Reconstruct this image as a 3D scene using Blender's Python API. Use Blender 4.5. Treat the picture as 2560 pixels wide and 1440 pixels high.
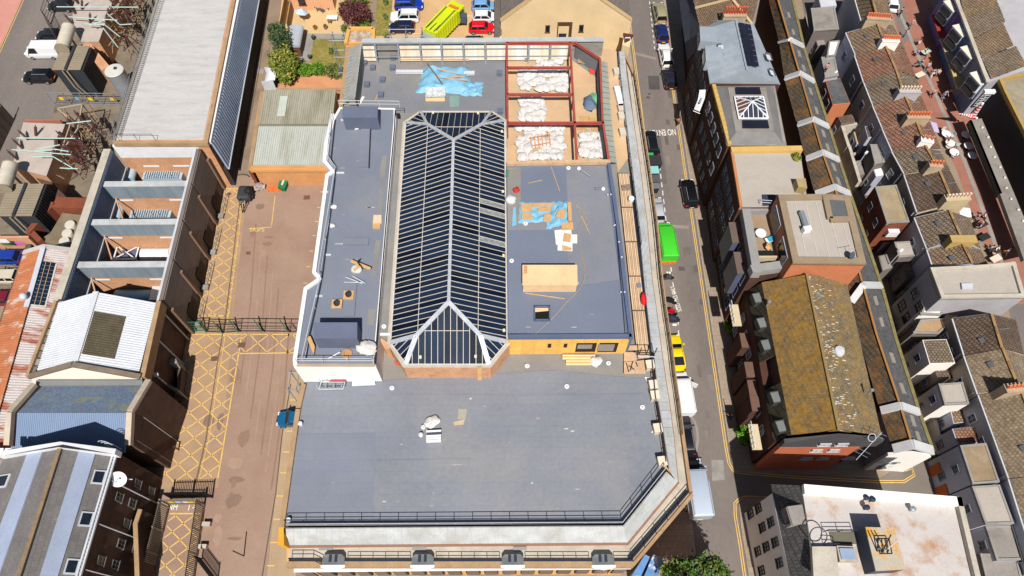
import bpy,bmesh,math,random
from mathutils import Vector,Matrix
from math import radians,sin,cos,pi,tan,atan2,hypot,sqrt
for o in list(bpy.data.objects):bpy.data.objects.remove(o)
S=bpy.context.scene;C=S.collection
R=random.Random(11)
F=1775.0;TH=radians(28.9);YAW=radians(-0.5);H=75.0
cd=bpy.data.cameras.new('camera');cam=bpy.data.objects.new('camera',cd);C.objects.link(cam)
cam.location=(0,0,H);cam.rotation_euler=(TH,0,YAW)
cd.sensor_width=36;cd.lens=F/2560*36;cd.clip_start=1;cd.clip_end=2000
S.camera=cam
EL=radians(54);AZ=radians(3.5)
sd=Vector((sin(AZ)*cos(EL),-cos(AZ)*cos(EL),sin(EL)))
w=bpy.data.worlds.new('World');S.world=w;w.use_nodes=True
nt=w.node_tree;nt.nodes.clear()
sk=nt.nodes.new('ShaderNodeTexSky');sk.sky_type='NISHITA';sk.sun_disc=False
sk.sun_elevation=EL;sk.sun_rotation=pi-AZ
bg=nt.nodes.new('ShaderNodeBackground');bg.inputs[1].default_value=0.05
ou=nt.nodes.new('ShaderNodeOutputWorld')
nt.links.new(sk.outputs[0],bg.inputs[0]);nt.links.new(bg.outputs[0],ou.inputs[0])
sl=bpy.data.lights.new('sun','SUN');sl.energy=5.0;sl.angle=radians(0.53);sl.color=(1,.95,.88)
so=bpy.data.objects.new('sun',sl);C.objects.link(so);so.rotation_euler=sd.to_track_quat('Z','Y').to_euler();so.location=sd*200
S.view_settings.view_transform='Standard';S.view_settings.look='None'
S.view_settings.exposure=0.3;S.view_settings.gamma=1;S.view_settings.use_curve_mapping=False
S.cycles.max_bounces=5
def W(px,py,z=0.0):
    """world point at height z that stands where the photograph shows it"""
    cx=(px-1280)/F;cy=(720-py)/F
    y=cy*cos(TH)+sin(TH);zz=cy*sin(TH)-cos(TH)
    x,y=cx*cos(YAW)-y*sin(YAW),cx*sin(YAW)+y*cos(YAW)
    t=(z-H)/zz
    return Vector((x*t,y*t,z))
def PX(pts,z):return [W(p[0],p[1],p[2] if len(p)>2 else z) for p in pts]
def lin(v):
    v /= 255
    return v/12.92 if v <= .04045 else ((v+.055)/1.055)**2.4
def col(r,g,b,k=.82):return (lin(r)*k,lin(g)*k,lin(b)*k,1)
WM={}
def tag(o,label=None,cat=None,group=None,kind=None):
    if label:o['label']=label
    if cat:o['category']=cat
    if group:o['group']=group
    if kind:o['kind']=kind
    return o
def thing(name,label,cat,loc=(0,0,0),group=None,rz=0):
    o=bpy.data.objects.new(name,None);C.objects.link(o);o.empty_display_size=.3
    o.location=loc;o.rotation_euler=(0,0,rz)
    WM[o]=Matrix.Translation(Vector(loc)) @ Matrix.Rotation(rz,4,'Z')
    return tag(o,label,cat,group)
def link(name,me,parent=None,local=False,loc=None,rz=0,rot=None,sc=None):
    o=bpy.data.objects.new(name,me);C.objects.link(o)
    b=Matrix.Identity(4)
    if loc is not None or rz or rot or sc:
        o.location=loc or (0,0,0);o.rotation_euler=rot or (0,0,rz)
        if sc:o.scale=sc if hasattr(sc,'__len__') else (sc,sc,sc)
        b=Matrix.LocRotScale(o.location,o.rotation_euler,o.scale)
    if parent:
        o.parent=parent
        if not local:o.matrix_parent_inverse=WM[parent].inverted();WM[o]=b
        else:WM[o]=WM[parent] @ b
    else:WM[o]=b
    return o
class M:
    def __init__(s):s.v=[];s.f=[];s.k=[];s.cur=0
    def vs(s,pts):
        n=len(s.v);s.v += [tuple(p) for p in pts];return n
    def face(s,pts):
        n=s.vs(pts);s.f.append(tuple(range(n,n+len(pts))));s.k.append(s.cur);return s
    def idx(s,fs):
        for f in fs:s.f.append(tuple(f));s.k.append(s.cur)
    def ext(s,top,zb):
        """solid under a polygon; zb a height or a list of bottom points"""
        k=len(top);n=s.vs(top)
        s.vs([(p[0],p[1],zb) for p in top] if not hasattr(zb,'__len__') else zb)
        s.idx([tuple(range(n,n+k)),tuple(range(n+2*k-1,n+k-1,-1))]+[(n+i,n+k+i,n+k+(i+1)%k,n+(i+1)%k) for i in range(k)])
        return s
    def plate(s,pts,t):
        a=[Vector(p) for p in pts];nn=Vector((0,0,0))
        for i in range(len(a)):
            p,q=a[i],a[(i+1)%len(a)]
            nn += Vector(((p.y-q.y)*(p.z+q.z),(p.z-q.z)*(p.x+q.x),(p.x-q.x)*(p.y+q.y)))
        nn.normalize()
        if nn.z<-1e-4:nn=-nn
        return s.ext(a,[p-nn*t for p in a])
    def box(s,c,d,rz=0,tilt=None):
        x,y,z=d[0]/2,d[1]/2,d[2]/2
        m=Matrix.Rotation(rz,3,'Z')
        if tilt:m=m @ Matrix.Rotation(tilt[0],3,'X') @ Matrix.Rotation(tilt[1],3,'Y')
        pts=[m @ Vector(p)+Vector(c) for p in ((-x,-y,-z),(x,-y,-z),(x,y,-z),(-x,y,-z),(-x,-y,z),(x,-y,z),(x,y,z),(-x,y,z))]
        n=s.vs(pts)
        s.idx([[n+i for i in f] for f in ((3,2,1,0),(4,5,6,7),(0,1,5,4),(1,2,6,5),(2,3,7,6),(3,0,4,7))]);return s
    def beam(s,p,q,a=.1,b=None):
        p=Vector(p);q=Vector(q);b=b or a;d=(q-p).normalized()
        u=d.cross(Vector((0,0,1)))
        if u.length<.01:u=Vector((1,0,0))
        u.normalize();v=u.cross(d).normalized()
        u *= a/2;v *= b/2
        n=s.vs([p-u-v,p+u-v,p+u+v,p-u+v,q-u-v,q+u-v,q+u+v,q-u+v])
        s.idx([[n+i for i in f] for f in ((0,1,2,3),(7,6,5,4),(0,4,5,1),(1,5,6,2),(2,6,7,3),(3,7,4,0))]);return s
    def ibeam(s,p,q,w_,h_):
        p=Vector(p);q=Vector(q);up=Vector((0,0,1))
        s.beam(p+up*h_*.42,q+up*h_*.42,w_,h_*.16);s.beam(p-up*h_*.42,q-up*h_*.42,w_,h_*.16);s.beam(p,q,w_*.25,h_*.9);return s
    def tube(s,p,q,r=.05,n=6,r2=None,cap=True):
        p=Vector(p);q=Vector(q);d=(q-p).normalized();r2=r if r2 is None else r2
        u=d.cross(Vector((0,0,1)))
        if u.length<.01:u=Vector((1,0,0))
        u.normalize();v=d.cross(u)
        k=s.vs([p+(u*cos(2*pi*i/n)+v*sin(2*pi*i/n))*r for i in range(n)]+[q+(u*cos(2*pi*i/n)+v*sin(2*pi*i/n))*r2 for i in range(n)])
        s.idx([(k+i,k+(i+1)%n,k+n+(i+1)%n,k+n+i) for i in range(n)])
        if cap:s.idx([tuple(range(k+n-1,k-1,-1)),tuple(range(k+n,k+2*n))])
        return s
    def pipe(s,pts,r=.04,n=6):
        for a,b in zip(pts,pts[1:]):s.tube(a,b,r,n)
        return s
    def lathe(s,c,prof,n=12,ax=None):
        """prof: list of (radius, height)"""
        c=Vector(c);m=Matrix.Identity(3) if ax is None else Vector((0,0,1)).rotation_difference(Vector(ax)).to_matrix()
        k=len(s.v)
        for r,h in prof:
            s.vs([c+m @ Vector((r*cos(2*pi*i/n),r*sin(2*pi*i/n),h)) for i in range(n)])
        for j in range(len(prof)-1):
            s.idx([(k+j*n+i,k+j*n+(i+1)%n,k+(j+1)*n+(i+1)%n,k+(j+1)*n+i) for i in range(n)])
        s.idx([tuple(range(k+n-1,k-1,-1)),tuple(range(k+(len(prof)-1)*n,k+len(prof)*n))]);return s
    def blob(s,c,r,n=10,m=6,jit=.0,rnd=None,flat=None):
        """lumpy ellipsoid"""
        k=len(s.v);rnd=rnd or R
        s.vs([(c[0],c[1],c[2]+r[2])])
        for j in range(1,m):
            for i in range(n):
                t=pi*j/m;a=2*pi*i/n;q=1+(rnd.random()-.5)*2*jit
                z=cos(t)*r[2]*q
                if flat is not None:z=max(z,flat)
                s.v.append((c[0]+sin(t)*cos(a)*r[0]*q,c[1]+sin(t)*sin(a)*r[1]*q,c[2]+z))
        s.v.append((c[0],c[1],c[2]+(flat if flat is not None else -r[2])))
        e=len(s.v)-1
        s.idx([(k,k+1+i,k+1+(i+1)%n) for i in range(n)])
        for j in range(m-2):
            b=k+1+j*n
            s.idx([(b+i,b+n+i,b+n+(i+1)%n,b+(i+1)%n) for i in range(n)])
        b=k+1+(m-2)*n
        s.idx([(b+i,e,b+(i+1)%n) for i in range(n)]);return s
    def loft(s,rings,cap=True):
        k=len(s.v);n=len(rings[0])
        for r in rings:s.vs(r)
        for j in range(len(rings)-1):
            s.idx([(k+j*n+i,k+j*n+(i+1)%n,k+(j+1)*n+(i+1)%n,k+(j+1)*n+i) for i in range(n)])
        if cap:s.idx([tuple(range(k+n-1,k-1,-1)),tuple(range(k+(len(rings)-1)*n,k+len(rings)*n))])
        return s
    def corr(s,p0,p1,p2,p3,n,amp,t=.05):
        """corrugated sheet: ribs run from edge p0p1 to edge p3p2"""
        p0,p1,p2,p3=map(Vector,(p0,p1,p2,p3));nn=(p1-p0).cross(p3-p0).normalized()
        if nn.z<0:nn=-nn
        k=len(s.v);c=0
        for i in range(n):
            for f,h in ((0,0),(.3,0),(.45,1),(.85,1)):
                q=(i+f)/n
                s.vs([p0.lerp(p1,q)+nn*amp*h,p3.lerp(p2,q)+nn*amp*h]);c += 1
        s.vs([p1,p2]);c += 1
        s.idx([(k+2*i,k+2*i+2,k+2*i+3,k+2*i+1) for i in range(c-1)])
        return s.plate([p0-nn*.02,p1-nn*.02,p2-nn*.02,p3-nn*.02],t)
    def mesh(s,name,mats=None,smooth=0,fix=True):
        me=bpy.data.meshes.new(name);me.from_pydata(s.v,[],s.f)
        if mats:
            for m in (mats if isinstance(mats,(list,tuple)) else [mats]):me.materials.append(m)
        if any(s.k):me.polygons.foreach_set('material_index',s.k)
        if fix:
            b=bmesh.new();b.from_mesh(me);bmesh.ops.recalc_face_normals(b,faces=b.faces);b.to_mesh(me);b.free()
        if smooth:
            me.polygons.foreach_set('use_smooth',[True]*len(me.polygons));me.set_sharp_from_angle(angle=radians(smooth))
        me.update();return me
    def obj(s,name,mat,parent=None,local=False,smooth=0,fix=True,**k):
        return link(name,s.mesh(name,mat,smooth,fix),parent,local,**k)
def part(name,mat,parent,fn,**k):
    m=M();fn(m);return m.obj(name,mat,parent,**k)
def single(name,label,cat,mat,m,group=None,**k):
    return tag(m.obj(name,mat,None,**k),label,cat,group)
def struct(name,mat,m,**k):return tag(m.obj(name,mat,None,**k),kind='structure')
def copy_tree(o,parent=None,paint=None,swap=None):
    c=o.copy();C.objects.link(c);c.parent=parent
    if c.data is not None and paint:
        for i,s_ in enumerate(o.material_slots):
            if s_.material and s_.material.name in paint:
                c.material_slots[i].link='OBJECT';c.material_slots[i].material=paint[s_.material.name]
    for ch in o.children:copy_tree(ch,c,paint)
    return c
def remove_tree(o):
    for ch in list(o.children):remove_tree(ch)
    bpy.data.objects.remove(o)
def mt(name,c,rough=.85,var=.16,sc=.35,c2=None,amt=.45,sc2=.15,pat=None,metal=0,spec=.3,bump=0,bsc=8,fine=.08,fsc=6,stretch=None,soft=.12):
    m=bpy.data.materials.new(name);m.use_nodes=True;t=m.node_tree;N=t.nodes;L=t.links
    b=N['Principled BSDF'];b.inputs['Roughness'].default_value=rough;b.inputs['Metallic'].default_value=metal
    b.inputs['Specular IOR Level'].default_value=spec
    tc=N.new('ShaderNodeTexCoord');mp=N.new('ShaderNodeMapping');L.new(tc.outputs['Object'],mp.inputs[0])
    if stretch:mp.inputs['Scale'].default_value=stretch
    def noise(s_,d=4,rgh=.6):
        n=N.new('ShaderNodeTexNoise');n.inputs['Scale'].default_value=s_;n.inputs['Detail'].default_value=d;n.inputs['Roughness'].default_value=rgh
        L.new(mp.outputs[0],n.inputs[0]);return n.outputs[0]
    def ramp(x,a,bb):
        r=N.new('ShaderNodeMapRange');r.inputs[1].default_value=a;r.inputs[2].default_value=bb;L.new(x,r.inputs[0]);return r.outputs[0]
    def mix(fac,A,B,mode='MIX'):
        x=N.new('ShaderNodeMix');x.data_type='RGBA';x.blend_type=mode
        for i,v in ((0,fac),(6,A),(7,B)):
            if isinstance(v,(int,float)):x.inputs[i].default_value=v
            elif isinstance(v,tuple):x.inputs[i].default_value=v
            else:L.new(v,x.inputs[i])
        return x.outputs[2]
    base=c
    if pat and pat[0]=='brick':
        mp2=N.new('ShaderNodeMapping');mp2.inputs['Rotation'].default_value=(0,0,pat[4]);L.new(tc.outputs['Object'],mp2.inputs[0])
        br=N.new('ShaderNodeTexBrick');br.inputs['Scale'].default_value=1;br.inputs['Brick Width'].default_value=pat[1];br.inputs['Row Height'].default_value=pat[2]
        br.inputs['Mortar Size'].default_value=pat[3];br.inputs['Color1'].default_value=c;br.inputs['Color2'].default_value=pat[5];br.inputs['Mortar'].default_value=pat[6]
        br.inputs['Bias'].default_value=-.1;L.new(mp2.outputs[0],br.inputs[0]);base=br.outputs[0]
    lo=tuple(1-var for i in range(3))+(1,);hi=tuple(1+var for i in range(3))+(1,)
    v1=mix(ramp(noise(sc),.3,.7),lo,hi)
    cc=mix(1.0,base,v1,'MULTIPLY')
    if c2:
        cc=mix(ramp(noise(sc2,6,.65),1-amt-soft+.02,1-amt+soft+.02),cc,c2)
    if fine:
        fl=tuple(1-fine for i in range(3))+(1,);fh=tuple(1+fine for i in range(3))+(1,)
        cc=mix(1.0,cc,mix(ramp(noise(fsc,3,.7),.3,.7),fl,fh),'MULTIPLY')
    L.new(cc,b.inputs['Base Color'])
    if bump:
        bp=N.new('ShaderNodeBump');bp.inputs['Strength'].default_value=bump;bp.inputs['Distance'].default_value=.05
        L.new(noise(bsc,3),bp.inputs['Height']);L.new(bp.outputs[0],b.inputs['Normal'])
    return m
def glass(name,c,rough=.12,spec=.5,var=.2,sc=.5):
    return mt(name,c,rough,var,sc,spec=spec,fine=.1)
MT={}
def flat(r,g,b,rough=.7,metal=0,spec=.3,var=.08):
    k=(r,g,b,rough,metal)
    if k not in MT:MT[k]=mt('paint_%d_%d_%d'%(r,g,b),col(r,g,b),rough,var,.8,metal=metal,spec=spec,fine=.05)
    return MT[k]
def lichen(name,c,c2,rot,lc=(150,105,30),amt=.5,w_=.3,h_=.33,mort=(40,38,36),sc2=.35,soft=.1):
    return mt(name,c,.9,.18,.4,col(*lc),amt,sc2,('brick',w_,h_,.03,rot,c2,col(*mort)),fine=.3,fsc=2.6,soft=soft)
LAP=lambda r,g,b:('brick',9,1.05,.03,0,col(r-3,g-3,b-2),col(r-6,g-6,b-6))
m_mem=mt('roof_membrane',col(132,136,144),.62,.1,.12,col(148,147,146),.36,.09,LAP(132,136,147),fine=.07,fsc=2.5,soft=.14)
m_memb=mt('roof_membrane_blue',col(127,132,144),.6,.08,.2,col(146,144,142),.3,.12,LAP(128,133,147),fine=.06)
m_memd=mt('roof_membrane_dusty',col(140,137,132),.75,.12,.25,col(120,124,136),.4,.12,fine=.08,soft=.15)
m_memk=mt('membrane_upstand',col(92,104,130),.6,.08)
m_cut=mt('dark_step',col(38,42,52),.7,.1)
m_zinc=mt('zinc_sheet',col(194,197,198),.55,.14,.6,col(172,170,162),.4,.5,metal=.1,fine=.07)
m_zincd=mt('zinc_weathered',col(176,186,184),.55,.14,.8,col(200,200,190),.4,.6,fine=.1)
m_conc=mt('concrete_pale',col(190,182,168),.9,.14,.5,col(150,140,122),.35,.3,fine=.1)
m_conc2=mt('concrete_grey',col(150,146,140),.9,.14,.5,col(110,104,96),.35,.4,fine=.12)
m_floor=mt('screed_floor',col(205,172,135),.9,.1,.3,col(186,160,130),.4,.2,fine=.06)
m_cop=mt('coping_stone',col(172,142,108),.85,.14,.7,col(140,118,92),.35,.8,fine=.1)
m_ochre=mt('ochre_render',col(226,172,104),.85,.1,.4,col(190,140,84),.3,.5,fine=.06)
m_sand=mt('sand_brick_wall',col(230,204,160),.9,.08,.3,col(210,176,124),.3,.35,fine=.07)
m_white=mt('white_render',col(236,232,226,.9),.8,.05,.4,fine=.03)
m_whp=flat(232,234,238,.5)
m_steelr=mt('red_oxide_steel',col(164,80,70),.6,.14,1.2,col(110,48,44),.3,1.5)
m_steel=mt('galvanised_steel',col(170,178,188),.45,.1,1,metal=.5)
m_rail=mt('dark_rail',col(44,52,70),.5,.1)
m_raill=mt('light_rail',col(200,204,210),.5,.1)
m_glzs=[glass('roof_glazing_b',col(28,42,62),.45,.05,.3,.4),glass('roof_glazing_c',col(18,26,42),.45,.04,.3,.4),glass('roof_glazing_d',col(32,42,54),.5,.05,.4,.6)]
m_glz=glass('roof_glazing',col(32,46,68),.45,.04,.25,.3)
m_glzo=mt('obscure_glazing',col(140,144,142),.5,.3,3,fine=.3,fsc=8)
m_win=glass('window_glass',col(30,36,48),.1,.6,.4,1)
m_bar=mt('glazing_bar',col(206,200,190),.6,.08,1)
m_brick=mt('red_brick',col(204,156,120),.9,.1,.5,col(184,134,98),.4,.8,fine=.16,fsc=5)
m_brickd=mt('dark_brick',col(90,68,56),.95,.2,.6,col(64,50,44),.4,.7,fine=.2)
m_brickm=mt('maroon_brick',col(132,72,52),.92,.16,.6,fine=.15)
m_ply=mt('plywood',col(230,196,152),.8,.08,.5,col(214,176,128),.35,.8,fine=.08)
m_osb=mt('timber_board',col(240,192,102),.8,.1,.6,col(222,170,84),.4,1,('brick',1.2,2.4,.015,0,col(232,180,96),col(200,150,80)),fine=.1)
m_plank=mt('scaffold_plank',col(206,172,136),.85,.12,.9,col(176,146,116),.4,1.2,fine=.12)
m_wood=mt('raw_timber',col(208,168,112),.8,.14,1,fine=.1)
m_card=mt('cardboard',col(204,162,112),.85,.1,1.5)
m_tarp=mt('blue_tarpaulin',col(126,180,208),.55,.16,1.2,bump=.7,bsc=1.8,spec=.25)
m_poly=mt('white_polythene',col(228,225,222,.7),.6,.1,2,col(190,176,160),.22,2.6,bump=.9,bsc=4,soft=.05)
m_scr=mt('litter_white',col(232,230,226),.7,.1,2)
m_black=mt('black_rubber',col(26,27,30),.7,.2,3)
m_asph=mt('asphalt',col(118,110,106),.92,.1,.25,col(138,128,120),.42,.12,fine=.08,fsc=4,stretch=(1,.35,1),soft=.2)
m_pave=mt('pavement_slabs',col(160,144,128),.92,.1,.4,col(138,122,108),.35,.25,('brick',.6,.6,.015,0,col(154,138,122),col(128,114,100)),fine=.07)
m_yard=mt('red_brown_tarmac',col(154,126,110),.92,.1,.2,col(170,146,128),.42,.12,fine=.07,fsc=4,soft=.2)
m_lane=mt('lane_concrete',col(146,126,108),.92,.12,.3,col(120,104,90),.4,.2,fine=.1)
m_ground=mt('ground_earth',col(150,132,112),.95,.12,.2,fine=.1)
m_yel=mt('yellow_line_paint',col(222,184,104),.8,.12,1.2,col(182,150,112),.32,.9,fine=.1)
m_wht=mt('white_line_paint',col(226,222,214),.8,.1,1.5,col(170,162,154),.25,1.6)
m_kerb=mt('kerb_stone',col(160,148,134),.9,.12,.8)
m_tan=mt('tan_paving',col(206,168,122),.9,.08,.3,col(190,152,108),.4,.2,fine=.06)
m_redpav=mt('red_brick_paving',col(160,110,94),.9,.1,.5,col(142,96,82),.4,.4,fine=.12)
m_grass=mt('lawn_soil',col(140,128,66),.95,.2,.4,col(112,110,48),.45,.5,fine=.3,fsc=3)
def stone(r,g,b,n,**k):return mt(n,col(r,g,b),.9,.12,.5,fine=.1,**k)
# ================================================================ the ground
def sheet(name,mat,pts,z=.01,parent=None):
    m=M();m.face([W(p[0],p[1],0)+Vector((0,0,z)) for p in pts])
    return struct(name,mat,m,fix=False) if parent is None else m.obj(name,mat,parent,fix=False)
def strip(m,pts,wd,z=None):
    """flat band along a polyline"""
    pts=[Vector(p) for p in pts]
    L_,R_=[],[]
    for i,p in enumerate(pts):
        d=(pts[min(i+1,len(pts)-1)]-pts[max(i-1,0)]);d.z=0;d.normalize();n=Vector((-d.y,d.x,0))*wd/2
        L_.append(p+n);R_.append(p-n)
    for i in range(len(pts)-1):m.face([R_[i],R_[i+1],L_[i+1],L_[i]])
    return m
def mark(name,mat,pts,wd,parent,z=.03,px=True,h=0):
    m=M();P=[W(p[0],p[1],h) for p in pts] if px else [Vector((p[0],p[1],h)) for p in pts]
    strip(m,[p+Vector((0,0,z)) for p in P],wd)
    return m.obj(name,mat,parent,fix=False)
def clipseg(p,d,poly):
    """clip the line p+t*d to a convex polygon"""
    t0,t1=-1e9,1e9;n=len(poly)
    A=sum(poly[i][0]*poly[(i+1)%n][1]-poly[(i+1)%n][0]*poly[i][1] for i in range(n))
    s_=1 if A>0 else -1
    for i in range(n):
        a,b=poly[i],poly[(i+1)%n];ex,ey=b[0]-a[0],b[1]-a[1]
        nx,ny=-ey*s_,ex*s_
        den=nx*d[0]+ny*d[1];num=nx*(p[0]-a[0])+ny*(p[1]-a[1])
        if abs(den)<1e-9:
            if num<0:return None
            continue
        t=-num/den
        if den>0:t0=max(t0,t)
        else:t1=min(t1,t)
    return (t0,t1) if t1-t0>.25 else None
def hatch(poly_px,per,dirs,parent,wd=.11,z=.03,border=()):
    poly=[W(p[0],p[1]) for p in poly_px]
    ys=[p.y for p in poly];x0=sum(p.x for p in poly)/len(poly)
    for d in dirs:
        y=min(ys)-14
        while y<max(ys)+14:
            c=clipseg((x0,y),d,poly)
            if c:
                a=(x0+d[0]*c[0],y+d[1]*c[0]);b=(x0+d[0]*c[1],y+d[1]*c[1])
                mark('hatch_line',m_yel,[a,b],wd,parent,z,False)
            y += per
    for b in border:mark('border_line',m_yel,b,.14,parent,z)
m=M();m.face([(-420,-300,0),(420,-300,0),(420,520,0),(-420,520,0)]);struct('ground',m_ground,m,fix=False)
yard=sheet('yard',m_yard,[(548,440),(840,425),(770,1560),(300,1560),(395,1210),(440,880)],.010)
lane=sheet('lane',m_lane,[(648,-90),(716,-90),(690,120),(640,330),(630,440),(548,440),(566,360)],.012)
sheet('yard_edge',mt('yard_edge_concrete',col(176,152,122),.9,.1,.4,col(160,134,104),.4,.3),[(722,930),(760,930),(735,1560),(655,1560)],.016,yard)
sheet('hatched_lane',mt('hatched_lane_concrete',col(172,142,114),.92,.1,.35,col(150,124,100),.4,.2,fine=.08),[(533,468),(619,468),(583,790),(545,1220),(385,1220),(450,830)],.014,yard)
D2=((1.18,1),(-1.18,1))
hatch([(531,472),(614,472),(573,792),(462,792)],1.72,D2,yard,border=[[(538,472),(612,472)],[(470,790),(572,790)]])
hatch([(455,838),(605,836),(545,1190),(405,1212)],1.9,D2,yard,border=[[(605,836),(545,1195)],[(455,836),(745,836)],[(597,884),(740,882)]])
hatch([(605,836),(743,836),(738,882),(598,882)],2.35,((1.05,1),(-1.05,1)),yard)
hatch([(425,1285),(500,1285),(478,1445),(385,1445)],1.6,D2,yard,border=[[(425,1284),(502,1284)]])
dr=mark('drain_channel',mt('drain_grate',col(116,94,76),.8,.2,2),[(600,500),(565,790),(545,900),(515,1100),(489,1210)],.13,yard,.035)
for dx in (-4,4):mark('kerb_line',m_yel if dx>0 else m_lane,[(604+dx*.8,500),(567+dx,790),(518+dx,1100),(491+dx,1208)],.07,yard,.033)
for a in ([(688,490),(679,565)],[(679,568),(622,572)]):mark('bay_line',m_yel,a,.1,yard)
for y in (480,519,554,589,628,667,708):mark('bay_tick',m_yel,[(808-(y-480)*.18-8,y),(808-(y-480)*.18+2,y)],.1,yard)
for y in (1000,1078,1130,1182,1240,1298,1356,1414):mark('bay_tick',m_yel,[(726-(y-1000)*.14,y),(744-(y-1000)*.14,y)],.13,yard)
mark('edge_gully',mt('gully_dark',col(96,84,78),.9),[(727,960),(705,1090),(690,1230),(655,1445)],.12,yard,.03)
def manhole(px,py,wd,parent,c=(110,84,70)):
    mm=M();p=W(px,py);mm.box((p.x,p.y,.03),(wd,wd*.8,.03),.02);return mm.obj('manhole_cover',flat(*c,.9),parent)
for a in ((767,494,.8),(621,633,.5),(604,863,.8),(536,897,.7),(445,1008,.6),(573,485,.5)):manhole(*a,yard)
for p in ([(668,-20),(640,175),(600,370)],[(676,-20),(648,175),(612,370)]):mark('lane_joint',mt('lane_joint_dark',col(106,88,74),.9,.2,1),p,.14,lane)
sheet('lane_patch',m_conc2,[(618,172),(660,172),(658,184),(615,184)],.02,lane)
def kr(y):return 1690+(y-222)*.148
def kl(y):return 1577+(y-130)*.130
ys=[-90,0,130,260,400,560,720,880,1040,1160]
road=sheet('road',m_asph,[(kl(y)-30,y) for y in ys]+[(kl(1300),1300),(kl(1560),1560),(kr(1560)+20,1560),(kr(1300)+10,1300)]+[(kr(y),y) for y in reversed(ys)],.008)
sheet('side_street',mt('asphalt_side',col(124,116,108),.92,.1,.3,fine=.08),[(1826,1165),(1870,1180),(2060,1195),(2200,1195),(2240,1170),(2330,1150),(2345,1100),(2420,1260),(2400,1290),(1900,1252),(1846,1250)],.009)
def pave(name,pts,z=.12):
    m=M();m.ext([W(p[0],p[1],0)+Vector((0,0,z)) for p in pts],0.0)
    return struct(name,m_pave,m)
pvr=pave('pavement_street_side',[(kr(y),y) for y in ys]+[(1836,1172),(1850,1180),(2190,1196),(2190,1100),(1900,1100),(1900,700),(1840,400),(1790,100),(1740,-90)])
pvl=pave('pavement_hall_side',[(kl(y),y) for y in ys]+[(kl(1300),1300),(kl(1560),1560),(1500,1560),(1480,1300),(1500,600),(1500,60),(1540,-90)])
pvs=pave('pavement_white_corner',[(1846,1260),(1860,1247),(1880,1244),(2440,1300),(2440,1560),(1890,1560),(1853,1330)])
pve=pave('pavement_alley',[(2345,1060),(2420,1260),(2450,1250),(2330,900),(2290,760),(2300,900)],.1)
def double(pts,parent,gap=.22,h=0):
    for o in (-gap/2,gap/2):
        P=[W(p[0],p[1]) for p in pts];q=[]
        for i,p in enumerate(P):
            d=(P[min(i+1,len(P)-1)]-P[max(i-1,0)]);d.normalize();q.append((p.x-d.y*o,p.y+d.x*o))
        mark('yellow_line',m_yel,q,.1,parent,.03,False)
double([(kr(y)-8,y) for y in (222,320,440,560,720,880,1040,1120)]+[(1822,1158),(1832,1175),(1846,1181),(1900,1186),(2000,1194),(2190,1204),(2260,1204),(2285,1188),(2280,1170),(2262,1176)],road)
double([(kl(y)+7,y) for y in (-60,60,130,220,325)],road)
double([(1926,1246),(1870,1243),(1850,1246),(1837,1258),(1838,1290),(1850,1360),(1862,1445)],road)
for y in range(4,120,14):mark('bay_dash',m_wht,[(1623+y*.11,y),(1624+y*.11,y+7)],.12,road)
for y in range(372,660,21):mark('bay_dash',m_wht,[(1643+(y-365)*.118,y),(1644.4+(y-365)*.118,y+12)],.12,road)
for y in range(668,812,19):mark('bay_dash',m_wht,[(1676+(y-660)*.13,y),(1677.5+(y-660)*.13,y+11)],.12,road)
for y in range(826,940,22):mark('bay_dash',m_wht,[(1694+(y-810)*.11,y),(1695.4+(y-810)*.11,y+13)],.12,road)
for a in ([(1652,682),(1656,682)],[(1666,682),(1677,682)],[(1681,812),(1692,812)]):mark('bay_end',m_wht,a,.3,road)
for p in ([(1585,133),(1640,147)],[(1680,566),(1722,568)]):mark('trench_patch',mt('trench_patch%d'%p[0][0],col(146,134,124),.9),p,.5,road,.02)
sheet('asphalt_patch',m_conc2,[(1778,1150),(1808,1150),(1812,1200),(1780,1202)],.02,road)
sheet('asphalt_patch',mt('tar_patch',col(84,80,80),.9),[(1620,190),(1648,190),(1650,224),(1622,224)],.02,road)
sheet('asphalt_strip',mt('tar_strip',col(104,98,96),.9,.1,.4),[(1600,330),(1650,330),(1668,460),(1622,460)],.018,road)
m=M();P=[W(1720+24*cos(a)*(.6 if cos(a)<0 else 1),1095+56*sin(a))+Vector((0,0,.024)) for a in [radians(x) for x in range(-80,85,10)]];strip(m,P,.25);m.obj('tyre_arc',mt('tyre_arc',col(150,142,136),.9),road,fix=False)
for a in ((1704,672,.7),(1620,244,.5),(1623,235,.4)):manhole(*a,road,(92,84,80))
def text(body,px,py,ang,size,mat,parent,z=.035,h=0,sx=1,mirror=False,origin=None,name='lettering',rot=None):
    cu=bpy.data.curves.new('t','FONT');cu.body=body;cu.size=size;cu.align_x='CENTER';cu.align_y='CENTER';cu.offset=size*.012
    t=bpy.data.objects.new('t',cu);C.objects.link(t)
    me=bpy.data.meshes.new_from_object(t.evaluated_get(bpy.context.evaluated_depsgraph_get()));bpy.data.objects.remove(t)
    me.materials.clear();me.materials.append(mat)
    p=origin or (W(px,py,h)+Vector((0,0,z)))
    return link(name,me,parent,loc=tuple(p),rot=rot or (0,0,ang),sc=(sx,1,1))
text('NO ENTRY',1656,331,pi+.05,1.5,m_wht,road,sx=.5)
text('SOLO M/CS ONLY',1690,747,radians(99),.72,m_wht,road,sx=.6)
text('SKIPS',643,575,0,.8,m_yel,yard)
text('NH     1 4',455,1268,-.04,1.0,m_wht,yard,sx=.7)
tl=sheet('street_top_left',m_asph,[(40,-90),(200,-90),(130,300),(40,420),(-120,420),(-120,200)],.008)
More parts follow.
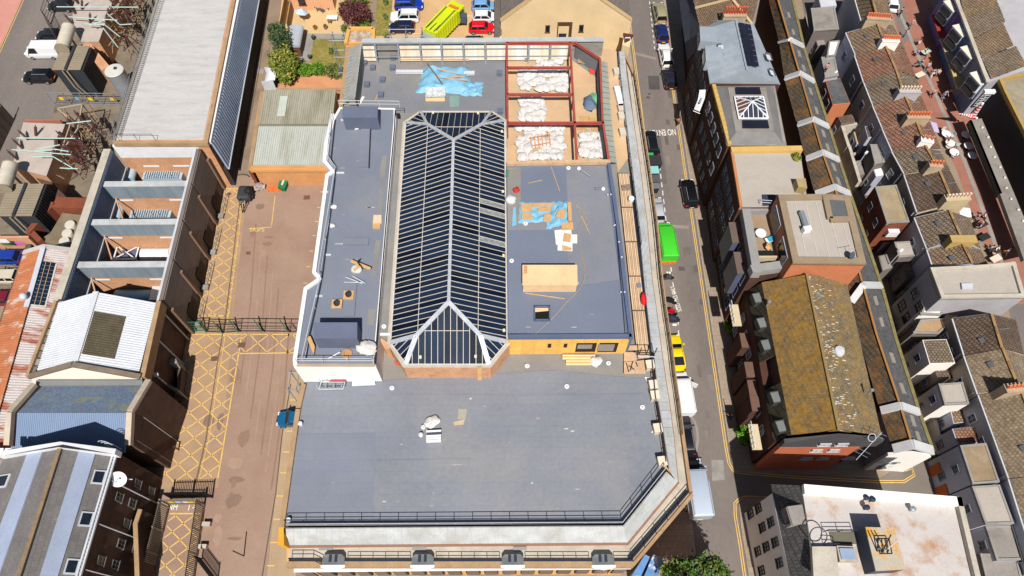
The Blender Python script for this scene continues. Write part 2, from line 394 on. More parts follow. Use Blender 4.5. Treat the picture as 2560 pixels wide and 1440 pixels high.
sheet('pavement_red_corner',mt('pink_paving',col(200,140,128),.9,.08),[(-100,-90),(70,-90),(55,0),(0,118),(-100,300)],.05)
double([(70,-40),(57,0),(2,122),(-30,190)],tl,.3)
ped=sheet('pedestrian_street',m_redpav,[(2195,-90),(2290,-90),(2350,60),(2420,240),(2470,400),(2530,560),(2600,760),(2600,1000),(2520,760),(2440,560),(2390,420),(2320,280),(2250,100)],.010)
mark('gutter_band',m_conc2,[(2232,0),(2262,60),(2300,150),(2350,260),(2410,400),(2470,560),(2520,700)],.5,ped,.02)
sheet('asphalt_edge',m_asph,[(2190,-90),(2240,-90),(2262,30),(2280,90),(2260,110)],.016,ped)
sheet('parking_court',m_asph,[(2520,760),(2640,760),(2640,1000),(2540,860)],.012)
cp=sheet('car_park',m_tan,[(935,-90),(1270,-90),(1270,150),(900,150),(950,60)],.010)
for x0,y in ((1030,56),(1030,84),(1130,40),(1168,40),(1168,58),(1168,84)):mark('bay_line',m_wht,[(x0,y),(x0+22,y)],.09,cp)
gd=sheet('garden_patio',mt('patio_gravel',col(206,178,132),.92,.1,.4,col(184,150,100),.35,.4,fine=.1),[(690,-60),(860,-60),(860,84),(730,84),(690,60)],.010)
lawn=sheet('lawn',m_grass,[(783,96),(864,96),(858,200),(776,166)],.012)
sheet('garden_path',m_conc2,[(745,84),(862,84),(862,97),(784,97),(776,152),(742,152)],.014)
sheet('garden_bed',mt('terracotta_terrace',col(206,146,106),.9,.1),[(735,150),(860,176),(856,230),(690,230)],.009)
sheet('grass_strip',m_grass,[(945,-60),(985,-60),(976,90),(938,90)],.013)
sheet('grass_strip_left',m_grass,[(905,-60),(928,-60),(924,40),(903,70)],.013)
sheet('garden_walk',m_lane,[(928,-60),(946,-60),(940,70),(918,70)],.012)
for f_,nm in ((kr,1),(kl,-1)):
    for y in range(-40,1120,40):mark('kerb_stone',m_kerb,[(f_(y)+2*nm,y),(f_(y+38)+2*nm,y+38)],.16,pvr if nm>0 else pvl,.004,h=.12)
rr=random.Random(21);m_pt=[mt('road_repair%d'%i,col(*c),.92,.1,.6) for i,c in enumerate(((100,94,92),(132,122,114),(110,102,98)))]
for k in range(16):
    y=rr.uniform(180,1150);x=kr(y)-rr.uniform(18,60);a,b=rr.uniform(3,12),rr.uniform(6,40);sheet('road_repair',m_pt[k%3],[(x,y),(x+a,y),(x+a+b*.15,y+b),(x+b*.15,y+b)],.014+.0005*k,road)
m_oil=[mt('yard_stain%d'%i,col(*c),.92,.1,.8) for i,c in enumerate(((144,116,100),(166,138,120),(136,112,98)))]
for k in range(22):
    y=rr.uniform(480,1400);x=590+(470-y)*.12+rr.uniform(0,110);p=W(x,y);a,b=rr.uniform(.2,1.1),rr.uniform(.2,1.6);m=M();m.face([p+Vector((a*cos(q)*rr.uniform(.6,1),b*sin(q)*rr.uniform(.6,1),.018+.0004*k)) for q in [i*pi/6 for i in range(12)]]);m.obj('yard_stain',m_oil[k%3],yard,fix=False)
for k in range(7):x=640+k*14;mark('tyre_mark',m_oil[k%2],[(x,560+k*40),(x-14,760+k*40),(x-40-k,960+k*44)],.16,yard,.024+.001*k)
# ================================================================ the market hall under refurbishment
ZR,ZT,ZS,ZL,ZG,ZF=10.0,8.0,13.7,13.9,12.7,12.6
hall=thing('market_hall','large flat-roofed hall under refurbishment with a long glazed skylight and pale zinc skirt','building',W(1180,800,0))
deck_r=[(1540,128),(1544,194),(1569,396),(1580,471),(1597,610),(1605,700),(1611,755),(1625,878),(1632,942),(1637,1005),(1652,1090),(1664,1172)]
foot_r=[(1562,128),(1567,194),(1592,360),(1604,450),(1617,554),(1630,700),(1638,755),(1654,878),(1663,942),(1673,1005),(1684,1090),(1695,1205)]
cop_r=[(1560,128),(1588,190),(1614,360),(1626,440),(1642,560),(1655,700),(1664,770),(1680,878),(1688,945),(1697,1005),(1708,1090),(1728,1234)]
frontroof=PX([(712,1312),(1555,1308),(1664,1172)],ZR)
outer=PX([(716,1404),(1580,1408)],ZT)+PX(list(reversed(cop_r)),ZT)
back=[W(1517,108,ZF),W(905,106,ZF),W(857,258,ZF),W(848,270,ZL),W(818,360,ZL),W(737,900,ZL),W(737,914,ZL)]
m=M();m.ext([Vector((p.x,p.y,ZT-.05)) for p in outer+back[:3]+[W(852,262,ZR),W(762,950,ZR),W(702,1312,ZR)]],0);m.obj('outer_wall',m_ochre,hall)
deck=PX([(703,1314),(1555,1308)]+list(reversed(deck_r))+[(1517,108,ZR+2),(905,106,ZR+2),(858,262),(762,950)],ZR)
m=M();m.ext([Vector((p.x,p.y,ZR-.02)) for p in deck],ZT-.04);m.obj('roof_deck',m_memd,hall)
m=M();m.plate(PX([(716,1306),(1553,1302),(1655,1165),(1640,1060),(1622,945),(1520,940),(1400,925),(960,950),(764,955)],ZR+.02),.03);m.obj('front_roof_sheet',m_mem,hall)
for q,mm in (([(738,1085),(938,1082),(932,1280),(716,1284)],m_memb),([(940,1150),(1180,1146),(1182,1290),(936,1292)],m_mem),([(1240,990),(1610,984),(1640,1120),(1240,1130)],m_mem),([(960,985),(1240,985),(1240,1080),(944,1080)],m_mem)):
    m=M();m.plate(PX(q,ZR+.045),.02);m.obj('membrane_sheet',mm,hall)
def skirt(top,bot,zt,zb,n,mat=m_zinc,t=.12,name='zinc_sheet',gap=.03):
    a,b=W(*top[0],zt),W(*top[1],zt);c,d=W(*bot[1],zb),W(*bot[0],zb)
    for i in range(n):
        u0,u1=(i+gap)/n,(i+1-gap)/n
        mm=M();mm.plate([a.lerp(b,u0),a.lerp(b,u1),d.lerp(c,u1),d.lerp(c,u0)],t)
        mm.obj(name,mat,hall)
    mm=M();off=Vector((0,0,-.05));mm.plate([a+off,b+off,c+off,d+off],.12);mm.obj('skirt_backing',m_zincd,hall)
skirt([(714,1322),(1560,1316)],[(716,1364),(1569,1357)],ZR+.15,ZT+.25,44)
skirt([(1560,1316),(1668,1180)],[(1569,1357),(1695,1205)],ZR+.15,ZT+.25,12)
for i in range(len(deck_r)-1):
    a,b=deck_r[i],deck_r[i+1];L_=(W(*a,ZR)-W(*b,ZR)).length
    off=10 if i>6 else 6
    skirt([(a[0]+off,a[1]),(b[0]+off,b[1])],[foot_r[i],foot_r[i+1]],ZR+.15,ZR-.35,max(1,int(L_/.75)),m_zinc)
def wall_line(name,pts,zt,zb,wd,mat,parent=hall,px=True):
    P=PX(pts,zt) if px else pts
    for i,(a,b) in enumerate(zip(P,P[1:])):
        d=(b-a);d.z=0;e=d.normalized()*wd*.5;n=Vector((-e.y,e.x,0));j=Vector((0,0,.006*(i%2)))
        mm=M();mm.ext([a-n+j,b+e*.4-n+j,b+e*.4+n+j,a+n+j],zb);mm.obj(name,mat,parent)
m=M();m.plate(PX([(722,1364),(1569,1357)]+list(reversed(foot_r))+cop_r,ZT)+PX([(1580,1404),(722,1402)],ZT),.04);m.obj('terrace_deck',m_conc,hall)
wall_line('gutter_edge',[(716,1366),(1571,1359),(1697,1206)],ZT+.3,ZT,.18,flat(150,110,88,.8))
wall_line('gutter_edge',list(reversed(foot_r)),ZT+.3,ZT,.14,flat(150,110,88,.8))
wall_line('coping',[(716,1411),(1580,1411),(1728,1236)],ZT+.55,ZT-.2,.5,m_cop)
wall_line('coping',list(reversed(cop_r)),ZT+.5,ZT-.2,.32,m_cop)
wall_line('parapet',[(745,1020),(704,1314)],ZR+.35,ZT,.45,m_cop)
wall_line('parapet',[(759,960),(745,1020)],ZR+.35,ZT,.45,m_cop)
m=M();m.ext(PX([(697,1316),(709,1316),(710,1362),(695,1362)],ZR),ZT-2);m.obj('pier',flat(226,164,50,.8),hall)
wall_line('kerb_upstand',[(720,1308),(1553,1304),(1660,1170)],ZR+.2,ZR-.1,.2,m_rail)
def guard(pts,z,h=1.1,sp=1.7,mat=m_rail,parent=hall,rails=(1,.55),r=.035,name='guard_rail',px=True):
    P=PX(pts,z) if px else [Vector(p) for p in pts]
    m=M()
    for f in rails:m.pipe([p+Vector((0,0,h*f)) for p in P],r,5)
    o=m.obj(name,mat,parent)
    pm=M();pm.tube((0,0,0),(0,0,h),r,5);me=pm.mesh('rail_post',mat)
    for a,b in zip(P,P[1:]):
        n=max(1,round((b-a).length/sp))
        for i in range(n+1):link('post',me,o,loc=tuple(a.lerp(b,i/n)))
    return o
guard([(718,1306),(1553,1301),(1655,1168)],ZR,1.15,1.65)
guard([(722,1312),(1556,1307),(1662,1174)],ZR+.15,.35,1.65,m_raill,rails=(1,),r=.03)
guard([(1604,705),(1612,790),(1625,900),(1634,1000),(1648,1085),(1660,1160)],ZR,1.1,1.6)
guard([(1544,140),(1548,200),(1572,396),(1600,620)],ZR,1.1,2.0)
P=cop_r
guard([(a[0]-6,a[1]) for a in P[1:-1]],ZT+.5,1.0,1.7)
guard([(1582,1404),(1724,1236)],ZT+.5,1.0,1.5)
wall_line('dark_kerb',[(1575,1400),(1720,1232)],ZT+.45,ZT,.35,m_rail)
m_ped=flat(112,116,116,.7)
pm=M();pm.ext([(-1.05,-.5,1.25),(-.75,-.5,1.5),(.75,-.5,1.5),(1.05,-.5,1.25),(1.05,.5,1.25),(.75,.9,1.5),(-.75,.9,1.5),(-1.05,.5,1.25)],0);pmesh=pm.mesh('pediment_body',m_ped)
pw=M();pw.ext([(-1.15,-.35,1.3),(0,-.75,1.3),(1.15,-.35,1.3),(1.15,.0,1.3),(-1.15,.0,1.3)],1.0);pwm=pw.mesh('pediment_cap',m_whp)
pg=M();pg.box((0,.35,1.51),(.28,1.0,.06));pgm=pg.mesh('pediment_slot',m_rail)
for x in (836,1058,1282,1507):
    p=W(x,1404,ZT+.2)
    o=link('pediment',pmesh,hall,loc=tuple(p),sc=(.92,.6,.34));link('white_cap',pwm,o,local=True,loc=(0,-.55,0));link('slot',pgm,o,local=True,loc=(-.3,0,0));link('slot',pgm,o,local=True,loc=(.25,0,0))
for a,b in ((868,1026),(1090,1250),(1314,1474)):
    guard([(a,1404),(b,1404)],ZT+.2,1.0,1.2)
guard([(728,1400),(782,1400),(806,1412)],ZT+.2,1.0,1.2);guard([(1537,1404),(1578,1404)],ZT+.2,1.0,1.2)
for x in (815,1048,1300):
    p=W(x,1371,ZT+.05);m=M();m.box((p.x,p.y,ZT+.08),(1.2,.3,.12));m.obj('outlet_box',flat(150,150,148,.8),hall)
fy=W(1000,1412,ZT+.5).y-.3
def fpt(x,z):return Vector((x,fy,z))
xa,xb=W(740,1415,7).x,W(1575,1415,7).x
m=M();m.box(((xa+xb)/2,fy+.08,7.35),(xb-xa,.35,.22));m.obj('string_course',m_whp,hall)
n=18
for i in range(n):
    x=xa+(i+.5)*(xb-xa)/n
    m=M();m.box((x,fy+.12,5.4),(1.3,.2,3.0));o=m.obj('window',flat(60,62,66,.6),hall)
    m=M();m.box((x,fy+.0,5.4),(1.1,.08,2.8));m.obj('pane',m_win,o)
for i in range(7):
    x=xa+(i+.3)*(xb-xa)/6.6;m=M();m.box((x,fy+.12,5.0),(.5,.2,4.4));m.obj('pilaster',m_ochre,hall)
lw=[(848,268),(988,270),(990,300),(968,560),(945,830),(938,914),(738,914),(737,898),(764,720),(800,696),(785,680),(818,436),(833,428),(811,402),(815,360),(830,300)]
m=M();m.ext(PX(lw,ZL),ZR-.1);m.obj('left_wing',[m_white],hall)
inn=[(852,272),(984,274),(984,300),(962,560),(939,830),(932,908),(744,908),(744,898),(770,724),(806,696),(791,680),(824,438),(839,428),(818,402),(822,360),(836,300)]
m=M();m.plate(PX(inn,ZL+.03),.03);m.obj('left_wing_sheet',mt('wing_membrane',col(124,130,144),.62,.08,.2,col(138,138,136),.38,.12,fine=.05,soft=.12),hall)
wall_line('white_parapet',[(738,912),(737,898),(764,720),(800,696),(785,680),(818,436),(833,428),(811,402),(815,360),(831,285)],ZL+.25,ZL-.5,.38,m_whp)
wall_line('front_edge_trim',[(740,912),(936,912)],ZL+.12,ZL-.1,.2,flat(176,160,140,.8))
wall_line('step_shade_strip',[(988,275),(986,320),(965,560),(943,830),(937,908)],ZL+.1,ZL-.3,.12,m_cut)  # dark strip painting in the shade of the step down to the gutter
m=M();m.box((W(748,914,ZL).x+3.3,W(748,914,ZL).y-.06,ZL-1.95),(7.6,.1,3.7));m.obj('front_panel',m_white,hall)
def sbox(name,pts,zt,zb,mat,parent=hall,label=None,cat=None,group=None):
    mm=M();mm.ext(PX(pts,zt),zb)
    return mm.obj(name,mat,parent) if parent else tag(mm.obj(name,mat,None),label,cat,group)
m_spk=mt('plant_box_top',col(104,112,134),.6,.08,.5,col(220,222,228),.2,1.6,soft=.03)
m_grys=flat(98,106,126,.6)
for pts,zt in (([(784,806),(893,806),(893,846),(784,846)],ZL+2.2),([(856,266),(944,266),(944,294),(856,294)],ZL+2.0)):
    o=sbox('plant_box',pts,zt,ZL,m_grys);mm=M();mm.plate(PX(pts,zt+.04),.06);mm.obj('lid',m_spk,o)
for pts in ([(903,322),(925,322),(921,417),(897,417)],[(858,594),(922,594),(921,612),(856,612)],[(862,707),(892,707),(886,790),(858,790)]):
    m=M();m.plate(PX(pts,ZL+.22),.2);m.obj('raised_strip',m_memb,hall)
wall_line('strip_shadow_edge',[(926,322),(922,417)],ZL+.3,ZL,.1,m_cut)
for pts in ([(955,390),(968,390),(962,445),(948,445)],[(950,455),(962,455),(952,560),(940,560)],[(940,600),(952,600),(940,690),(926,690)],[(922,772),(940,772),(934,812),(916,812)]):
    m=M();m.plate(PX(pts,ZL+.05),.02);m.obj('dust_patch',m_memd,hall)
guard([(832,290),(822,400),(842,430),(800,690),(806,700),(772,850),(760,905)],ZL+.03,.9,4.2,m_raill,rails=(1,.1),r=.04)
m=M();m.pipe(PX([(838,300),(828,398),(840,428),(806,690),(798,730),(776,830),(765,895)],ZL+.12),.09,5);m.obj('safety_cable',m_rail,hall)
guard([(745,908),(935,908)],ZL+.03,1.1,2.2,m_raill)
guard([(850,268),(1000,270)],ZL+.03,1.1,2.5,m_raill)
for p in ((842,432,20),(855,610,14),(788,740,18),(812,637,16),(806,480,16),(852,300,16)):
    m=M();a=W(p[0],p[1],ZL+.08);m.beam(a,a+Vector((p[2]/25,0,0)),.2,.08);m.obj('rail_foot',m_raill,hall)
m=M();m.ext(PX([(988,296),(1016,300),(1016,320),(978,860),(946,836)],ZG),ZR);m.obj('valley_gutter',m_memd,hall)
m=M();m.ext(PX([(946,832),(978,832),(976,838),(946,838)],ZG+.1),ZG-.6);m.obj('gutter_stop',m_whp,hall)
sky=thing('roof_skylight','long dark-glazed hipped skylight with white glazing bars on a brick plinth','skylight',W(1125,600,ZG))
ZE,ZK=12.85,15.6
ev=PX([(1015,912),(1222,912),(1268,856),(1262,303),(1228,281),(1052,281),(1014,308),(976,858)],ZE)
m=M();m.ext([Vector((p.x,p.y,ZE-.25)) for p in PX([(1010,917),(1226,917),(1274,858),(1264,300),(1230,279),(1050,279),(1008,306),(970,858)],ZE)],ZR);m.obj('brick_plinth',m_brick,sky)
m=M();m.ext(PX([(1008,918),(1228,918),(1276,858),(1266,299),(1231,277),(1049,277),(1007,305),(968,858)],ZE-.12),ZE-.3);m.obj('plinth_cap',m_conc,sky)
A0,A1=W(1122,757,ZK),W(1134,352,ZK)
def crosspt(p,d,q,e):
    t=((q.x-p.x)*e.y-(q.y-p.y)*e.x)/(d.x*e.y-d.y*e.x);return Vector((p.x+d.x*t,p.y+d.y*t,p.z))
FL,FR,RF,RB,BR,BL,LB,LF=ev
cFL=crosspt(FL,FR-FL,LF,LB-LF);cFR=crosspt(FL,FR-FL,RF,RB-RF);cBR=crosspt(BL,BR-BL,RF,RB-RF);cBL=crosspt(BL,BR-BL,LF,LB-LF)
JT=.46
jFL,jFR,jBR,jBL=cFL.lerp(A0,JT),cFR.lerp(A0,JT),cBR.lerp(A1,JT),cBL.lerp(A1,JT)
def solve_plane(pts):
    n=(pts[1]-pts[0]).cross(pts[2]-pts[0]).normalized();return n if n.z>0 else -n
def inpoly_span(poly2,x):
    """y-range of a convex polygon at x"""
    ys_=[]
    n=len(poly2)
    for i in range(n):
        a,b=poly2[i],poly2[(i+1)%n]
        if (a[0]-x)*(b[0]-x) <= 0 and abs(a[0]-b[0])>1e-9:ys_.append(a[1]+(b[1]-a[1])*(x-a[0])/(b[0]-a[0]))
    return (min(ys_),max(ys_)) if len(ys_) >= 2 else None
def glaze(poly,e0,e1,n,tiers,odd=()):
    """panes and bars on a planar face; bars stand on edge e0-e1"""
    nn=solve_plane([e0,e1,max(poly,key=lambda p:p.z)]);u=(e1-e0);L_=u.length;u.normalize();v=nn.cross(u)
    if v.z<0:v=-v
    p2=[((p-e0).dot(u),(p-e0).dot(v)) for p in poly]
    x0=min(p[0] for p in p2);x1=max(p[0] for p in p2);vm=max(p[1] for p in p2)
    def at(a,b,h=0):return e0+u*a+v*b+nn*h
    xs=[x0+(x1-x0)*i/n for i in range(n+1)];cnt=0
    for i in range(n):
        a,b=xs[i]+.02,xs[i+1]-.02
        sa,sb=inpoly_span(p2,a),inpoly_span(p2,b)
        if not sa or not sb:continue
        for t in range(len(tiers)-1):
            l,h=tiers[t]*vm,tiers[t+1]*vm
            q=[(a,max(l,sa[0])),(b,max(l,sb[0])),(b,min(h,sb[1])),(a,min(h,sa[1]))]
            if q[2][1]-q[1][1]<.05 and q[3][1]-q[0][1]<.05:continue
            if q[2][1]<q[1][1]:q[2]=(b,q[1][1]+.01)
            if q[3][1]<q[0][1]:q[3]=(a,q[0][1]+.01)
            mm=M();mm.plate([at(x,y,.03+.004*((i+t)%2)) for x,y in q],.03)
            mm.obj('pane',m_glzo if (i,t) in odd else R.choice([m_glz,m_glz,m_glz]+m_glzs),sky)
    for i in range(n+1):
        s_=inpoly_span(p2,min(max(xs[i],x0+.01),x1-.01))
        if s_ and s_[1]-s_[0]>.15:
            mm=M();mm.beam(at(xs[i],s_[0],.07),at(xs[i],s_[1],.07),.05,.06);mm.obj("glazing_bar",m_bar,sky)
    for t in tiers[1:-1]:
        s0=[i for i in range(n+1) if (lambda s_:s_ and s_[1] >= t*vm >= s_[0])(inpoly_span(p2,min(max(xs[i],x0+.01),x1-.01)))]
        if s0:mm=M();mm.beam(at(xs[s0[0]],t*vm,.075),at(xs[s0[-1]],t*vm,.075),.06,.05);mm.obj('purlin_bar',m_bar,sky)
    m_=M();m_.plate([p-nn*.06 for p in poly],.05);m_.obj('glazing_frame',flat(40,48,62,.6),sky)
glaze([LF,LB,jBL,A1,A0,jFL],LF,LB,47,(0,.48,1))
glaze([RF,RB,jBR,A1,A0,jFR],RF,RB,47,(0,.5,1),odd={(24,0),(26,0),(18,0),(25,0)}-{(25,0)})
glaze([FL,FR,jFR,A0,jFL],FL,FR,13,(0,.55,1))
glaze([BL,BR,jBR,A1,jBL],BL,BR,12,(0,.55,1))
glaze([LF,FL,jFL],LF,FL,5,(0,1));glaze([FR,RF,jFR],FR,RF,5,(0,1));glaze([RB,BR,jBR],RB,BR,4,(0,1));glaze([BL,LB,jBL],BL,LB,4,(0,1))
m_hip=mt('hip_flashing',col(196,200,206),.5,.14,1.5,metal=.2)
up=Vector((0,0,.16))
for a,b,wd in ((A0,A1,.3),(A0,jFL,.42),(A0,jFR,.42),(A1,jBL,.36),(A1,jBR,.36),(jFL,FL,.46),(jFL,LF,.42),(jFR,FR,.46),(jFR,RF,.42),(jBL,BL,.3),(jBL,LB,.3),(jBR,BR,.3),(jBR,RB,.3)):
    m=M();m.beam(a+up,b+up,wd,.14);m.obj('hip_flashing',m_hip,sky)
for a,b in ((FL,FR),(LF,FL),(FR,RF),(LF,LB),(RF,RB),(BL,BR)):
    m=M();m.beam(a+Vector((0,0,.02)),b+Vector((0,0,.02)),.16,.16);m.obj('eaves_bar',m_bar,sky)
for x,y in ((1051,893),(1189,891),(1195,284),(1083,283),(1257,480),(1259,640),(1260,826),(1255,330)):
    p=W(x,y,ZE+.4);m=M();m.box((p.x,p.y,ZE+.42 if y>800 else ZE+.5),(.22,.3,.1));m.obj('vent_tab',flat(238,226,190,.6),sky)
m=M();m.ext(PX([(946,841),(975,841),(975,872),(962,872)],ZR+2.2),ZR);m.obj('brick_stub',m_brick,hall)
m=M();m.plate([W(1193,918,ZE),W(1204,918,ZE),W(1205,951,ZR+.1),W(1194,951,ZR+.1)],.05);single('leaning_board','long plywood board leaning on the brick plinth of the skylight','board',m_wood,m)
m_slabb=mt('slab_membrane_blue',col(115,123,141),.6,.06,.2,fine=.05)
slab=[(1266,409),(1524,404),(1537,470),(1560,640),(1582,843),(1270,843)]
m=M();m.ext(PX(slab,ZS),ZR-.1);m.obj('right_wing',m_memk,hall)
m=M();m.plate(PX([(1268,418),(1514,414),(1566,836),(1271,838)],ZS+.03),.03);m.obj('right_wing_sheet',mt('slab_membrane',col(128,131,142),.62,.08,.15,col(150,145,138),.38,.09,fine=.06,soft=.16),hall)
for pts in ([(1302,412),(1415,412),(1419,504),(1302,506)],[(1268,575),(1412,575),(1430,700),(1446,838),(1272,838)],[(1316,735),(1550,700),(1562,836),(1316,838)]):
    m=M();m.plate(PX(pts,ZS+(.06 if pts[0][0] != 1316 else .09)),.03);m.obj('membrane_sheet',m_slabb,hall)
for a in ([(1522,406),(1545,560),(1568,760),(1578,843)],[(1579,838),(1272,840)]):wall_line('edge_kerb',a,ZS+.35,ZS-.1,.36,m_memk)
wall_line('kerb_groove',[(1521,420),(1540,560),(1563,836)],ZS+.2,ZS,.07,m_cut);wall_line('kerb_groove',[(1563,836),(1275,835)],ZS+.2,ZS,.07,m_cut)
wall_line('back_parapet',[(1266,406),(1500,402),(1524,402)],ZS+.45,ZR,.4,m_plank)
m=M();m.ext(PX([(1268,420),(1302,420),(1303,560),(1269,560)],ZS+.05),ZS-.02);m.obj('dusty_valley',m_memd,hall)
ty=W(1400,843,ZS).y;tx0,tx1=W(1270,843,ZS).x,W(1575,846,ZS).x
m=M();m.box(((tx0+tx1)/2,ty-.08,ZR+1.85),(tx1-tx0,.12,3.65));tw=m.obj('timber_wall',m_osb,hall)
def hole(px0,px1,py0,py1,mat=flat(44,34,26,.9)):
    a,b=W(px0,py0,ZR+2),W(px1,py1,ZR+2)
    z0=ZS-(py1-846)/38*3.7;z1=ZS-(py0-846)/38*3.7
    m_=M();m_.box(((a.x+b.x)/2,ty-.15,(z0+z1)/2),(b.x-a.x,.04,z1-z0));return m_.obj('opening',mat,tw)
hole(1369,1378,858,867);hole(1409,1418,858,867);hole(1440,1492,857,878);hole(1497,1546,857,879)
m=M();m.box((W(1462,866,ZR+2).x,ty-.2,ZR+1.9),(1.4,.04,.9));m.obj('opening_board',flat(150,140,128,.8),tw);m=M();m.box((W(1516,868,ZR+2).x,ty-.2,ZR+1.6),(1.6,.04,1.5));m.obj('opening_board',flat(150,140,128,.8),tw)
m_plank2=mt('scaffold_plank_b',col(220,190,158),.85,.12,.9)
pl0,pl1=[(1545,432),(1572,432)],[(1590,862),(1622,862)]
for i in range(7):
    for j in range(5):
        def q(u,v):
            a=Vector(pl0[0]).lerp(Vector(pl0[1]),u);b=Vector(pl1[0]).lerp(Vector(pl1[1]),u);c=a.lerp(b,v);return W(c.x,c.y,ZR+.5+.03*R.random())
        g=.09;m=M();m.plate([q((i+g)/7,j/5+.004),q((i+1-g)/7,j/5+.004),q((i+1-g)/7,(j+1)/5-.004),q((i+g)/7,(j+1)/5-.004)],.06);m.obj('walkway_plank',[m_plank,m_plank2][(i*3+j)%2],hall)
m=M();m.ext(PX([(1545,432),(1572,432),(1622,862),(1590,862)],ZR+.42),ZR);m.obj('walkway_base',flat(90,76,62,.9),hall)
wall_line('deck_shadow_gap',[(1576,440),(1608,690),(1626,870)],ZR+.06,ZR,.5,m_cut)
m=M();m.ext(PX([(1268,150),(1430,150),(1494,196),(1522,402),(1268,404)],ZR+.04),ZR-.06);m.obj('screed_floor',m_floor,hall)
m=M();m.ext(PX([(1500,120),(1542,128),(1570,396),(1545,430),(1540,400),(1515,180),(1450,118)],ZR+.05),ZR-.05);m.obj('screed_walk',m_floor,hall)
m=M();m.ext(PX([(893,140),(1266,140),(1266,281),(1005,281),(880,268)],ZR+.03),ZR-.05);m.obj('rear_roof_sheet',mt('rear_membrane',col(128,130,136),.7,.1,.2,col(160,148,128),.36,.12,fine=.08,soft=.16),hall)
def IB(a,b,w_=.26,h_=.3,mat=m_steelr,name='steel_beam',z=ZF):
    mm=M();mm.ibeam(W(a[0],a[1],z),W(b[0],b[1],z),w_,h_);mm.obj(name,mat,hall)
for a,b in (((1267,108),(1438,108)),((1268,170),(1428,170)),((1268,237),(1432,237)),((1269,308),(1510,308)),((1425,108),(1442,402)),((1267,104),(1269,312)),((1438,107),(1500,148)),((1500,148),(1506,300)),((1506,300),(1522,404))):IB(a,b)
for x,y in ((1268,170),(1268,237),(1269,308),(1429,170),(1433,237),(1437,308),(1500,150),(1504,237),(1508,308),(1268,108),(1426,108)):
    p=W(x,y,ZF);m=M();m.beam((p.x,p.y,ZR),(p.x,p.y,ZF),.16);m.obj('steel_column',m_steelr,hall)
for a,b in ((1268,1429),):
    p,q_=W(1437,308,ZF),W(1434,240,ZF);m=M();m.beam(Vector((p.x,p.y,ZR+.2)),Vector((q_.x,q_.y,ZF-.2)),.1);m.obj('brace',m_steelr,hall)
m=M();m.box(((W(905,106,ZF).x+W(1510,106,ZF).x)/2,W(1200,104,ZF).y+.2,ZR+1.2),(W(1510,106,ZF).x-W(905,106,ZF).x,.3,2.6));m.obj('rear_wall',m_conc2,hall)
by=W(1200,104,ZF).y
m=M();m.box(((W(905,106,ZF).x+W(1510,106,ZF).x)/2,by+.15,ZF+.1),(W(1510,106,ZF).x-W(905,106,ZF).x,.7,.15));m.obj('rear_coping',m_zinc,hall)
xs_=[900,937,994,1050,1103,1158,1213,1321,1376,1430]
for i,x in enumerate(xs_):
    p=W(x,108,ZF);m=M();m.beam((p.x,by-.25,ZF),(p.x,by-1.1,ZR),.16);m.obj('frame_post',m_steel,hall)
for z_,o_ in ((ZF-.1,.2),(ZR+1.9,.5),(ZR+.9,.75)):
    m=M();m.beam((W(902,108,ZF).x,by-o_,z_),(W(1436,108,ZF).x,by-o_,z_),.1);m.obj('frame_rail',m_steel,hall)
m_ppan=mt('pale_panel',col(222,204,176),.8,.1,1.2,col(226,228,226),.45,.9,stretch=(1,.05,.05))
for i in range(len(xs_)-1):
    if i==1:continue
    a,b=W(xs_[i]+3,108,ZF).x,W(xs_[i+1]-3,108,ZF).x
    m=M();m.plate([(a,by-.28,ZF-.35),(b,by-.28,ZF-.35),(b,by-.82,ZR+.35),(a,by-.82,ZR+.35)],.05);m.obj('lining_panel',m_ppan,hall)
def qd(p0,p1,p2,p3):return [W(*p) for p in (p0,p1,p2,p3)]
a,b,c_,d_=qd((903,108,ZF+.2),(886,244,ZF+.2),(857,258,ZR+.4),(872,122,ZR+.4))
m=M();m.ext([Vector((a.x,a.y,ZF)),Vector((b.x,b.y,ZF)),Vector((b.x-.8,b.y,ZF)),Vector((a.x-.8,a.y,ZF))],ZR);m.obj('rear_left_wall',m_conc2,hall)
for i in range(16):
    u0,u1=(i+.06)/16,(i+.94)/16
    m=M();m.plate([a.lerp(b,u0),a.lerp(b,u1),d_.lerp(c_,u1),d_.lerp(c_,u0)],.1);m.obj('mansard_sheet',m_zincd,hall)
m=M();m.plate([p-Vector((0,0,.08)) for p in (a,b,c_,d_)],.1);m.obj('mansard_backing',m_conc2,hall)
wall_line('left_parapet',[(870,118,),(852,262)],ZR+.5,0,.5,m_cop)
for (a,b),(d_,c_),n in (((W(1500,150,ZF),W(1506,300,ZF)),(W(1519,156,ZR+.2),W(1529,302,ZR+.2)),11),((W(1506,300,ZF),W(1522,404,ZF)),(W(1529,302,ZR+.2),W(1542,408,ZR+.2)),8)):
    for i in range(n):
        u0,u1=(i+.05)/n,(i+.95)/n
        m=M();m.plate([a.lerp(b,u0),a.lerp(b,u1),d_.lerp(c_,u1),d_.lerp(c_,u0)],.1);m.obj('mansard_sheet',mt('pale_green_zinc',col(190,198,186),.5,.1,1) if i==0 and 'pale_green_zinc' not in bpy.data.materials else bpy.data.materials['pale_green_zinc'],hall)
    m=M();m.plate([p-Vector((0,0,.1)) for p in (a,b,c_,d_)],.1);m.obj('mansard_backing',flat(120,124,116,.8),hall)
wall_line('inner_frame_wall',[(1440,112),(1497,152),(1503,300),(1519,400)],ZF-.5,ZR,.15,flat(120,124,130,.8))
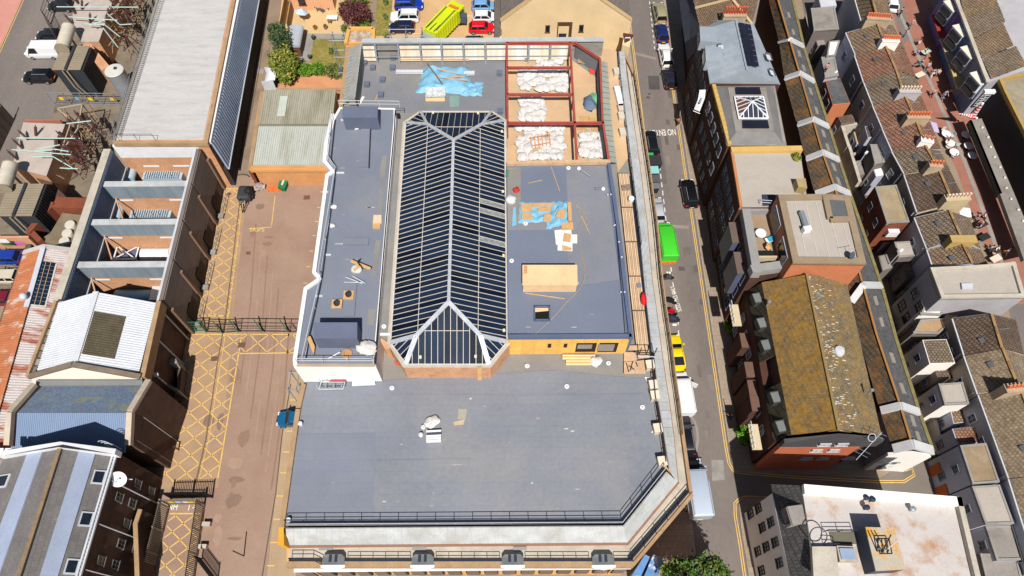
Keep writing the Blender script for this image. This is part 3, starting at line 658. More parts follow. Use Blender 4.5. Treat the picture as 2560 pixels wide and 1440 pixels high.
# ================================================================ loose things on the hall roof
def pt(px,py,z):p=W(px,py,z);return p
dm=M();dm.lathe((0,0,0),[(.24,0),(.24,.05),(.17,.09),(.16,.05),(.06,.05)],14);dmesh=dm.mesh('cap_disc',m_whp,40);dk=M();dk.lathe((0,0,0),[(.06,.05),(.06,.1)],8);dkm=dk.mesh('cap_knob',flat(120,124,130))
def cap(px,py,z):
    o=link('drain_cap',dmesh,hall,loc=tuple(W(px,py,z+.05)));link('knob',dkm,o,local=True)
for x,y in ((980,970),(1318,915),(1417,966),(1521,908),(1606,1018)):cap(x,y,ZR+.04)
for x,y in ((995,705),(960,816)):cap(x,y,ZG+.02)
for x,y in ((1279,652),(1314,559),(1421,420)):cap(x,y,ZS+.05)
bk=M();bk.lathe((0,0,0),[(.16,0),(.2,.38),(.21,.38),(.21,.42),(.19,.42)],12);bkm=bk.mesh('bucket_body',m_whp,40);bh=M();bh.pipe([Vector((.2*cos(a),.06*sin(a)*0,.42+.12*sin(a))) for a in [pi*i/6 for i in range(7)]],.012,4);bhm=bh.mesh('bucket_handle',m_steel)
for x,y,l in ((1059,1071,'white bucket closest to the white sack on the front roof'),(1053,1090,'white bucket lowest left of the stack of white boards'),(753,1062,'white bucket by the left parapet of the front roof'),(724,1302,'white tub in the front left corner of the front roof')):
    t=thing('bucket',l,'bucket',W(x,y,ZR+.05));link('body',bkm,t,local=True);link('handle',bhm,t,local=True)
sack_meshes=[]
for sd_ in range(5):
    rr=random.Random(40+sd_);m=M();m.blob((0,0,.22),(.7,.6,.26),16,9,.15,rr,flat=-.2);sack_meshes.append(m.mesh('sack_body',m_poly,30))
knot=M();knot.lathe((0,0,0),[(.12,0),(.05,.08),(.12,.2),(.02,.22)],7);knotm=knot.mesh('sack_neck',m_poly,50)
def sack(px,py,z,label,group,s_=1.0,rnd=R):
    t=thing('rubble_sack',label,'sack',W(px,py,z),group,rnd.random()*6)
    link('sack_bag',sack_meshes[rnd.randrange(5)],t,local=True,sc=(s_*(.8+.4*rnd.random()),s_*(.8+.4*rnd.random()),s_*(.8+.5*rnd.random())))
    if rnd.random()<.55:link('tied_neck',knotm,t,local=True,loc=(0,0,.5*s_),rot=(rnd.random()*.8,rnd.random()*.8,0))
    return t
def heap(x0,y0,x1,y1,step,label,group,seed,skip=.06,s_=.95,skew=0):
    rr=random.Random(seed);y=y0
    while y <= y1:
        x=x0
        while x <= x1:
            if rr.random()>skip:sack(x+rr.uniform(-4,4)+skew*(y-y0),y+rr.uniform(-3,3),ZR+.04+rr.random()*.3,label,group,s_,rr)
            x += step
        y += step*.74
heap(1306,178,1418,230,15,'white rubble sack in the wide heap under the second steel bay','sacks of the wide heap',1,.12)
heap(1346,158,1400,172,15,'white rubble sack at the back under the rearmost steel beam','sacks by the rear beam',2)
heap(1308,254,1366,300,15,'white rubble sack in the square heap of the middle steel bay','sacks of the square heap',3,.02)
heap(1302,324,1398,398,16,'white rubble sack in the large heap with a pallet on top','sacks of the pallet heap',4,.04)
heap(1456,340,1506,396,16,'white rubble sack in the heap against the right cladding','sacks by the right cladding',5,.05,skew=.12)
m=M()
for i in range(2):a,b=W(1322,346+i*19,ZR+.75),W(1374,338+i*19,ZR+.75);m.beam(a,b,.1,.08)
t=thing('timber_pallet','orange timber pallet frame lying on the largest sack heap','pallet',W(1350,355,ZR+.6))
for i in range(2):a,b=W(1322,346+i*20,ZR+.8),W(1376,336+i*20,ZR+.8);mm=M();mm.beam(a,b,.1,.08);mm.obj('rail',flat(200,130,80),t)
for i in range(6):a,b=W(1326+i*9.4,342-i*1.6,ZR+.87),W(1330+i*9.2,370-i*1.6,ZR+.87);mm=M();mm.beam(a,b,.09,.05);mm.obj('slat',flat(206,140,88),t)
def stick(pts,z,label,wd=.09,mat=m_wood,name='timber_batten',cat='batten',group=None):
    m_=M();m_.beam(W(*pts[0],z),W(*pts[1],z),wd,.06);return single(name,label,cat,mat,m_,group)
stick([(1324,376),(1352,370)],ZR+.7,'loose plank beside the pallet on the large sack heap',.4)
def board(name,label,cat,pts,z,mat,t=.06,group=None):
    m_=M();m_.plate(PX(pts,z),t);return single(name,label,cat,mat,m_,group)
board('plywood_sheet','brown plywood sheet lying in the rear right corner of the steel frame','board',[(1447,136),(1470,140),(1466,160),(1443,156)],ZR+.3,flat(176,148,112))
board('red_sheet','crumpled red plastic sheet on the screed by the right cladding','sheet',[(1472,172),(1484,170),(1488,182),(1476,185)],ZR+.2,flat(220,76,60))
for x,y,c,l in ((1360,142,(150,190,206),'folded pale blue sheet by the rear posts, left one'),(1386,146,(160,206,224),'folded pale blue sheet by the rear posts, right one')):
    m=M();m.blob((*W(x,y,ZR)[:2],ZR+.15),(.75,.55,.25),10,5,.2);single('folded_sheet',l,'sheet',flat(*c),m,smooth=50)
m=M();m.blob((*W(1473,262,ZR)[:2],ZR+.3),(.8,1.2,.5),10,6,.25);single('grey_tarpaulin_bundle','dark grey tarpaulin bundle in the right steel bay','tarpaulin',flat(96,116,138),m,smooth=40)
m=M();m.blob((*W(1488,250,ZR)[:2],ZR+.25),(.8,.9,.35),10,6,.25);single('green_netting','green debris netting beside the grey tarpaulin bundle','netting',flat(120,180,140),m,smooth=40)
for k,(x,y) in enumerate(((1462,298),(1485,302),(1455,320),(1490,322))):
    t=thing('shipping_pallet',['pallet at the left above the lower steel beam','pallet at the right above the lower steel beam','pallet at the left below the lower steel beam','pallet at the right below the lower steel beam'][k],'pallet',W(x,y,ZR))
    p=W(x,y,ZR)
    for i in range(6):mm=M();mm.box((p.x-.5+i*.2,p.y,ZR+.16),(.12,.8,.03));mm.obj('slat',m_wood,t)
    for i in (-1,0,1):mm=M();mm.box((p.x,p.y+i*.36,ZR+.08),(1.15,.09,.1));mm.obj('bearer',m_wood,t)
t=thing('spoil_bucket','grey builder drum standing near the rear left of the steel frame','drum',W(1315,150,ZR));mm=M();mm.lathe(W(1315,150,ZR+.05),[(.3,0),(.34,.6),(.36,.6),(.3,.55)],12);mm.obj('drum_body',flat(130,140,146),t,smooth=40)
mm=M();mm.lathe(W(1315,150,ZR+.05),[(.02,.5),(.3,.52)],12);mm.obj('drum_fill',flat(96,100,100),t)
t=thing('tarpaulin_stack','crumpled light blue tarpaulin over a stack of boards on the rear roof','tarpaulin',W(1110,205,ZR))
def drape(name,poly,zc,mat,parent,n=16,seed=0,amp=.1,base=ZR+.06):
    rr=random.Random(seed);P=PX(poly,base);a,b,c_,d_=P;m_=M();k=0
    ph=[rr.uniform(0,6) for i in range(8)]
    for j in range(n+1):
        for i in range(n+1):
            u,v=i/n,j/n;p=a.lerp(b,u).lerp(d_.lerp(c_,u),v)
            e=min(u,1-u,v,1-v);h=base+(zc*min(1,e*7))+amp*(sin(u*17+ph[0]+v*5)+sin(v*15+ph[1]-u*9)+sin((u+v)*23+ph[2]))*(.3+.5*min(1,e*8))
            m_.v.append((p.x+amp*sin(v*20+ph[3]),p.y+amp*sin(u*18+ph[4]),max(base,h)))
    m_.idx([(j*(n+1)+i,j*(n+1)+i+1,(j+1)*(n+1)+i+1,(j+1)*(n+1)+i) for j in range(n) for i in range(n)])
    return m_.obj(name,mat,parent,smooth=35,fix=False)
drape('tarp',[(1040,232),(1178,236),(1172,170),(1060,167)],.75,m_tarp,t,18,3)
drape('tarp_tail',[(1150,240),(1204,240),(1208,206),(1150,205)],.2,m_tarp,t,10,4)
board('stacked_panels','pale speckled panels stacked in front of the blue tarpaulin on the rear roof','panels',[(1064,219),(1113,217),(1114,238),(1064,240)],ZR+.8,mt('terrazzo_panel',col(206,212,212),.7,.3,3,fine=.3,fsc=5),.25)
board('panel_skid','timber skid under the speckled panels on the rear roof','timber',[(1064,236),(1112,236),(1112,252),(1064,252)],ZR+.2,m_ply,.12)
board('green_netting_strip','pale green netting patch lying right of the speckled panels','netting',[(1124,240),(1148,239),(1148,266),(1124,268)],ZR+.08,flat(130,156,148),.02)
stick([(1068,158),(1106,210)],ZR+1.0,'long brown pole leaning across the rear tarpaulin',.14,flat(120,92,70),'pole','pole')
for a,l in (([(1092,172),(1150,186)],'upper plank lying on the rear tarpaulin'),([(1088,192),(1168,201)],'long plank lying across the middle of the rear tarpaulin'),([(1128,193),(1162,191)],'short stack of planks on the rear tarpaulin')):stick(a,ZR+.95,l,.16,flat(206,170,140))
for k,(a,b,l) in enumerate((((990,180),(1058,180),'long pale steel channel on blocks left of the rear tarpaulin'),((1160,183),(1186,183),'short pale steel channel on blocks right of the rear tarpaulin'),((997,147),(1172,147),'long pale timber rail on blocks below the rear wall'))):
    t=thing('steel_channel',l,'channel',W(*a,ZR));z=ZR+.45
    mm=M();mm.ibeam(W(*a,z),W(*b,z),.5,.28);mm.obj('channel',m_raill if k<2 else m_plank,t)
    for f in (.1,.5,.9):p=W(a[0]+(b[0]-a[0])*f,a[1]+2,ZR);mm=M();mm.box((p.x,p.y,ZR+.2),(.6,.6,.3));mm.obj('block',m_conc2,t)
ub=M();ub.box((0,0,.22),(.62,.62,.44));ub.box((0,0,.46),(.7,.7,.05));ubm=ub.mesh('kerb_box',flat(104,112,130))
for x,y in ((936,147),(984,148),(933,173),(982,173),(957,203),(953,241),(918,215),(912,160),(1249,187),(1251,282)):
    link('upstand_box',ubm,hall,loc=tuple(W(x,y,ZR+.02)))
board('white_sheet_scrap','torn white sheet at the foot of the left rear mansard','sheet',[(893,262),(906,240),(912,242),(900,262)],ZR+.1,m_scr,.02)
stick([(944,236),(939,250)],ZR+.1,'short timber offcut lying on the rear roof among the boxes')
t=thing('plywood_box','large pale plywood boxed upstand in the middle of the raised slab','box',W(1375,700,ZS));o=M();o.ext(PX([(1308,664),(1441,664),(1442,712),(1308,712)],ZS+1.5),ZS);o.obj('sides',m_ply,t)
mm=M();mm.plate(PX([(1306,662),(1443,662),(1444,713),(1306,713)],ZS+1.56),.06);mm.obj('lid',m_ply,t)
mm=M();mm.plate(PX([(1310,664),(1318,664),(1318,684),(1310,684)],ZS+1.6),.03);mm.obj('patch',flat(200,150,108),t)
t=thing('roof_hatch','open square roof hatch with a dark opening in the front of the slab','hatch',W(1355,785,ZS))
for a,b in (((1336,768),(1374,768)),((1336,801),(1374,801)),((1336,766),(1336,803)),((1374,766),(1374,803))):mm=M();mm.beam(W(*a,ZS+.2),W(*b,ZS+.2),.14,.4);mm.obj('kerb',m_memk,t)
mm=M();mm.plate(PX([(1338,769),(1372,769),(1372,799),(1338,799)],ZS+.13),.02);mm.obj('shaft',flat(24,18,14,.9),t)
mm=M();mm.plate(PX([(1338,770),(1371,770),(1371,777),(1338,780)],ZS+.16),.02);mm.obj('shaft_lining',m_ply,t)
t=thing('slab_tarpaulin','rumpled light blue tarpaulin under cardboard sheets on the slab','tarpaulin',W(1360,540,ZS))
drape('tarp',[(1296,560),(1378,553),(1382,506),(1300,506)],.18,m_tarp,t,14,8,.07,ZS+.1);drape('tarp',[(1364,575),(1418,560),(1424,504),(1378,504)],.14,m_tarp,t,14,9,.08,ZS+.12)
for k,(q,l) in enumerate((([(1302,508),(1332,508),(1330,528),(1303,530)],'cardboard sheet at the upper left of the slab tarpaulin'),([(1332,507),(1386,507),(1384,516),(1332,517)],'long cardboard sheet along the back of the slab tarpaulin'),([(1304,532),(1330,532),(1330,547),(1304,548)],'cardboard sheet at the lower left of the slab tarpaulin'),([(1346,520),(1377,518),(1377,528),(1344,530)],'cardboard sheet in the middle of the slab tarpaulin'),([(1360,536),(1378,535),(1378,552),(1359,552)],'cardboard sheet at the lower right of the slab tarpaulin'),([(1398,522),(1417,526),(1408,547),(1389,541)],'tilted pink-brown cardboard on the right half of the slab tarpaulin'),([(1418,505),(1428,505),(1430,552),(1421,552)],'narrow plywood strip at the right edge of the slab tarpaulin'))):
    m=M();m.plate(PX(q,ZS+.5+.02*k),.02);single('cardboard_sheet',l,'cardboard',m_card,m)
for k,(q,l,mm_) in enumerate((([(1386,576),(1428,570),(1430,604),(1390,612)],'white foil sheet just below the slab tarpaulin',m_scr),([(1394,604),(1431,600),(1431,628),(1394,626)],'white foil sheet lowest of the spread',m_scr),([(1424,586),(1443,586),(1443,608),(1424,608)],'small white foil sheet on the right of the spread',m_scr),([(1403,558),(1432,554),(1434,574),(1404,576)],'plywood piece at the top of the foil spread',m_card),([(1411,582),(1428,585),(1426,606),(1407,603)],'cardboard piece in the centre of the foil spread',m_card),([(1406,612),(1430,620),(1428,626),(1406,626)],'cardboard strip at the bottom of the foil spread',m_card))):
    m=M();m.plate(PX(q,ZS+.16+.025*k),.02);single('foil_sheet' if mm_ is m_scr else 'cardboard_piece',l,'sheet' if mm_ is m_scr else 'cardboard',mm_,m)
board('blue_strip','narrow blue plastic strip beside the skylight left of the tarpaulin','sheet',[(1283,518),(1289,518),(1291,562),(1280,566)],ZS+.1,flat(120,186,220),.02)
m=M();m.blob((*W(1277,503,ZS)[:2],ZS+.3),(.6,.55,.4),10,6,.15,flat=-.28);single('bulk_bag','white bulk bag on the dusty strip between skylight and slab','bag',m_poly,m,smooth=50)
m=M();m.blob((*W(1291,477,ZS)[:2],ZS+.14),(.4,.4,.2),8,5,.3);single('red_bag','small red bag on the dusty strip beside the skylight','bag',flat(190,60,56),m,smooth=50)
board('green_mat','small green mat at the far end of the strip beside the skylight','mat',[(1265,424),(1272,424),(1271,442),(1264,442)],ZS+.1,flat(80,130,100),.03)
for a,l,wd in (([(1378,418),(1399,478)],'thin batten lying on the far blue sheet',.06),([(1452,540),(1474,584)],'thin batten on the slab right of the cardboard',.07),([(1314,733),(1411,747)],'long thin batten in front of the plywood box',.09),([(1320,458),(1356,450)],'pale thin rod on the far blue sheet',.04)):stick(a,ZS+.13,l,wd)
for k,(a,b) in enumerate((((1447,421),(1479,442)),((1488,471),(1508,472)))):
    t=thing('vent_pipe',['pale grey fallen vent pipe at the far right of the slab','short dark vent pipe with white end on the slab'][k],'pipe',W(*a,ZS));mm=M();mm.tube(W(*a,ZS+.25),W(*b,ZS+.25),.13,8);mm.obj('pipe',m_steel if k==0 else flat(110,118,136),t,smooth=40);mm=M();e=a if k==0 else b;mm.blob(W(*e,ZS+.28),(.25,.25,.24),8,5);mm.obj('cowl',m_whp,t,smooth=50)
def cable(pts,z,label,r=.03,mat=flat(190,166,130)):
    P=PX(pts,z);q=[]
    for i in range(len(P)-1):
        p0,p1,p2,p3=P[max(i-1,0)],P[i],P[i+1],P[min(i+2,len(P)-1)]
        for s_ in range(5):
            u=s_/5;q.append(.5*((2*p1)+(p2-p0)*u+(2*p0-5*p1+4*p2-p3)*u*u+(3*p1-p0-3*p2+p3)*u**3))
    q.append(P[-1]);m_=M();m_.pipe(q,r,4);return single('cable',label,'cable',mat,m_)
cable([(1334,838),(1380,796),(1420,752),(1450,720),(1462,680),(1452,630),(1446,580),(1456,552)],ZS+.14,'thin cable looping across the slab round the plywood box')
cable([(1440,514),(1452,522),(1462,540),(1470,552),(1466,562),(1458,548),(1444,522)],ZS+.14,'coil of thin rope right of the slab tarpaulin')
for i,(x,y) in enumerate(((1526,492),(1536,568),(1546,610),(1553,648),(1560,735),(1518,493),(1534,569),(1551,735))):
    m=M();m.box((*W(x,y,ZS)[:2],ZS+.42),(.14,.1,.08));m.obj('kerb_clip',m_whp,hall)
t=thing('board_stack','stack of white boards with timber battens on the front roof','boards',W(1085,1088,ZR))
for i in range(5):mm=M();mm.plate(PX([(1066,1076+i*6),(1103,1074+i*6),(1102,1079+i*6),(1066,1081+i*6)],ZR+.5),.35);mm.obj('board',m_whp if i != 1 else flat(70,76,96),t)
mm=M();mm.beam(W(1067,1072,ZR+.3),W(1066,1106,ZR+.3),.1);mm.obj('batten',m_wood,t)
sack(1080,1057,ZR+.05,'large white sack on top of the board stack of the front roof','sack of the board stack',1.0)
mm=M();mm.plate(PX([(1133,1055),(1162,1048),(1158,1062),(1136,1063)],ZR+.08),.02);single('dust_sheet','flattened beige sheet right of the board stack','sheet',flat(196,176,146),mm)
mm=M();mm.plate(PX([(1146,1022),(1168,1021),(1164,1048),(1144,1048)],ZR+.075),.01);mm.obj('dust_patch',flat(166,160,146),hall)
for k,(x,y,l) in enumerate(((873,741,'square plywood cover with a round dark pipe on the left wing, back one'),(844,763,'square plywood cover with a bent pipe on the left wing, front one'))):
    t=thing('pipe_cover',l,'cover',W(x,y,ZL));p=W(x,y,ZL);mm=M();mm.box((p.x,p.y,ZL+.28),(1.0,.95,.1));mm.obj('plywood_lid',m_card,t)
    mm=M();mm.lathe((p.x,p.y,ZL+.33),[(.3,0),(.3,.25),(.22,.25),(.22,.05)],12);mm.obj('pipe_collar',flat(60,60,62),t,smooth=40)
t=thing('sack_with_offcuts','white sack with timber offcuts and a black strap on the left wing','sack',W(892,668,ZL));mm=M();mm.blob(W(892,672,ZL+.3),(.6,.55,.4),12,6,.1,flat=-.28);mm.obj('bag',m_poly,t,smooth=50)
for a,b in (((877,652),(926,672)),((884,676),(900,664))):mm=M();mm.beam(W(*a,ZL+.75),W(*b,ZL+.75),.3,.06);mm.obj('offcut',m_wood,t)
mm=M();mm.pipe(PX([(898,648),(894,656),(902,664),(906,672)],ZL+.9),.06,5);mm.obj('strap',m_black,t)
board('cardboard_stack','pale cardboard box flattened near the middle of the left wing','cardboard',[(934,537),(954,537),(954,556),(932,557)],ZL+.3,flat(222,196,166),.25);board('brown_board','brown board just below the flattened cardboard on the left wing','board',[(932,557),(951,557),(950,571),(932,571)],ZL+.2,m_card,.15)
for x,y,l in ((836,519,'small white cloth near the left edge of the wing, back one'),(832,566,'small white cloth near the left edge of the wing, front one'),(892,322,'white bent strip on the wing below the rear plant box')):m=M();m.blob((*W(x,y,ZL)[:2],ZL+.15),(.35,.3,.16),8,5,.3);single('white_cloth',l,'cloth',m_poly,m,smooth=50)
for k,(a,b) in enumerate((((860,705),(912,706)),((864,692),(906,709)),((882,690),(914,708)))):
    m=M();m.tube(W(*a,ZL+.3),W(*b,ZL+.3),.05,6);single('steel_tube',['lowest pale tube of the loose bundle on the left wing','long tilted pale tube of the loose bundle on the left wing','short tilted pale tube of the loose bundle on the left wing'][k],'tube',m_raill,m)
sack(917,873,ZL+.05,'white crumpled sack at the front right corner of the left wing','sack of the wing corner',1.3)
board('timber_offcuts','upright timber sheets beside the front plant box of the left wing','timber',[(766,842),(776,840),(787,866),(784,886),(778,872)],ZL+.5,m_card,.4)
m=M();m.lathe(W(868,885,ZL+.05),[(.5,0),(.5,.12),(.3,.12),(.3,.02)],10);single('cable_reel','brown cable reel at the front railing of the left wing','reel',flat(180,140,100),m)
stick([(820,897),(850,880)],ZL+.3,'white pole lying by the front railing of the left wing',.1,m_whp,'white_pole','pole')
t=thing('rack_trolley','white tubular rack lying on the roof below the white panelled wing end','rack',W(830,960,ZR));
for z in (.1,.9):
    for a,b in (((803,955),(862,955)),((797,973),(858,972)),((803,955),(797,973)),((862,955),(858,972))):mm=M();mm.tube(W(*a,ZR+z),W(*b,ZR+z),.05,5);mm.obj('rail',m_raill,t)
for x,y in ((803,955),(822,955),(842,955),(862,955),(797,973),(818,973),(838,972),(858,972)):mm=M();mm.tube(W(x,y,ZR+.05),W(x,y,ZR+.05)+Vector((0,0,.9)),.04,5);mm.obj('upright',m_raill,t)
mm=M();mm.beam(W(824,953,ZR+.95),W(864,953,ZR+.95),.12,.1);mm.obj('red_bar',flat(190,60,66),t)
board('insulation_slabs','white insulation slabs lying right of the tubular rack','slabs',[(882,950),(936,948),(938,960),(880,963)],ZR+.4,m_whp,.3)
m=M();m.lathe(W(951,925,ZR+.03),[(.12,0),(.12,.45),(.04,.55),(.04,.6)],10);single('fire_extinguisher','red extinguisher standing at the right corner of the white wing end','extinguisher',flat(190,46,46),m,smooth=40)
board('red_cloth','dark orange cloth on the left corner of the skylight plinth','cloth',[(984,898),(996,906),(998,916),(988,910)],ZR+1.2,flat(196,90,60),.05)
t=thing('timber_pile','pile of fresh sawn timber lying in front of the timber wall','timber',W(1450,900,ZR))
for i in range(7):y=889+i*3.6;mm=M();mm.beam(W(1406+(i>2)*9,y,ZR+.35-.03*i),W(1488-(i%3)*5,y,ZR+.35-.03*i),.16,.16);mm.obj('length',m_wood if i%2 else flat(240,214,166),t)
mm=M();mm.plate(PX([(1415,903),(1480,901),(1478,913),(1416,913)],ZR+.1),.06);mm.obj('sheet',m_osb,t)
m=M();m.blob((*W(1488,905,ZR)[:2],ZR+.25),(.6,.6,.35),9,5,.25);single('white_wrap','white plastic wrapping at the right end of the timber pile','wrap',m_poly,m,smooth=50)
for k,q in enumerate(([(1556,864),(1618,862),(1620,874),(1556,876)],[(1560,880),(1590,880),(1592,902),(1560,904)],[(1594,878),(1624,876),(1626,894),(1596,896)],[(1560,906),(1610,900),(1614,934),(1560,934)])):
    m=M();m.plate(PX(q,ZR+.3+.03*k),.08);single('scaffold_board',['scaffold board across the end of the plank walkway','scaffold boards left of the dark tube scatter','scaffold boards at the right end by the railing','lowest scaffold boards with scattered dark tubes'][k],'board',m_plank,m)
for k,(a,b) in enumerate((((1566,908),(1572,930)),((1572,914),(1586,924)),((1582,904),(1576,926)),((1590,905),(1594,916)))):
    m=M();m.tube(W(*a,ZR+.45),W(*b,ZR+.45),.05,5);tag(m.obj('dark_tube',m_rail),'short dark scaffold tube lying on the lowest boards','tube','scattered scaffold tubes')
t=thing('tube_scaffold','small pale scaffold frame beside the end of the plank walkway','scaffold',W(1612,885,ZR))
for z in (.4,1.1,1.8):mm=M();mm.tube(W(1594,890,ZR+z),W(1640,892,ZR+z),.05,5);mm.obj('ledger',m_raill,t)
for x in (1596,1614,1634):mm=M();mm.tube(W(x,890,ZR),W(x,890,ZR)+Vector((0,0,2)),.05,5);mm.obj('standard',m_rail,t)
for k,(x,y) in enumerate(((1622,918),(1630,968),(1634,994),(1641,1076),(1652,1158))):
    p=W(x,y,ZR);m=M();m.box((p.x,p.y,ZR+.4),(.75,.8,.8),.1);t=thing('air_handling_box',['cream roof box by the right railing, level with the timber pile','cream roof box by the right railing, just below the lifted sheet corner','cream roof box by the right railing, third from the back','cream roof box by the right railing with a white triangular sheet','cream roof box at the corner where the railing turns'][k],'box',p);m.obj('casing',flat(216,200,176),t);mm=M();mm.box((p.x,p.y,ZR+.83),(.8,.85,.06),.1);mm.obj('lid',flat(226,212,190),t)
board('white_triangle_sheet','white triangular sheet corner beside a cream roof box','sheet',[(1628,1081),(1634,1073),(1636,1083)],ZR+.12,m_scr,.02)
board('lifted_corner','white lifted membrane corner by the right railing of the front roof','sheet',[(1611,942),(1630,944),(1632,962),(1620,958)],ZR+.14,m_scr,.02)
for k,(x,y) in enumerate(((1540,187),(1546,250),(1551,278),(1552,298),(1555,338))):
    p=W(x,y,ZR);m=M();m.box((p.x,p.y,ZR+.4),(.7,1.0 if k != 1 else 3.2,.7),.1);tag(m.obj('walkway_box',m_whp if k==1 else flat(206,194,176)),['cream box on the rear right walkway nearest the back','long white box on the rear right walkway','cream box just below the long white box of the walkway','second cream box below the long white box','cream box on the walkway nearest the slab'][k],'box')
m=M();m.blob((*W(1606,757,ZR)[:2],ZR+.85),(.34,.8,.28),8,6,.05);single('red_crate_bag','bright red holdall lying on the plank walkway','bag',flat(228,40,44),m,smooth=40)
board('slate_offcut','slate-blue sheet offcut on the plank walkway above the red bag','sheet',[(1592,709),(1602,707),(1604,718),(1594,719)],ZR+.66,flat(120,130,156),.03)
m=M();m.lathe(W(1577,502,ZR+.55),[(.3,0),(.34,.5),(.3,.55)],10);single('white_drum','white drum at the edge of the plank walkway','drum',m_whp,m,smooth=40)
board('rubble_mat','grey rubble heap on the planks near the far end of the walkway','rubble',[(1553,462),(1574,460),(1578,474),(1556,476)],ZR+.7,mt('rubble',col(140,124,112),.9,.35,3,fine=.4),.1)
bl=thing('brick_corner_tower','square ochre brick corner tower with rubbish on its open top behind the hall','tower',W(900,90,0))
tp=PX([(872,70),(934,70),(934,108),(862,108)],10.6);m=M();m.ext(tp,0);m.obj('wall',m_ochre,bl)
m=M();m.plate(PX([(877,77),(929,77),(927,104),(872,104)],10.66),.05);m.obj('rubbish_floor',mt('rubbish',col(200,180,160),.9,.3,2,col(150,130,110),.5,1.5,fine=.3),bl)
for a,b in (((872,72),(934,72)),((934,72),(933,108)),((873,72),(865,108))):mm=M();mm.beam(W(*a,10.75),W(*b,10.75),.45,.35);mm.obj('coping',flat(222,170,90),bl)
def scaffold(label,base,nx,dx,dy,lev,h):
    t=thing('tube_scaffold',label,'scaffold',base);b=Vector(base)
    for i in range(nx):
        for j in (0,1):p=b+Vector((i*dx,j*dy,0));mm=M();mm.tube(p,p+Vector((0,0,h)),.05,5);mm.obj('standard',m_steel,t)
    for k in range(lev):
        z=h*(k+1)/lev-.3
        for j in (0,1):mm=M();mm.tube(b+Vector((-.3,j*dy,z)),b+Vector(((nx-1)*dx+.3,j*dy,z)),.05,5);mm.obj('ledger',m_steel,t)
        for i in range(nx):mm=M();mm.tube(b+Vector((i*dx,-.3,z)),b+Vector((i*dx,dy+.3,z)),.05,5);mm.obj('transom',m_steel,t)
    return t
scaffold('tube scaffold behind the hall wall beside the grass strip',Vector((*W(972,106,ZF)[:2],0))+Vector((0,1.0,0)),3,2.0,1.2,3,13)
scaffold('tube scaffold at the left corner behind the brick tower',Vector((*W(862,112,ZR)[:2],0))+Vector((-1.6,0,0)),2,1.4,1.3,4,11)
t=scaffold('brown stacked scaffold beside the left edge of the front roof',Vector((*W(756,962,ZR)[:2],0))+Vector((-1.2,-.6,0)),2,.8,1.8,3,10.6)
rr=random.Random(77)
for k in range(46):
    x,y,z=(rr.uniform(760,1600),rr.uniform(985,1270),ZR+.055) if k<22 else ((rr.uniform(800,930),rr.uniform(330,800),ZL+.045) if k<38 else (rr.uniform(1290,1530),rr.uniform(430,820),ZS+.11))
    p=W(x,y,z);a=rr.uniform(.08,.4)*(2 if k%9==0 else 1);b=rr.uniform(.03,.12);m=M();m.face([p+Vector((a*cos(q)*rr.uniform(.6,1),b*sin(q)*rr.uniform(.6,1),0)) for q in [i*pi/4 for i in range(8)]]);m.obj('scuff_mark',flat(*((158,156,154) if k%3 else (190,188,184)),.9),hall,fix=False)
# ================================================================ windows on walls
def wall_frame(a,b):
    """a, b: base points of a wall seen from outside; returns along and outward directions (outward is to the right of a->b)"""
    d=(b-a);d.z=0;L_=d.length;d.normalize();return d,Vector((d.y,-d.x,0)),L_
WC={}
def window(parent,c,d,n,w_=1.0,h_=1.5,fr=m_whp,cross=1,gl=None):
    """framed window: frame part with pane sub-part"""
    k=(round(w_,2),round(h_,2),fr.name,cross)
    if k not in WC:
        m_=M();t=.09
        m_.box((0,0,h_/2-t/2),(w_,.12,t));m_.box((0,0,-h_/2+t/2),(w_+.14,.2,t));m_.box((-w_/2+t/2,0,0),(t,.12,h_));m_.box((w_/2-t/2,0,0),(t,.12,h_))
        if cross:m_.box((0,0,0),(w_,.1,.06));m_.box((0,0,0),(.05,.1,h_))
        q=M();q.box((0,.02,0),(w_-.1,.05,h_-.1));WC[k]=(m_.mesh('window_frame',fr),q.mesh('window_pane',m_win))
    rz=atan2(d.y,d.x)
    o=link('window',WC[k][0],parent,loc=tuple(c+n*.04),rz=rz);link('pane',WC[k][1],o,local=True);return o
def windows(parent,a,b,cols,rows,w_=1.0,h_=1.5,fr=m_whp,skip=(),m0=.06,m1=.94):
    d,n,L_=wall_frame(a,b)
    for i in range(cols):
        for j,z in enumerate(rows):
            if (i,j) in skip:continue
            f=m0+(m1-m0)*(i+.5)/cols;p=a+d*L_*f;window(parent,Vector((p.x,p.y,z)),d,n,w_,h_,fr)
def gable_roof(parent,el,er,rl,t=.18,mat=None,name='roof_slope',matr=None):
    """two slopes: el, er = eave edges (front,back), rl = ridge (front,back)"""
    o=[]
    for e,mm_ in ((el,mat),(er,matr or mat)):
        m_=M();m_.plate([e[0],e[1],rl[1],rl[0]],t);o.append(m_.obj(name,mm_,parent))
    return o
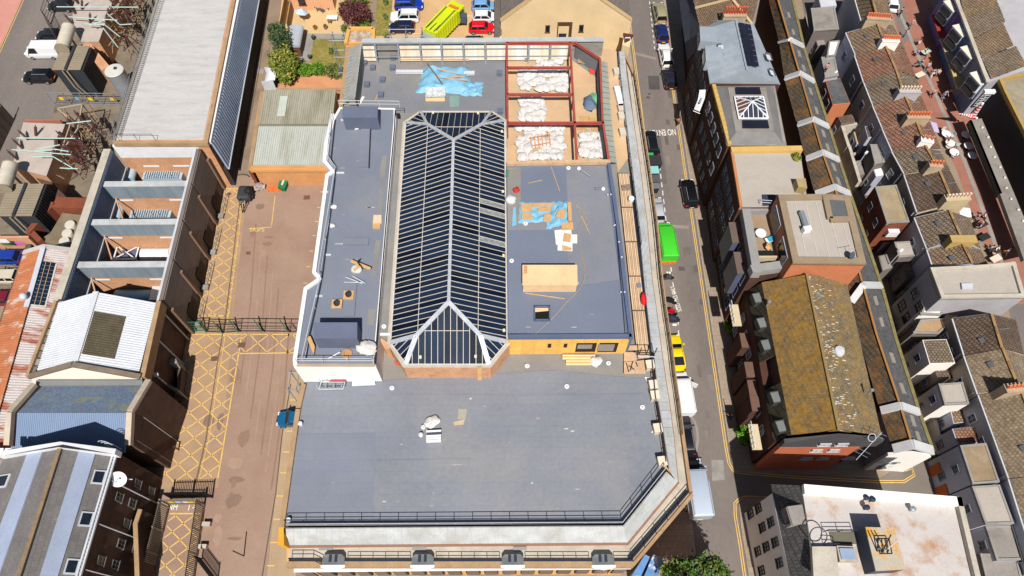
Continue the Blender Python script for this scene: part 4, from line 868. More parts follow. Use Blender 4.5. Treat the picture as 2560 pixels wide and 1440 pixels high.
# ================================================================ long shed with the white roof
ZW=8.7
sh=thing('long_shed','long shed with a weathered white flat roof beside the blue clad lane wall','building',W(430,180,0))
top=PX([(415,-120),(612,-120),(585,0),(516,355),(283,355),(393,0)],ZW);m=M();m.ext(top,0);m.obj('walls',m_brick,sh)
m=M();m.plate(PX([(412,-120),(606,-120),(576,0),(508,349),(290,349),(398,0)],ZW+.04),.05);m.obj('roof_sheet',mt('white_roof_felt',col(192,190,188),.8,.08,.6,col(164,164,170),.36,.7,fine=.08,fsc=4,stretch=(.4,2.0,1)),sh)
wall_line('brick_coping',[(612,-120),(584,0),(515,352)],ZW+.25,ZW-.4,.45,m_cop,sh);wall_line('brick_coping',[(283,355),(518,355)],ZW+.22,ZW-.4,.4,m_cop,sh);wall_line('side_coping',[(415,-120),(393,0),(284,352)],ZW+.2,ZW-.4,.3,m_conc2,sh)
m_blue=mt('blue_cladding',col(176,196,226),.5,.1,.5,metal=.2)
c0,c1,c2=W(612,-120,ZW),W(585,0,ZW),W(516,353,ZW)
def shf(p,dx,z):return Vector((p.x+dx,p.y,z))
m=M();m.corr(shf(c0,.45,ZW-.5),shf(c2,.45,ZW-.5),shf(c2,.75,3.4),shf(c0,.75,3.4),64,.1);m.obj('blue_cladding',m_blue,sh)
m=M();m.beam(shf(c0,.3,ZW-.3),shf(c2,.3,ZW-.3),.35,.4);m.obj('cladding_trim',m_whp,sh)
m=M();m.ext([shf(c0,.6,3.3),shf(c2,.6,3.3),shf(c2,.1,3.3),shf(c0,.1,3.3)],0);m.obj('lower_wall',flat(62,54,48,.9),sh)
m=M();m.tube(shf(c0,.85,3.4),shf(c2,.85,3.4),.1,6);m.obj('cladding_gutter',m_raill,sh)
wire=M();rr=random.Random(5)
for i in range(150):
    f=i/150;p=W(398-110*f+3,0+345*f,ZW+.45);k=[]
    for a in range(9):an=2*pi*a/8;k.append(p+Vector((.35*cos(an),(i%2)*.2+.15*an/6,.35*sin(an))))
    wire.pipe(k,.018,3)
tag(wire.obj('razor_wire',flat(150,146,140,.6),sh,fix=False),kind='stuff')
guard([(392,0),(340,180),(286,352)],ZW,1.0,2.4,m_steel,sh,r=.03)
guard([(300,352),(390,352)],ZW+.2,1.2,2.2,m_rail,sh,rails=(1,),r=.03)
# ================================================================ transformer bays
bay=thing('transformer_bays','row of roofless transformer bays with galvanised partition walls and brick lining','bays',W(330,560,0))
ZBY=8.0
m_galv=mt('galvanised_panel',col(150,166,178),.45,.14,.6,col(172,186,194),.4,.5,metal=.3,stretch=(3,1,.4))
m_bclad=mt('bay_cladding',col(112,130,158),.5,.1,1,metal=.2)
m=M();m.plate(PX([(300,440),(520,440),(470,790),(190,790)],.06),.04);m.obj('bay_floor',m_brickd,bay)
L0,L1=(277,372),(152,752);R0,R1=(492,372),(398,752)
a,b=W(*L0,ZBY),W(*L1,ZBY);up=Vector((0,0,1))
m=M();m.ext([a,b,b+Vector((-.9,0,0)),a+Vector((-.9,0,0))],0);m.obj('left_wall',m_conc,bay)
m=M();m.corr(a+Vector((.06,0,-.3)),b+Vector((.06,0,-.3)),b+Vector((.06,0,-8)),a+Vector((.06,0,-8)),90,.09);m.obj('inner_cladding',m_bclad,bay)
m=M();m.beam(a+Vector((.2,0,-3.6)),b+Vector((.2,0,-3.6)),.08,.2);m.obj('cladding_rail',m_raill,bay)
a,b=W(*R0,ZBY),W(*R1,ZBY)
m=M();m.ext([a,b,b+Vector((.35,0,0)),a+Vector((.35,0,0))],0);m.obj('right_wall',mt('precast_wall',col(122,112,106),.9,.12,.6),bay)
m=M();m.ext([a+up*.1,b+up*.1,b+Vector((-.25,0,.1)),a+Vector((-.25,0,.1))],ZBY-.3);m.obj('wall_capping',m_raill,bay)
for i in range(4):
    for j in range(3):
        q0=a.lerp(b,(i+.03)/4);q1=a.lerp(b,(i+.97)/4);z0,z1=2.2+j*1.9,2.2+j*1.9+1.85
        m=M();m.ext([Vector((q0.x+.36,q0.y,z1)),Vector((q1.x+.36,q1.y,z1)),Vector((q1.x+.44,q1.y,z1)),Vector((q0.x+.44,q0.y,z1))],z0);m.obj('precast_panel',mt('precast_panel',col(134,126,120),.9,.12,.5) if 'precast_panel' not in bpy.data.materials else bpy.data.materials['precast_panel'],bay)
for f in (0.0,.27,.52,.77,1.0):
    q0=a.lerp(b,f);m=M();m.box((q0.x+.55,q0.y,3.0),(.3,.4,6.0));m.obj('brick_pier',flat(128,104,88,.9),bay)
for f in (.14,.4,.64,.88):
    q0=a.lerp(b,f);m=M();m.box((q0.x+.5,q0.y,1.3),(.12,2.3,2.4));m.obj('door',flat(60,50,46,.8),bay)
    guard([(q0.x+1.3,q0.y-1.4,.1),(q0.x+1.3,q0.y+1.4,.1)],0,1.1,.7,m_steel,bay,px=False)
    m=M();m.box((q0.x+.9,q0.y-1.6,.25),(.8,.6,.4));m.obj('step',m_conc2,bay)
a,b=W(282,366,ZBY),W(494,366,ZBY)
m=M();m.box(((a.x+b.x)/2,a.y+.3,2.9),(b.x-a.x,.5,5.8));m.obj('back_brick',m_brick,bay)
m=M();m.box(((a.x+b.x)/2,a.y+.25,7.0),(b.x-a.x,.6,2.2));m.obj('back_band',m_whp,bay)
for (xa_,xb_,y) in ((262,467,455),(232,444,550),(197,420,656)):
    a,b=W(xa_,y,ZBY),W(xb_,y,ZBY);cx=(a.x+b.x)/2;wd=b.x-a.x
    m=M();m.box((cx,a.y-.35,6.75),(wd,.5,2.4));o=m.obj('partition',m_galv,bay)
    m=M();m.box((cx,a.y-.3,7.98),(wd,.75,.12));m.obj('partition_cap',m_zinc,o)
    m=M();m.box((cx,a.y-.3,2.78),(wd,.4,5.5));m.obj('brick_lining',m_brick,o)
    for f in (.12,.78):m=M();m.box((a.x+wd*f,a.y-.56,5.1),(2.0,.06,.22));m.obj('light_fitting',m_whp,o)
    for s_ in (a,):m=M();m.beam((a.x+.3,a.y-.6,5.6),(a.x+2.2,a.y-4.2,5.6),.14,.2);m.obj('brick_corbel',m_brick,o)
a=W(345,415,5);
for x in (370,445):m=M();p=W(x,412,5);m.box((p.x,W(300,366,ZBY).y-.02,4.2),(2.0,.08,.2));m.obj('light_fitting',m_whp,bay)
m_rad=flat(172,192,208,.5)
def bay_unit(px,py,label):
    p=W(px,py,3);t=thing('power_transformer',label,'transformer',(p.x,p.y,0));x,y=p.x,p.y
    m_=M();m_.box((x+.2,y,1.5),(5.0,2.6,2.6));m_.obj('tank',m_rad,t)
    for i in range(16):m_=M();m_.box((x-1.9+i*.28,y-.1,2.95),(.12,2.5,.3));m_.obj('cooling_fin',m_rad,t)
    for i in range(6):m_=M();m_.lathe((x-1.8+i*.8,y-1.1,2.8),[(.16,0),(.1,.1),(.16,.2),(.1,.3),(.14,.4)],8);m_.obj('bushing',m_steel,t)
    m_=M();m_.tube((x-3.6,y-1.6,3.0),(x-3.6,y+1.9,3.3),.55,14);m_.obj('conservator',m_rad,t,smooth=40)
    m_=M();m_.pipe([(x-3.6,y+1.5,3.4),(x-3.4,y+2.2,3.2),(x-2.6,y+2.2,2.8)],.2,8);m_.obj('pipe',m_rad,t)
    for s_ in (-1,1):m_=M();m_.beam((x-3.6,y+s_*1.2,0),(x-3.6,y+s_*1.2,2.8),.2);m_.obj('leg',m_rad,t)
bay_unit(404,424,'grey ribbed power transformer in the rearmost bay');bay_unit(374,520,'grey ribbed power transformer in the second bay')
p=W(345,626,3.4);t=thing('cylinder_unit','white braced frame and cylinder unit in the third bay','generator',(p.x,p.y,0))
m=M();m.tube((p.x+.2,p.y,2.4),(p.x+3.4,p.y,2.4),.8,16);m.obj('cylinder',m_whp,t,smooth=40)
for f in (0,1.6,3.2):m=M();m.tube((p.x+.15+f,p.y,2.4),(p.x+.3+f,p.y,2.4),.86,16);m.obj('flange',m_whp,t,smooth=40)
for z in (1.2,2.9):
    for s_ in (-1,1):m=M();m.beam((p.x-2.9,p.y+s_*.9,z),(p.x-.2,p.y+s_*.9,z),.14);m.obj('frame_bar',m_whp,t)
for x in (-2.9,-.3):
    for s_ in (-1,1):m=M();m.beam((p.x+x,p.y+s_*.9,.2),(p.x+x,p.y+s_*.9,2.9),.14);m.obj('frame_leg',m_whp,t)
    m=M();m.beam((p.x+x,p.y-.9,2.9),(p.x+x,p.y+.9,2.9),.14);m.obj('frame_tie',m_whp,t)
for s_ in (-1,1):m=M();m.beam((p.x-2.9,p.y-.9*s_,2.95),(p.x-.3,p.y+.9*s_,2.95),.1);m.obj('frame_brace',m_whp,t)
m=M();m.box((p.x-1.5,p.y,1.6),(2.0,1.4,1.6));m.obj('fin_block',flat(90,100,130,.5),t);m=M();m.box((p.x+4.4,p.y,1.8),(1.6,2.0,2.4));m.obj('end_box',m_whp,t)
for x in (1,2.6):m=M();m.box((p.x+x,p.y,.9),(.4,1.3,1.6));m.obj('saddle',m_whp,t)
p=W(340,738,3);t=thing('blue_cylinder_unit','blue cylinder with white end boxes in the shade of the front bay','generator',(p.x,p.y,0));m=M();m.tube((p.x-2.4,p.y,2.5),(p.x+2.2,p.y,2.5),.9,14);m.obj('cylinder',flat(120,160,196,.4),t,smooth=40)
for x,s_ in ((2.6,1.4),(4.4,1.6)):m=M();m.box((p.x+x,p.y,2.2),(s_,1.8,2.6));m.obj('end_box',m_raill,t)
for x in (-1.5,1.2):m=M();m.box((p.x+x,p.y,.8),(.4,1.4,1.6));m.obj('saddle',m_steel,t)
# ================================================================ white gable shed
ws=thing('white_gable_shed','shed with a white ribbed gable roof and a dark mossy rooflight','building',W(240,850,0))
m_wsh=mt('white_ribbed_sheet',col(214,218,224),.55,.06,.8,col(190,192,194),.3,.6,metal=.1)
ze,zr=8.3,9.6
rf,rb=W(188,906,zr),W(241,730,zr);lf,lb_=W(93,926,ze),W(147,757,ze);ef,eb=W(348,930,ze),W(391,757,ze)
base=[W(66,938,7.8),W(352,944,7.8),W(398,752,7.8),W(150,752,7.8)];m=M();m.ext(base,0);m.obj('walls',m_brickd,ws)
m=M();m.corr(lf,lb_,rb,rf,30,.07);m.obj('roof_slope',m_wsh,ws);m=M();m.corr(ef,eb,rb,rf,30,.07);m.obj('roof_slope',m_wsh,ws)
m=M();m.beam(rf+up*.08,rb+up*.08,.6,.12);m.obj('ridge_cap',m_wsh,ws)
def on(u,v,e0,e1,r0,r1,h=.12):return e0.lerp(e1,u).lerp(r0.lerp(r1,u),v)+up*h
m=M();m.corr(on(.12,.42,ef,eb,rf,rb),on(.72,.42,ef,eb,rf,rb),on(.72,.93,ef,eb,rf,rb),on(.12,.93,ef,eb,rf,rb),18,.06);m.obj('mossy_rooflight',mt('mossy_rooflight',col(86,78,60),.6,.2,1,col(176,168,110),.3,.9,fine=.25,soft=.06),ws)
m=M();m.face([lf+Vector((0,.05,-.1)),ef+Vector((0,.05,-.1)),rf+Vector((0,.05,-.1))]);m.ext([W(80,944,7.9),W(352,946,7.9),W(352,940,7.9),W(82,938,7.9)],0);m.obj('back_gable',m_white,ws)
m=M();a,b,c_=W(74,942,ze+.3),W(352,942,ze+.3),W(182,912,zr+.3);m.ext([a,b,c_],[a+Vector((0,-.9,-2.2)),b+Vector((0,-.9,-2.2)),c_+Vector((0,-.9,-3.4))]);m.obj('front_gable',mt('cream_gable',col(226,214,198),.85,.06),ws)
for p_,q_ in ((a,c_),(c_,b)):m=M();m.beam(p_+up*.05,q_+up*.05,.5,.3);m.obj('gable_coping',mt('mossy_coping',col(126,112,98),.9,.2,1),ws)
for i in range(10):f=i/10;p_=W(68,935,ze).lerp(W(140,752,ze),f+.02);q_=W(68,935,ze).lerp(W(140,752,ze),f+.098);m=M();m.ext([p_,q_,q_+Vector((.75,0,0)),p_+Vector((.75,0,0))],ze-.5);m.obj('gutter_slab',m_conc2 if i%2 else flat(118,112,104,.9),ws)
wall_line('right_parapet',[(355,942),(396,754)],ze+.2,7,.5,m_cop,ws);wall_line('left_parapet',[(66,940),(138,752)],ze+.35,7,.3,m_cop,ws)
# ================================================================ blue roof house
bh_=thing('blue_roof_workshop','workshop with a blue-grey pitched roof between pale gable parapets','building',W(190,1040,0))
m_blr=mt('blue_grey_sheet',col(122,142,172),.55,.05,.5,fine=.05);m_blm=mt('mossy_blue_sheet',col(116,132,154),.6,.08,.6,col(150,150,110),.4,.8,fine=.22,fsc=4,soft=.1)
z1,z2=8.2,9.4
L_b,L_r,L_f=W(90,966,z1),W(36,1032,z2),W(30,1098,z1);R_b,R_r,R_f=W(358,966,z1),W(320,1032,z2),W(316,1098,z1)
m=M();m.ext([L_b+up*-.4,R_b+up*-.4,R_f+Vector((0,-.5,-.4)),L_f+Vector((0,-.5,-.4))],0);m.obj('walls',m_brickd,bh_)
m=M();m.corr(L_b,R_b,R_r,L_r,60,.05);m.obj('back_slope',m_blm,bh_);m=M();m.corr(L_f+Vector((0,-1.2,-.4)),R_f+Vector((0,-1.2,-.4)),R_r,L_r,60,.05);m.obj('front_slope',m_blr,bh_)
for q in ((W(86,962,z1+.6),W(26,1030,z2+.5),W(20,1112,z1+.4)),(W(372,952,z1+.6),W(326,1030,z2+.5),W(322,1112,z1+.4))):
    for p_,r_ in zip(q,q[1:]):m=M();m.beam(p_,r_,.55,.5);m.obj('parapet',mt('parapet_stone',col(190,176,158),.9,.12,1) if 'parapet_stone' not in bpy.data.materials else bpy.data.materials['parapet_stone'],bh_)
    m=M();dx=.0;m.ext([q[0]+up*-.2,q[1]+up*-.2,q[2]+up*-.2,q[2]+Vector((.35,0,-.2)),q[1]+Vector((.35,0,-.2)),q[0]+Vector((.35,0,-.2))],0);m.obj('gable_wall',m_brickd,bh_)
m=M();m.ext([W(90,950,z1+.3),W(356,950,z1+.3),W(356,962,z1+.3),W(90,964,z1+.3)],z1-.5);m.obj('valley_gutter',flat(130,132,132,.7),bh_)
a,b=Vector((*W(372,955,8)[:2],0))+Vector((.3,0,0)),Vector((*W(324,1118,8)[:2],0))+Vector((.35,0,0))
a,b=b,a
windows(bh_,a,b,3,(2.2,5.6),1.1,1.7)
d_,n_,l_=wall_frame(a,b)
for f in (.1,.45,.8):p=a+d_*l_*f+n_*.12;m=M();m.tube((p.x,p.y,0),(p.x,p.y,8),.07,6);m.obj('downpipe',m_raill,bh_)
p=a+d_*l_*.3+n_*.1;m=M();m.box((p.x,p.y,2.2),(.06,.5,.7));m.obj('yellow_notice',flat(220,180,50),bh_)
a2,b2=Vector((*W(352,946,8)[:2],0)),Vector((*W(398,752,8)[:2],0));d_,n_,l_=wall_frame(a2,b2)
for f in (.15,.55,.9):p=a2+d_*l_*f+n_*.15;m=M();m.tube((p.x,p.y,0),(p.x,p.y,7.8),.09,6);m.obj('downpipe',m_raill,ws)
t=thing('concrete_loading_box','grey concrete loading enclosure with an open front in the yard by the dark wall','enclosure',W(435,930,0))
for q in ([(420,897),(440,897),(446,930),(426,930)],):
    m=M();m.ext(PX([(418,896),(440,896),(444,908),(420,908)],2.8),0);m.obj('end_wall',m_conc2,t);m=M();m.ext(PX([(420,960),(444,972),(447,980),(420,968)],2.8),0);m.obj('end_wall',m_conc2,t);m=M();m.ext(PX([(440,900),(456,918),(449,978),(444,976)],1.4),0);m.obj('front_wall',mt('boarded_front',col(110,92,80),.9),t)
t=thing('satellite_dish','white satellite dish on a strut bracket above the dark brick wall','dish',W(310,1205,8));c=W(296,1196,9.2);ax=Vector((.25,-.6,.75)).normalized()
mm=M();mm.lathe(c,[(.08,-.02),(.42,.06),(.74,.19),(.76,.21),(.72,.2),(.4,.09),(.05,.03)],20,ax);mm.obj('reflector',m_whp,t,smooth=50)
for q in (c+Vector((.9,.1,-.8)),c+Vector((.2,.3,-1.2))):mm=M();mm.tube(c,q,.05,6);mm.obj('strut',m_raill,t)
mm=M();mm.tube(c,c+ax*.8,.03,5);mm.obj('feed_arm',m_raill,t);mm=M();mm.lathe(c+ax*.8,[(.08,0),(.1,.15)],8);mm.obj('feed_horn',m_raill,t)
for k,(x,y,l) in enumerate(((390,936,'white floodlight on a bracket at the corner of the dark wall'),(374,1008,'small white floodlight on the dark wall near the barred window'),(417,1048,'pale lamp head above the yellow hatching by the dark wall'))):
    p=W(x,y,6 if k<2 else 3);t=thing('floodlight',l,'lamp',p);mm=M();mm.box(tuple(p),(.45,.3,.22),.4);mm.obj('lamp_head',m_whp,t);mm=M();mm.tube(p,p+Vector((-1.6,0,-.4)),.04,5);mm.obj('bracket',m_rail,t)
# ================================================================ slate building bottom left
sb=thing('slate_roof_building','large building with slate and zinc banded roof and rooflights at the lower left','building',W(200,1300,0))
zk,ze2=13.2,10.0
m_sl=mt('slate_roof',col(124,120,118),.8,.12,.5,col(146,140,132),.3,.5,('brick',.5,.35,.015,pi/2,col(116,112,112),col(104,100,98)),fine=.12)
m_zs=mt('standing_zinc',col(166,178,202),.5,.06,.6)
rid=[(152,1118),(48,1442)];eR=[(291,1130),(196,1450)];eL=[(8,1145),(-120,1450)]
def sp(e,u,v,h=0.0):
    r0,r1=W(*rid[0],zk),W(*rid[1],zk);r1=r0+(r1-r0)*1.15;e0,e1=W(*e[0],ze2),W(*e[1],ze2);e1=e0+(e1-e0)*1.15
    return r0.lerp(r1,v).lerp(e0.lerp(e1,v),u)+up*h
m=M();q=[W(291,1130,ze2),sp(eR,1,1),sp(eL,1,1),W(8,1145,ze2)];m.ext([Vector((p.x,p.y,ze2-.15)) for p in q],0);m.obj('walls',m_brickd,sb)
for e,bands in ((eR,((0,.34,m_sl),(.34,.64,m_zs),(.64,1,m_sl))),(eL,((0,.3,m_sl),(.3,.56,m_zs),(.56,1,m_sl)))):
    for u0,u1,mm_ in bands:
        h=.1 if mm_ is m_zs else 0
        m=M();m.plate([sp(e,u0,0,h),sp(e,u1,0,h),sp(e,u1,1,h),sp(e,u0,1,h)],.2);m.obj('roof_band',mm_,sb)
    for k,v in enumerate((.14,.43,.74)):
        m=M();m.plate([sp(e,.72,v,.14),sp(e,.95,v,.14),sp(e,.95,v+.1,.14),sp(e,.72,v+.1,.14)],.1);o=m.obj('rooflight',m_raill,sb)
        m=M();m.plate([sp(e,.75,v+.012,.18),sp(e,.92,v+.012,.18),sp(e,.92,v+.088,.18),sp(e,.75,v+.088,.18)],.05);m.obj('pane',m_win,o)
m=M();m.beam(sp(eR,0,0,.1),sp(eR,0,1,.1),.35,.15);m.obj('ridge_tiles',mt('rusty_ridge',col(138,116,92),.9,.2,1.5),sb)
m=M();m.plate([W(8,1150,ze2),W(-140,1150,ze2),W(-260,1470,ze2),W(-125,1470,ze2)],.2);m.obj('side_roof',mt('weathered_asphalt',col(150,146,142),.85,.2,.4,col(200,198,196),.35,.3),sb)
m=M();a,b,c_=W(0,1128,ze2+.9),W(150,1104,zk+.5),W(290,1122,ze2+.9);m.ext([a,b,c_,c_+Vector((0,-.5,0)),b+Vector((0,-.5,0)),a+Vector((0,-.5,0))],[p+up*-1.2 for p in (a,b,c_)]+[p+Vector((0,-.5,-1.2)) for p in (c_,b,a)]);m.obj('white_parapet',m_whp,sb)
for i in range(3):m=M();p=W(6+i*20,1127,ze2+.8);m.box((p.x,p.y-.2,ze2+.9),(.6,.7,.5));m.obj('parapet_step',m_whp,sb)
for k in (.97,1.03):m=M();m.beam(sp(eR,k,0,.15),sp(eR,k,1,.15),.16,.2);m.obj('gutter',m_raill,sb)
m=M()
for i in range(40):m.beam(sp(eR,.965,i/40,.2),sp(eR,1.03,i/40,.2),.05,.06)
tag(m.obj('gutter_brackets',m_raill,sb),kind='stuff')
a,b=Vector((*sp(eR,1,1)[:2],0)),Vector((*W(291,1130,ze2)[:2],0))
windows(sb,a,b,6,(1.8,4.8,7.4),.8,1.3,flat(112,110,106),skip=((1,0),(4,0),(5,2),(2,2),(0,1),(3,2)))
d_,n_,l_=wall_frame(a,b)
for f in (.2,.5,.8):p=a+d_*l_*f+n_*.1;m=M();m.tube((p.x,p.y,0),(p.x,p.y,9.6),.06,6);m.obj('downpipe',m_raill,sb)
t=thing('hoop_ladder','pale hooped roof ladder at the parapet of the slate building','ladder',W(268,1118,10.5));
for i in range(4):c=W(258+i*7,1106+i*3,11.2-i*.3);mm=M();mm.pipe([c+Vector((.4*cos(x),.0,.5*sin(x))) for x in [pi*j/6 for j in range(7)]],.035,5);mm.obj('hoop',m_raill,t)
for s_ in (-.3,.3):mm=M();mm.tube(W(262,1106,11)+Vector((s_,0,0)),W(280,1114,10.2)+Vector((s_,0,-1.2)),.03,5);mm.obj('stile',m_raill,t)
st=thing('external_stair','brick stair block with yellow-nosed steps beside the dark wall','stairs',W(335,1340,0))
m=M();m.ext(PX([(318,1273),(348,1272),(352,1300),(318,1300)],3.2),0);m.obj('landing',m_cop,st)
for i in range(16):
    f=i/16;y=1302+f*140;z=3.2-f*3.0;m=M();m.ext(PX([(319+3*f,y),(338+3*f,y),(338+3*f,y+9),(319+3*f,y+9)],z),max(z-1,0));o=m.obj('step',m_cop,st)
    m=M();m.beam(W(319+3*f,y+8.6,z+.03),W(338+3*f,y+8.6,z+.03),.08,.03);m.obj('nosing',m_yel,o)
wall_line('side_wall',[(350,1274),(338,1310),(343,1450)],3.8,0,.35,m_brickd,st);wall_line('side_coping',[(350,1273),(338,1309),(343,1450)],3.95,3.8,.42,m_cop,st)
# ================================================================ rusty shed
ru=thing('rusty_shed','long rusty orange corrugated shed with a ridge flashing and a glazed panel','building',W(80,800,0))
m_rust=mt('rusty_sheet',col(186,116,78),.85,.16,.4,col(206,188,174),.42,.3,fine=.1,stretch=(1,3,1),soft=.05);m_rust2=mt('rusty_white_sheet',col(172,100,76),.85,.12,.6,col(212,204,202),.56,.2,fine=.12,stretch=(.5,3,1),soft=.05)
zr_,zl_=6.6,5.0
r0,r1=W(110,617,zr_),W(-30,1110,zr_);e0,e1=W(60,632,zl_),W(-100,1110,zl_);f0,f1=W(180,626,zl_),W(62,1110,zl_)
m=M();m.ext([Vector((p.x,p.y,zl_-.2)) for p in (e0,f0,f1,e1)],0);m.obj('walls',m_brickm,ru)
m=M();m.corr(e0,e1,r1,r0,80,.06);m.obj('roof_slope',m_rust,ru);m=M();m.corr(f0,f1,r1,r0,80,.06);m.obj('roof_slope',m_rust2,ru)
m=M();m.beam(r0+up*.1,r0.lerp(r1,.34)+up*.1,.55,.1);m.obj('ridge_flashing',flat(196,204,216,.5),ru);m=M();m.beam(r0.lerp(r1,.34)+up*.1,r1+up*.1,.5,.1);m.obj('ridge_flashing',m_rust,ru)
for p_,q_ in ((e0,r0),(r0,f0)):m=M();m.beam(p_+up*.1,q_+up*.1,.5,.2);m.obj('end_flashing',flat(206,200,196,.7),ru)
def rs(u,v,h=.1):return r0.lerp(r1,v).lerp(f0.lerp(f1,v),u)+up*h
m=M();m.plate([rs(.04,.08),rs(.62,.09),rs(.62,.33),rs(.04,.325)],.12);gp=m.obj('glazed_panel',flat(226,220,208),ru)
for i in range(11):
    v0,v1=.085+i*.0218,.085+i*.0218+.0195;m=M();m.plate([rs(.08,v0,.16),rs(.57,v0+.002,.16),rs(.57,v1+.002,.16),rs(.08,v1,.16)],.05);m.obj('pane',m_glz,gp)
for u in (.25,.42):m=M();m.beam(rs(u,.085,.19),rs(u,.325,.19),.05,.04);m.obj('glazing_bar',flat(200,180,130),gp)
m=M();m.blob(rs(-.12,.29,.4),(.42,.42,.42),12,8);m.obj('ball_ventilator',m_raill,ru,smooth=60)
import numpy as np
def V(px,py,y0):
    """point on the vertical plane Y = y0 at a pixel"""
    cx=(px-1280)/F;cy=(720-py)/F
    y=cy*cos(TH)+sin(TH);zz=cy*sin(TH)-cos(TH);x=cx
    x,y=x*cos(YAW)-y*sin(YAW),x*sin(YAW)+y*cos(YAW)
    t=y0/y;return Vector((x*t,y0,H+zz*t))
# ================================================================ foliage
def leaves(name,mats,parent,clumps,n,size,seed,squash=1.0):
    """crown of many small leaf faces: clumps = [(centre, radii)]"""
    g=np.random.default_rng(seed);vs,mi=[],[]
    per=max(1,n // len(clumps))
    for c,r in clumps:
        k=max(4,per // 26);u=g.normal(size=(k,3));u /= np.linalg.norm(u,axis=1)[:,None];u *= (g.random((k,1))**.35)
        sub=np.array(c)+u*np.array(r)
        idx=g.integers(0,k,per);p=sub[idx]+g.normal(size=(per,3))*np.array(r)*.16
        a=g.normal(size=(per,3));a /= np.linalg.norm(a,axis=1)[:,None];b=g.normal(size=(per,3));b -= (a*b).sum(1)[:,None]*a;b /= np.linalg.norm(b,axis=1)[:,None]
        s_=size*(.6+.8*g.random((per,1)))
        vs.append(np.stack([p-a*s_,p+b*s_*.6,p+a*s_,p-b*s_*.6],1).reshape(-1,3));mi.append((idx*7%len(mats)))
    v=np.concatenate(vs);f=np.arange(len(v)).reshape(-1,4)
    me=bpy.data.meshes.new(name);me.from_pydata(v.tolist(),[],f.tolist())
    for m_ in mats:me.materials.append(m_)
    me.polygons.foreach_set('material_index',np.concatenate(mi).astype('i'));me.update()
    return link(name,me,parent)
def leafm(name,r,g,b):
    m_=mt(name,col(r,g,b),.6,.3,1.2,spec=.3,fine=.25)
    m_.node_tree.nodes['Principled BSDF'].inputs['Transmission Weight'].default_value=0
    return m_
lf_dark=[leafm('leaf_dark_a',78,96,60),leafm('leaf_dark_b',96,112,66),leafm('leaf_dark_c',60,78,52)]
lf_yel=[leafm('leaf_olive_a',128,138,54),leafm('leaf_olive_b',150,152,66),leafm('leaf_olive_c',100,112,44)]
lf_grn=[leafm('leaf_green_a',100,146,40),leafm('leaf_green_b',122,164,46),leafm('leaf_green_c',76,118,34)]
lf_red=[leafm('leaf_maple_a',104,58,58),leafm('leaf_maple_b',82,46,48),leafm('leaf_maple_c',124,76,66)]
lf_mid=[leafm('leaf_mid_a',108,122,58),leafm('leaf_mid_b',88,104,50),leafm('leaf_mid_c',134,140,76)]
m_bark=mt('bark',col(92,74,58),.95,.25,2)
def plant(name,label,cat,px,py,clumps,h,n,size,mats,seed,group=None,z0=0):
    """px, py: where the crown's middle shows; clumps relative (dx,dy,z,rx,ry,rz)"""
    c=W(px,py,z0+h*.6);t=thing(name,label,cat,(c.x,c.y,z0),group)
    m_=M();m_.tube((c.x,c.y,z0),(c.x,c.y,z0+h*.55),.05+h*.025,7,.03+h*.012)
    for i in range(5):
        a=i*1.26+seed;d=Vector((cos(a),sin(a),.9)).normalized();s_=Vector((c.x,c.y,z0+h*(.3+.05*i)));m_.tube(s_,s_+d*h*.3,.03+h*.01,5,.015)
    m_.obj('trunk',m_bark,t)
    leaves('crown',mats,t,[((c.x+q[0],c.y+q[1],z0+q[2]),q[3:]) for q in clumps],n,size,seed);return t
plant('garden_tree','dark grey-green tree by the curved shed roof in the garden corner','tree',699,98,[(0,0,3.6,1.5,2.2,1.4),(-.5,1.4,3.0,1.1,1.2,1.2),(.5,-1.2,2.9,1.2,1.2,1.1)],5,5200,.16,lf_dark,1)
plant('garden_tree','olive-green bushy tree behind the white curved shelter','tree',706,155,[(0,0,3.2,1.9,1.9,1.5),(1.0,.4,2.8,1.2,1.3,1.2),(-.9,.5,2.6,1.1,1.4,1.1),(.5,-1.6,2.2,1.2,1.2,1.0)],4.8,6500,.16,lf_yel,2)
plant('garden_hedge','bright green clipped hedge between the olive tree and the lawn','hedge',780,174,[(-.9,0,1.0,1.2,.9,.8),(.9,.1,1.0,1.2,.9,.8)],1.6,4800,.11,lf_grn,3)
plant('garden_shrub','olive shrub at the right end of the hedge by the hall wall','shrub',836,178,[(0,0,1.0,1.3,.9,.9)],1.6,2600,.13,lf_mid,4)
plant('garden_shrub','small round shrub alone on the lawn','shrub',830,127,[(0,0,.5,.55,.5,.5)],.9,900,.1,lf_mid,5)
plant('maple_tree','dark red-leaved maple at the top of the garden','tree',884,32,[(0,0,2.8,1.9,1.9,1.3),(-.9,1.0,2.4,1.3,1.3,1.1),(1.1,.5,2.4,1.2,1.5,1.1)],4.4,6200,.16,lf_red,6)
plant('garden_bush','bright green bush below the red maple','bush',911,57,[(0,0,.9,.8,.8,.8)],1.5,1800,.11,lf_grn,7)
plant('garden_bush','green bush behind the red maple at the picture top','bush',889,3,[(0,0,1.2,1.6,1.5,1.1)],2,2600,.14,lf_grn,8)
plant('garden_bush','low dark bush right behind the brick corner tower','bush',863,70,[(0,0,.6,.6,.5,.5)],1,800,.1,lf_mid,9)
for k,(x,y) in enumerate(((964,4),(963,40),(966,90),(790,14))):plant('young_shrub',['young shrub on the grass strip nearest the picture top','young shrub halfway down the grass strip','young shrub on the grass strip beside the scaffold','spiky potted palm on the patio'][k],'shrub',x,y,[(0,0,.6,.35,.35,.6)],1.1,500,.1,lf_mid,20+k)
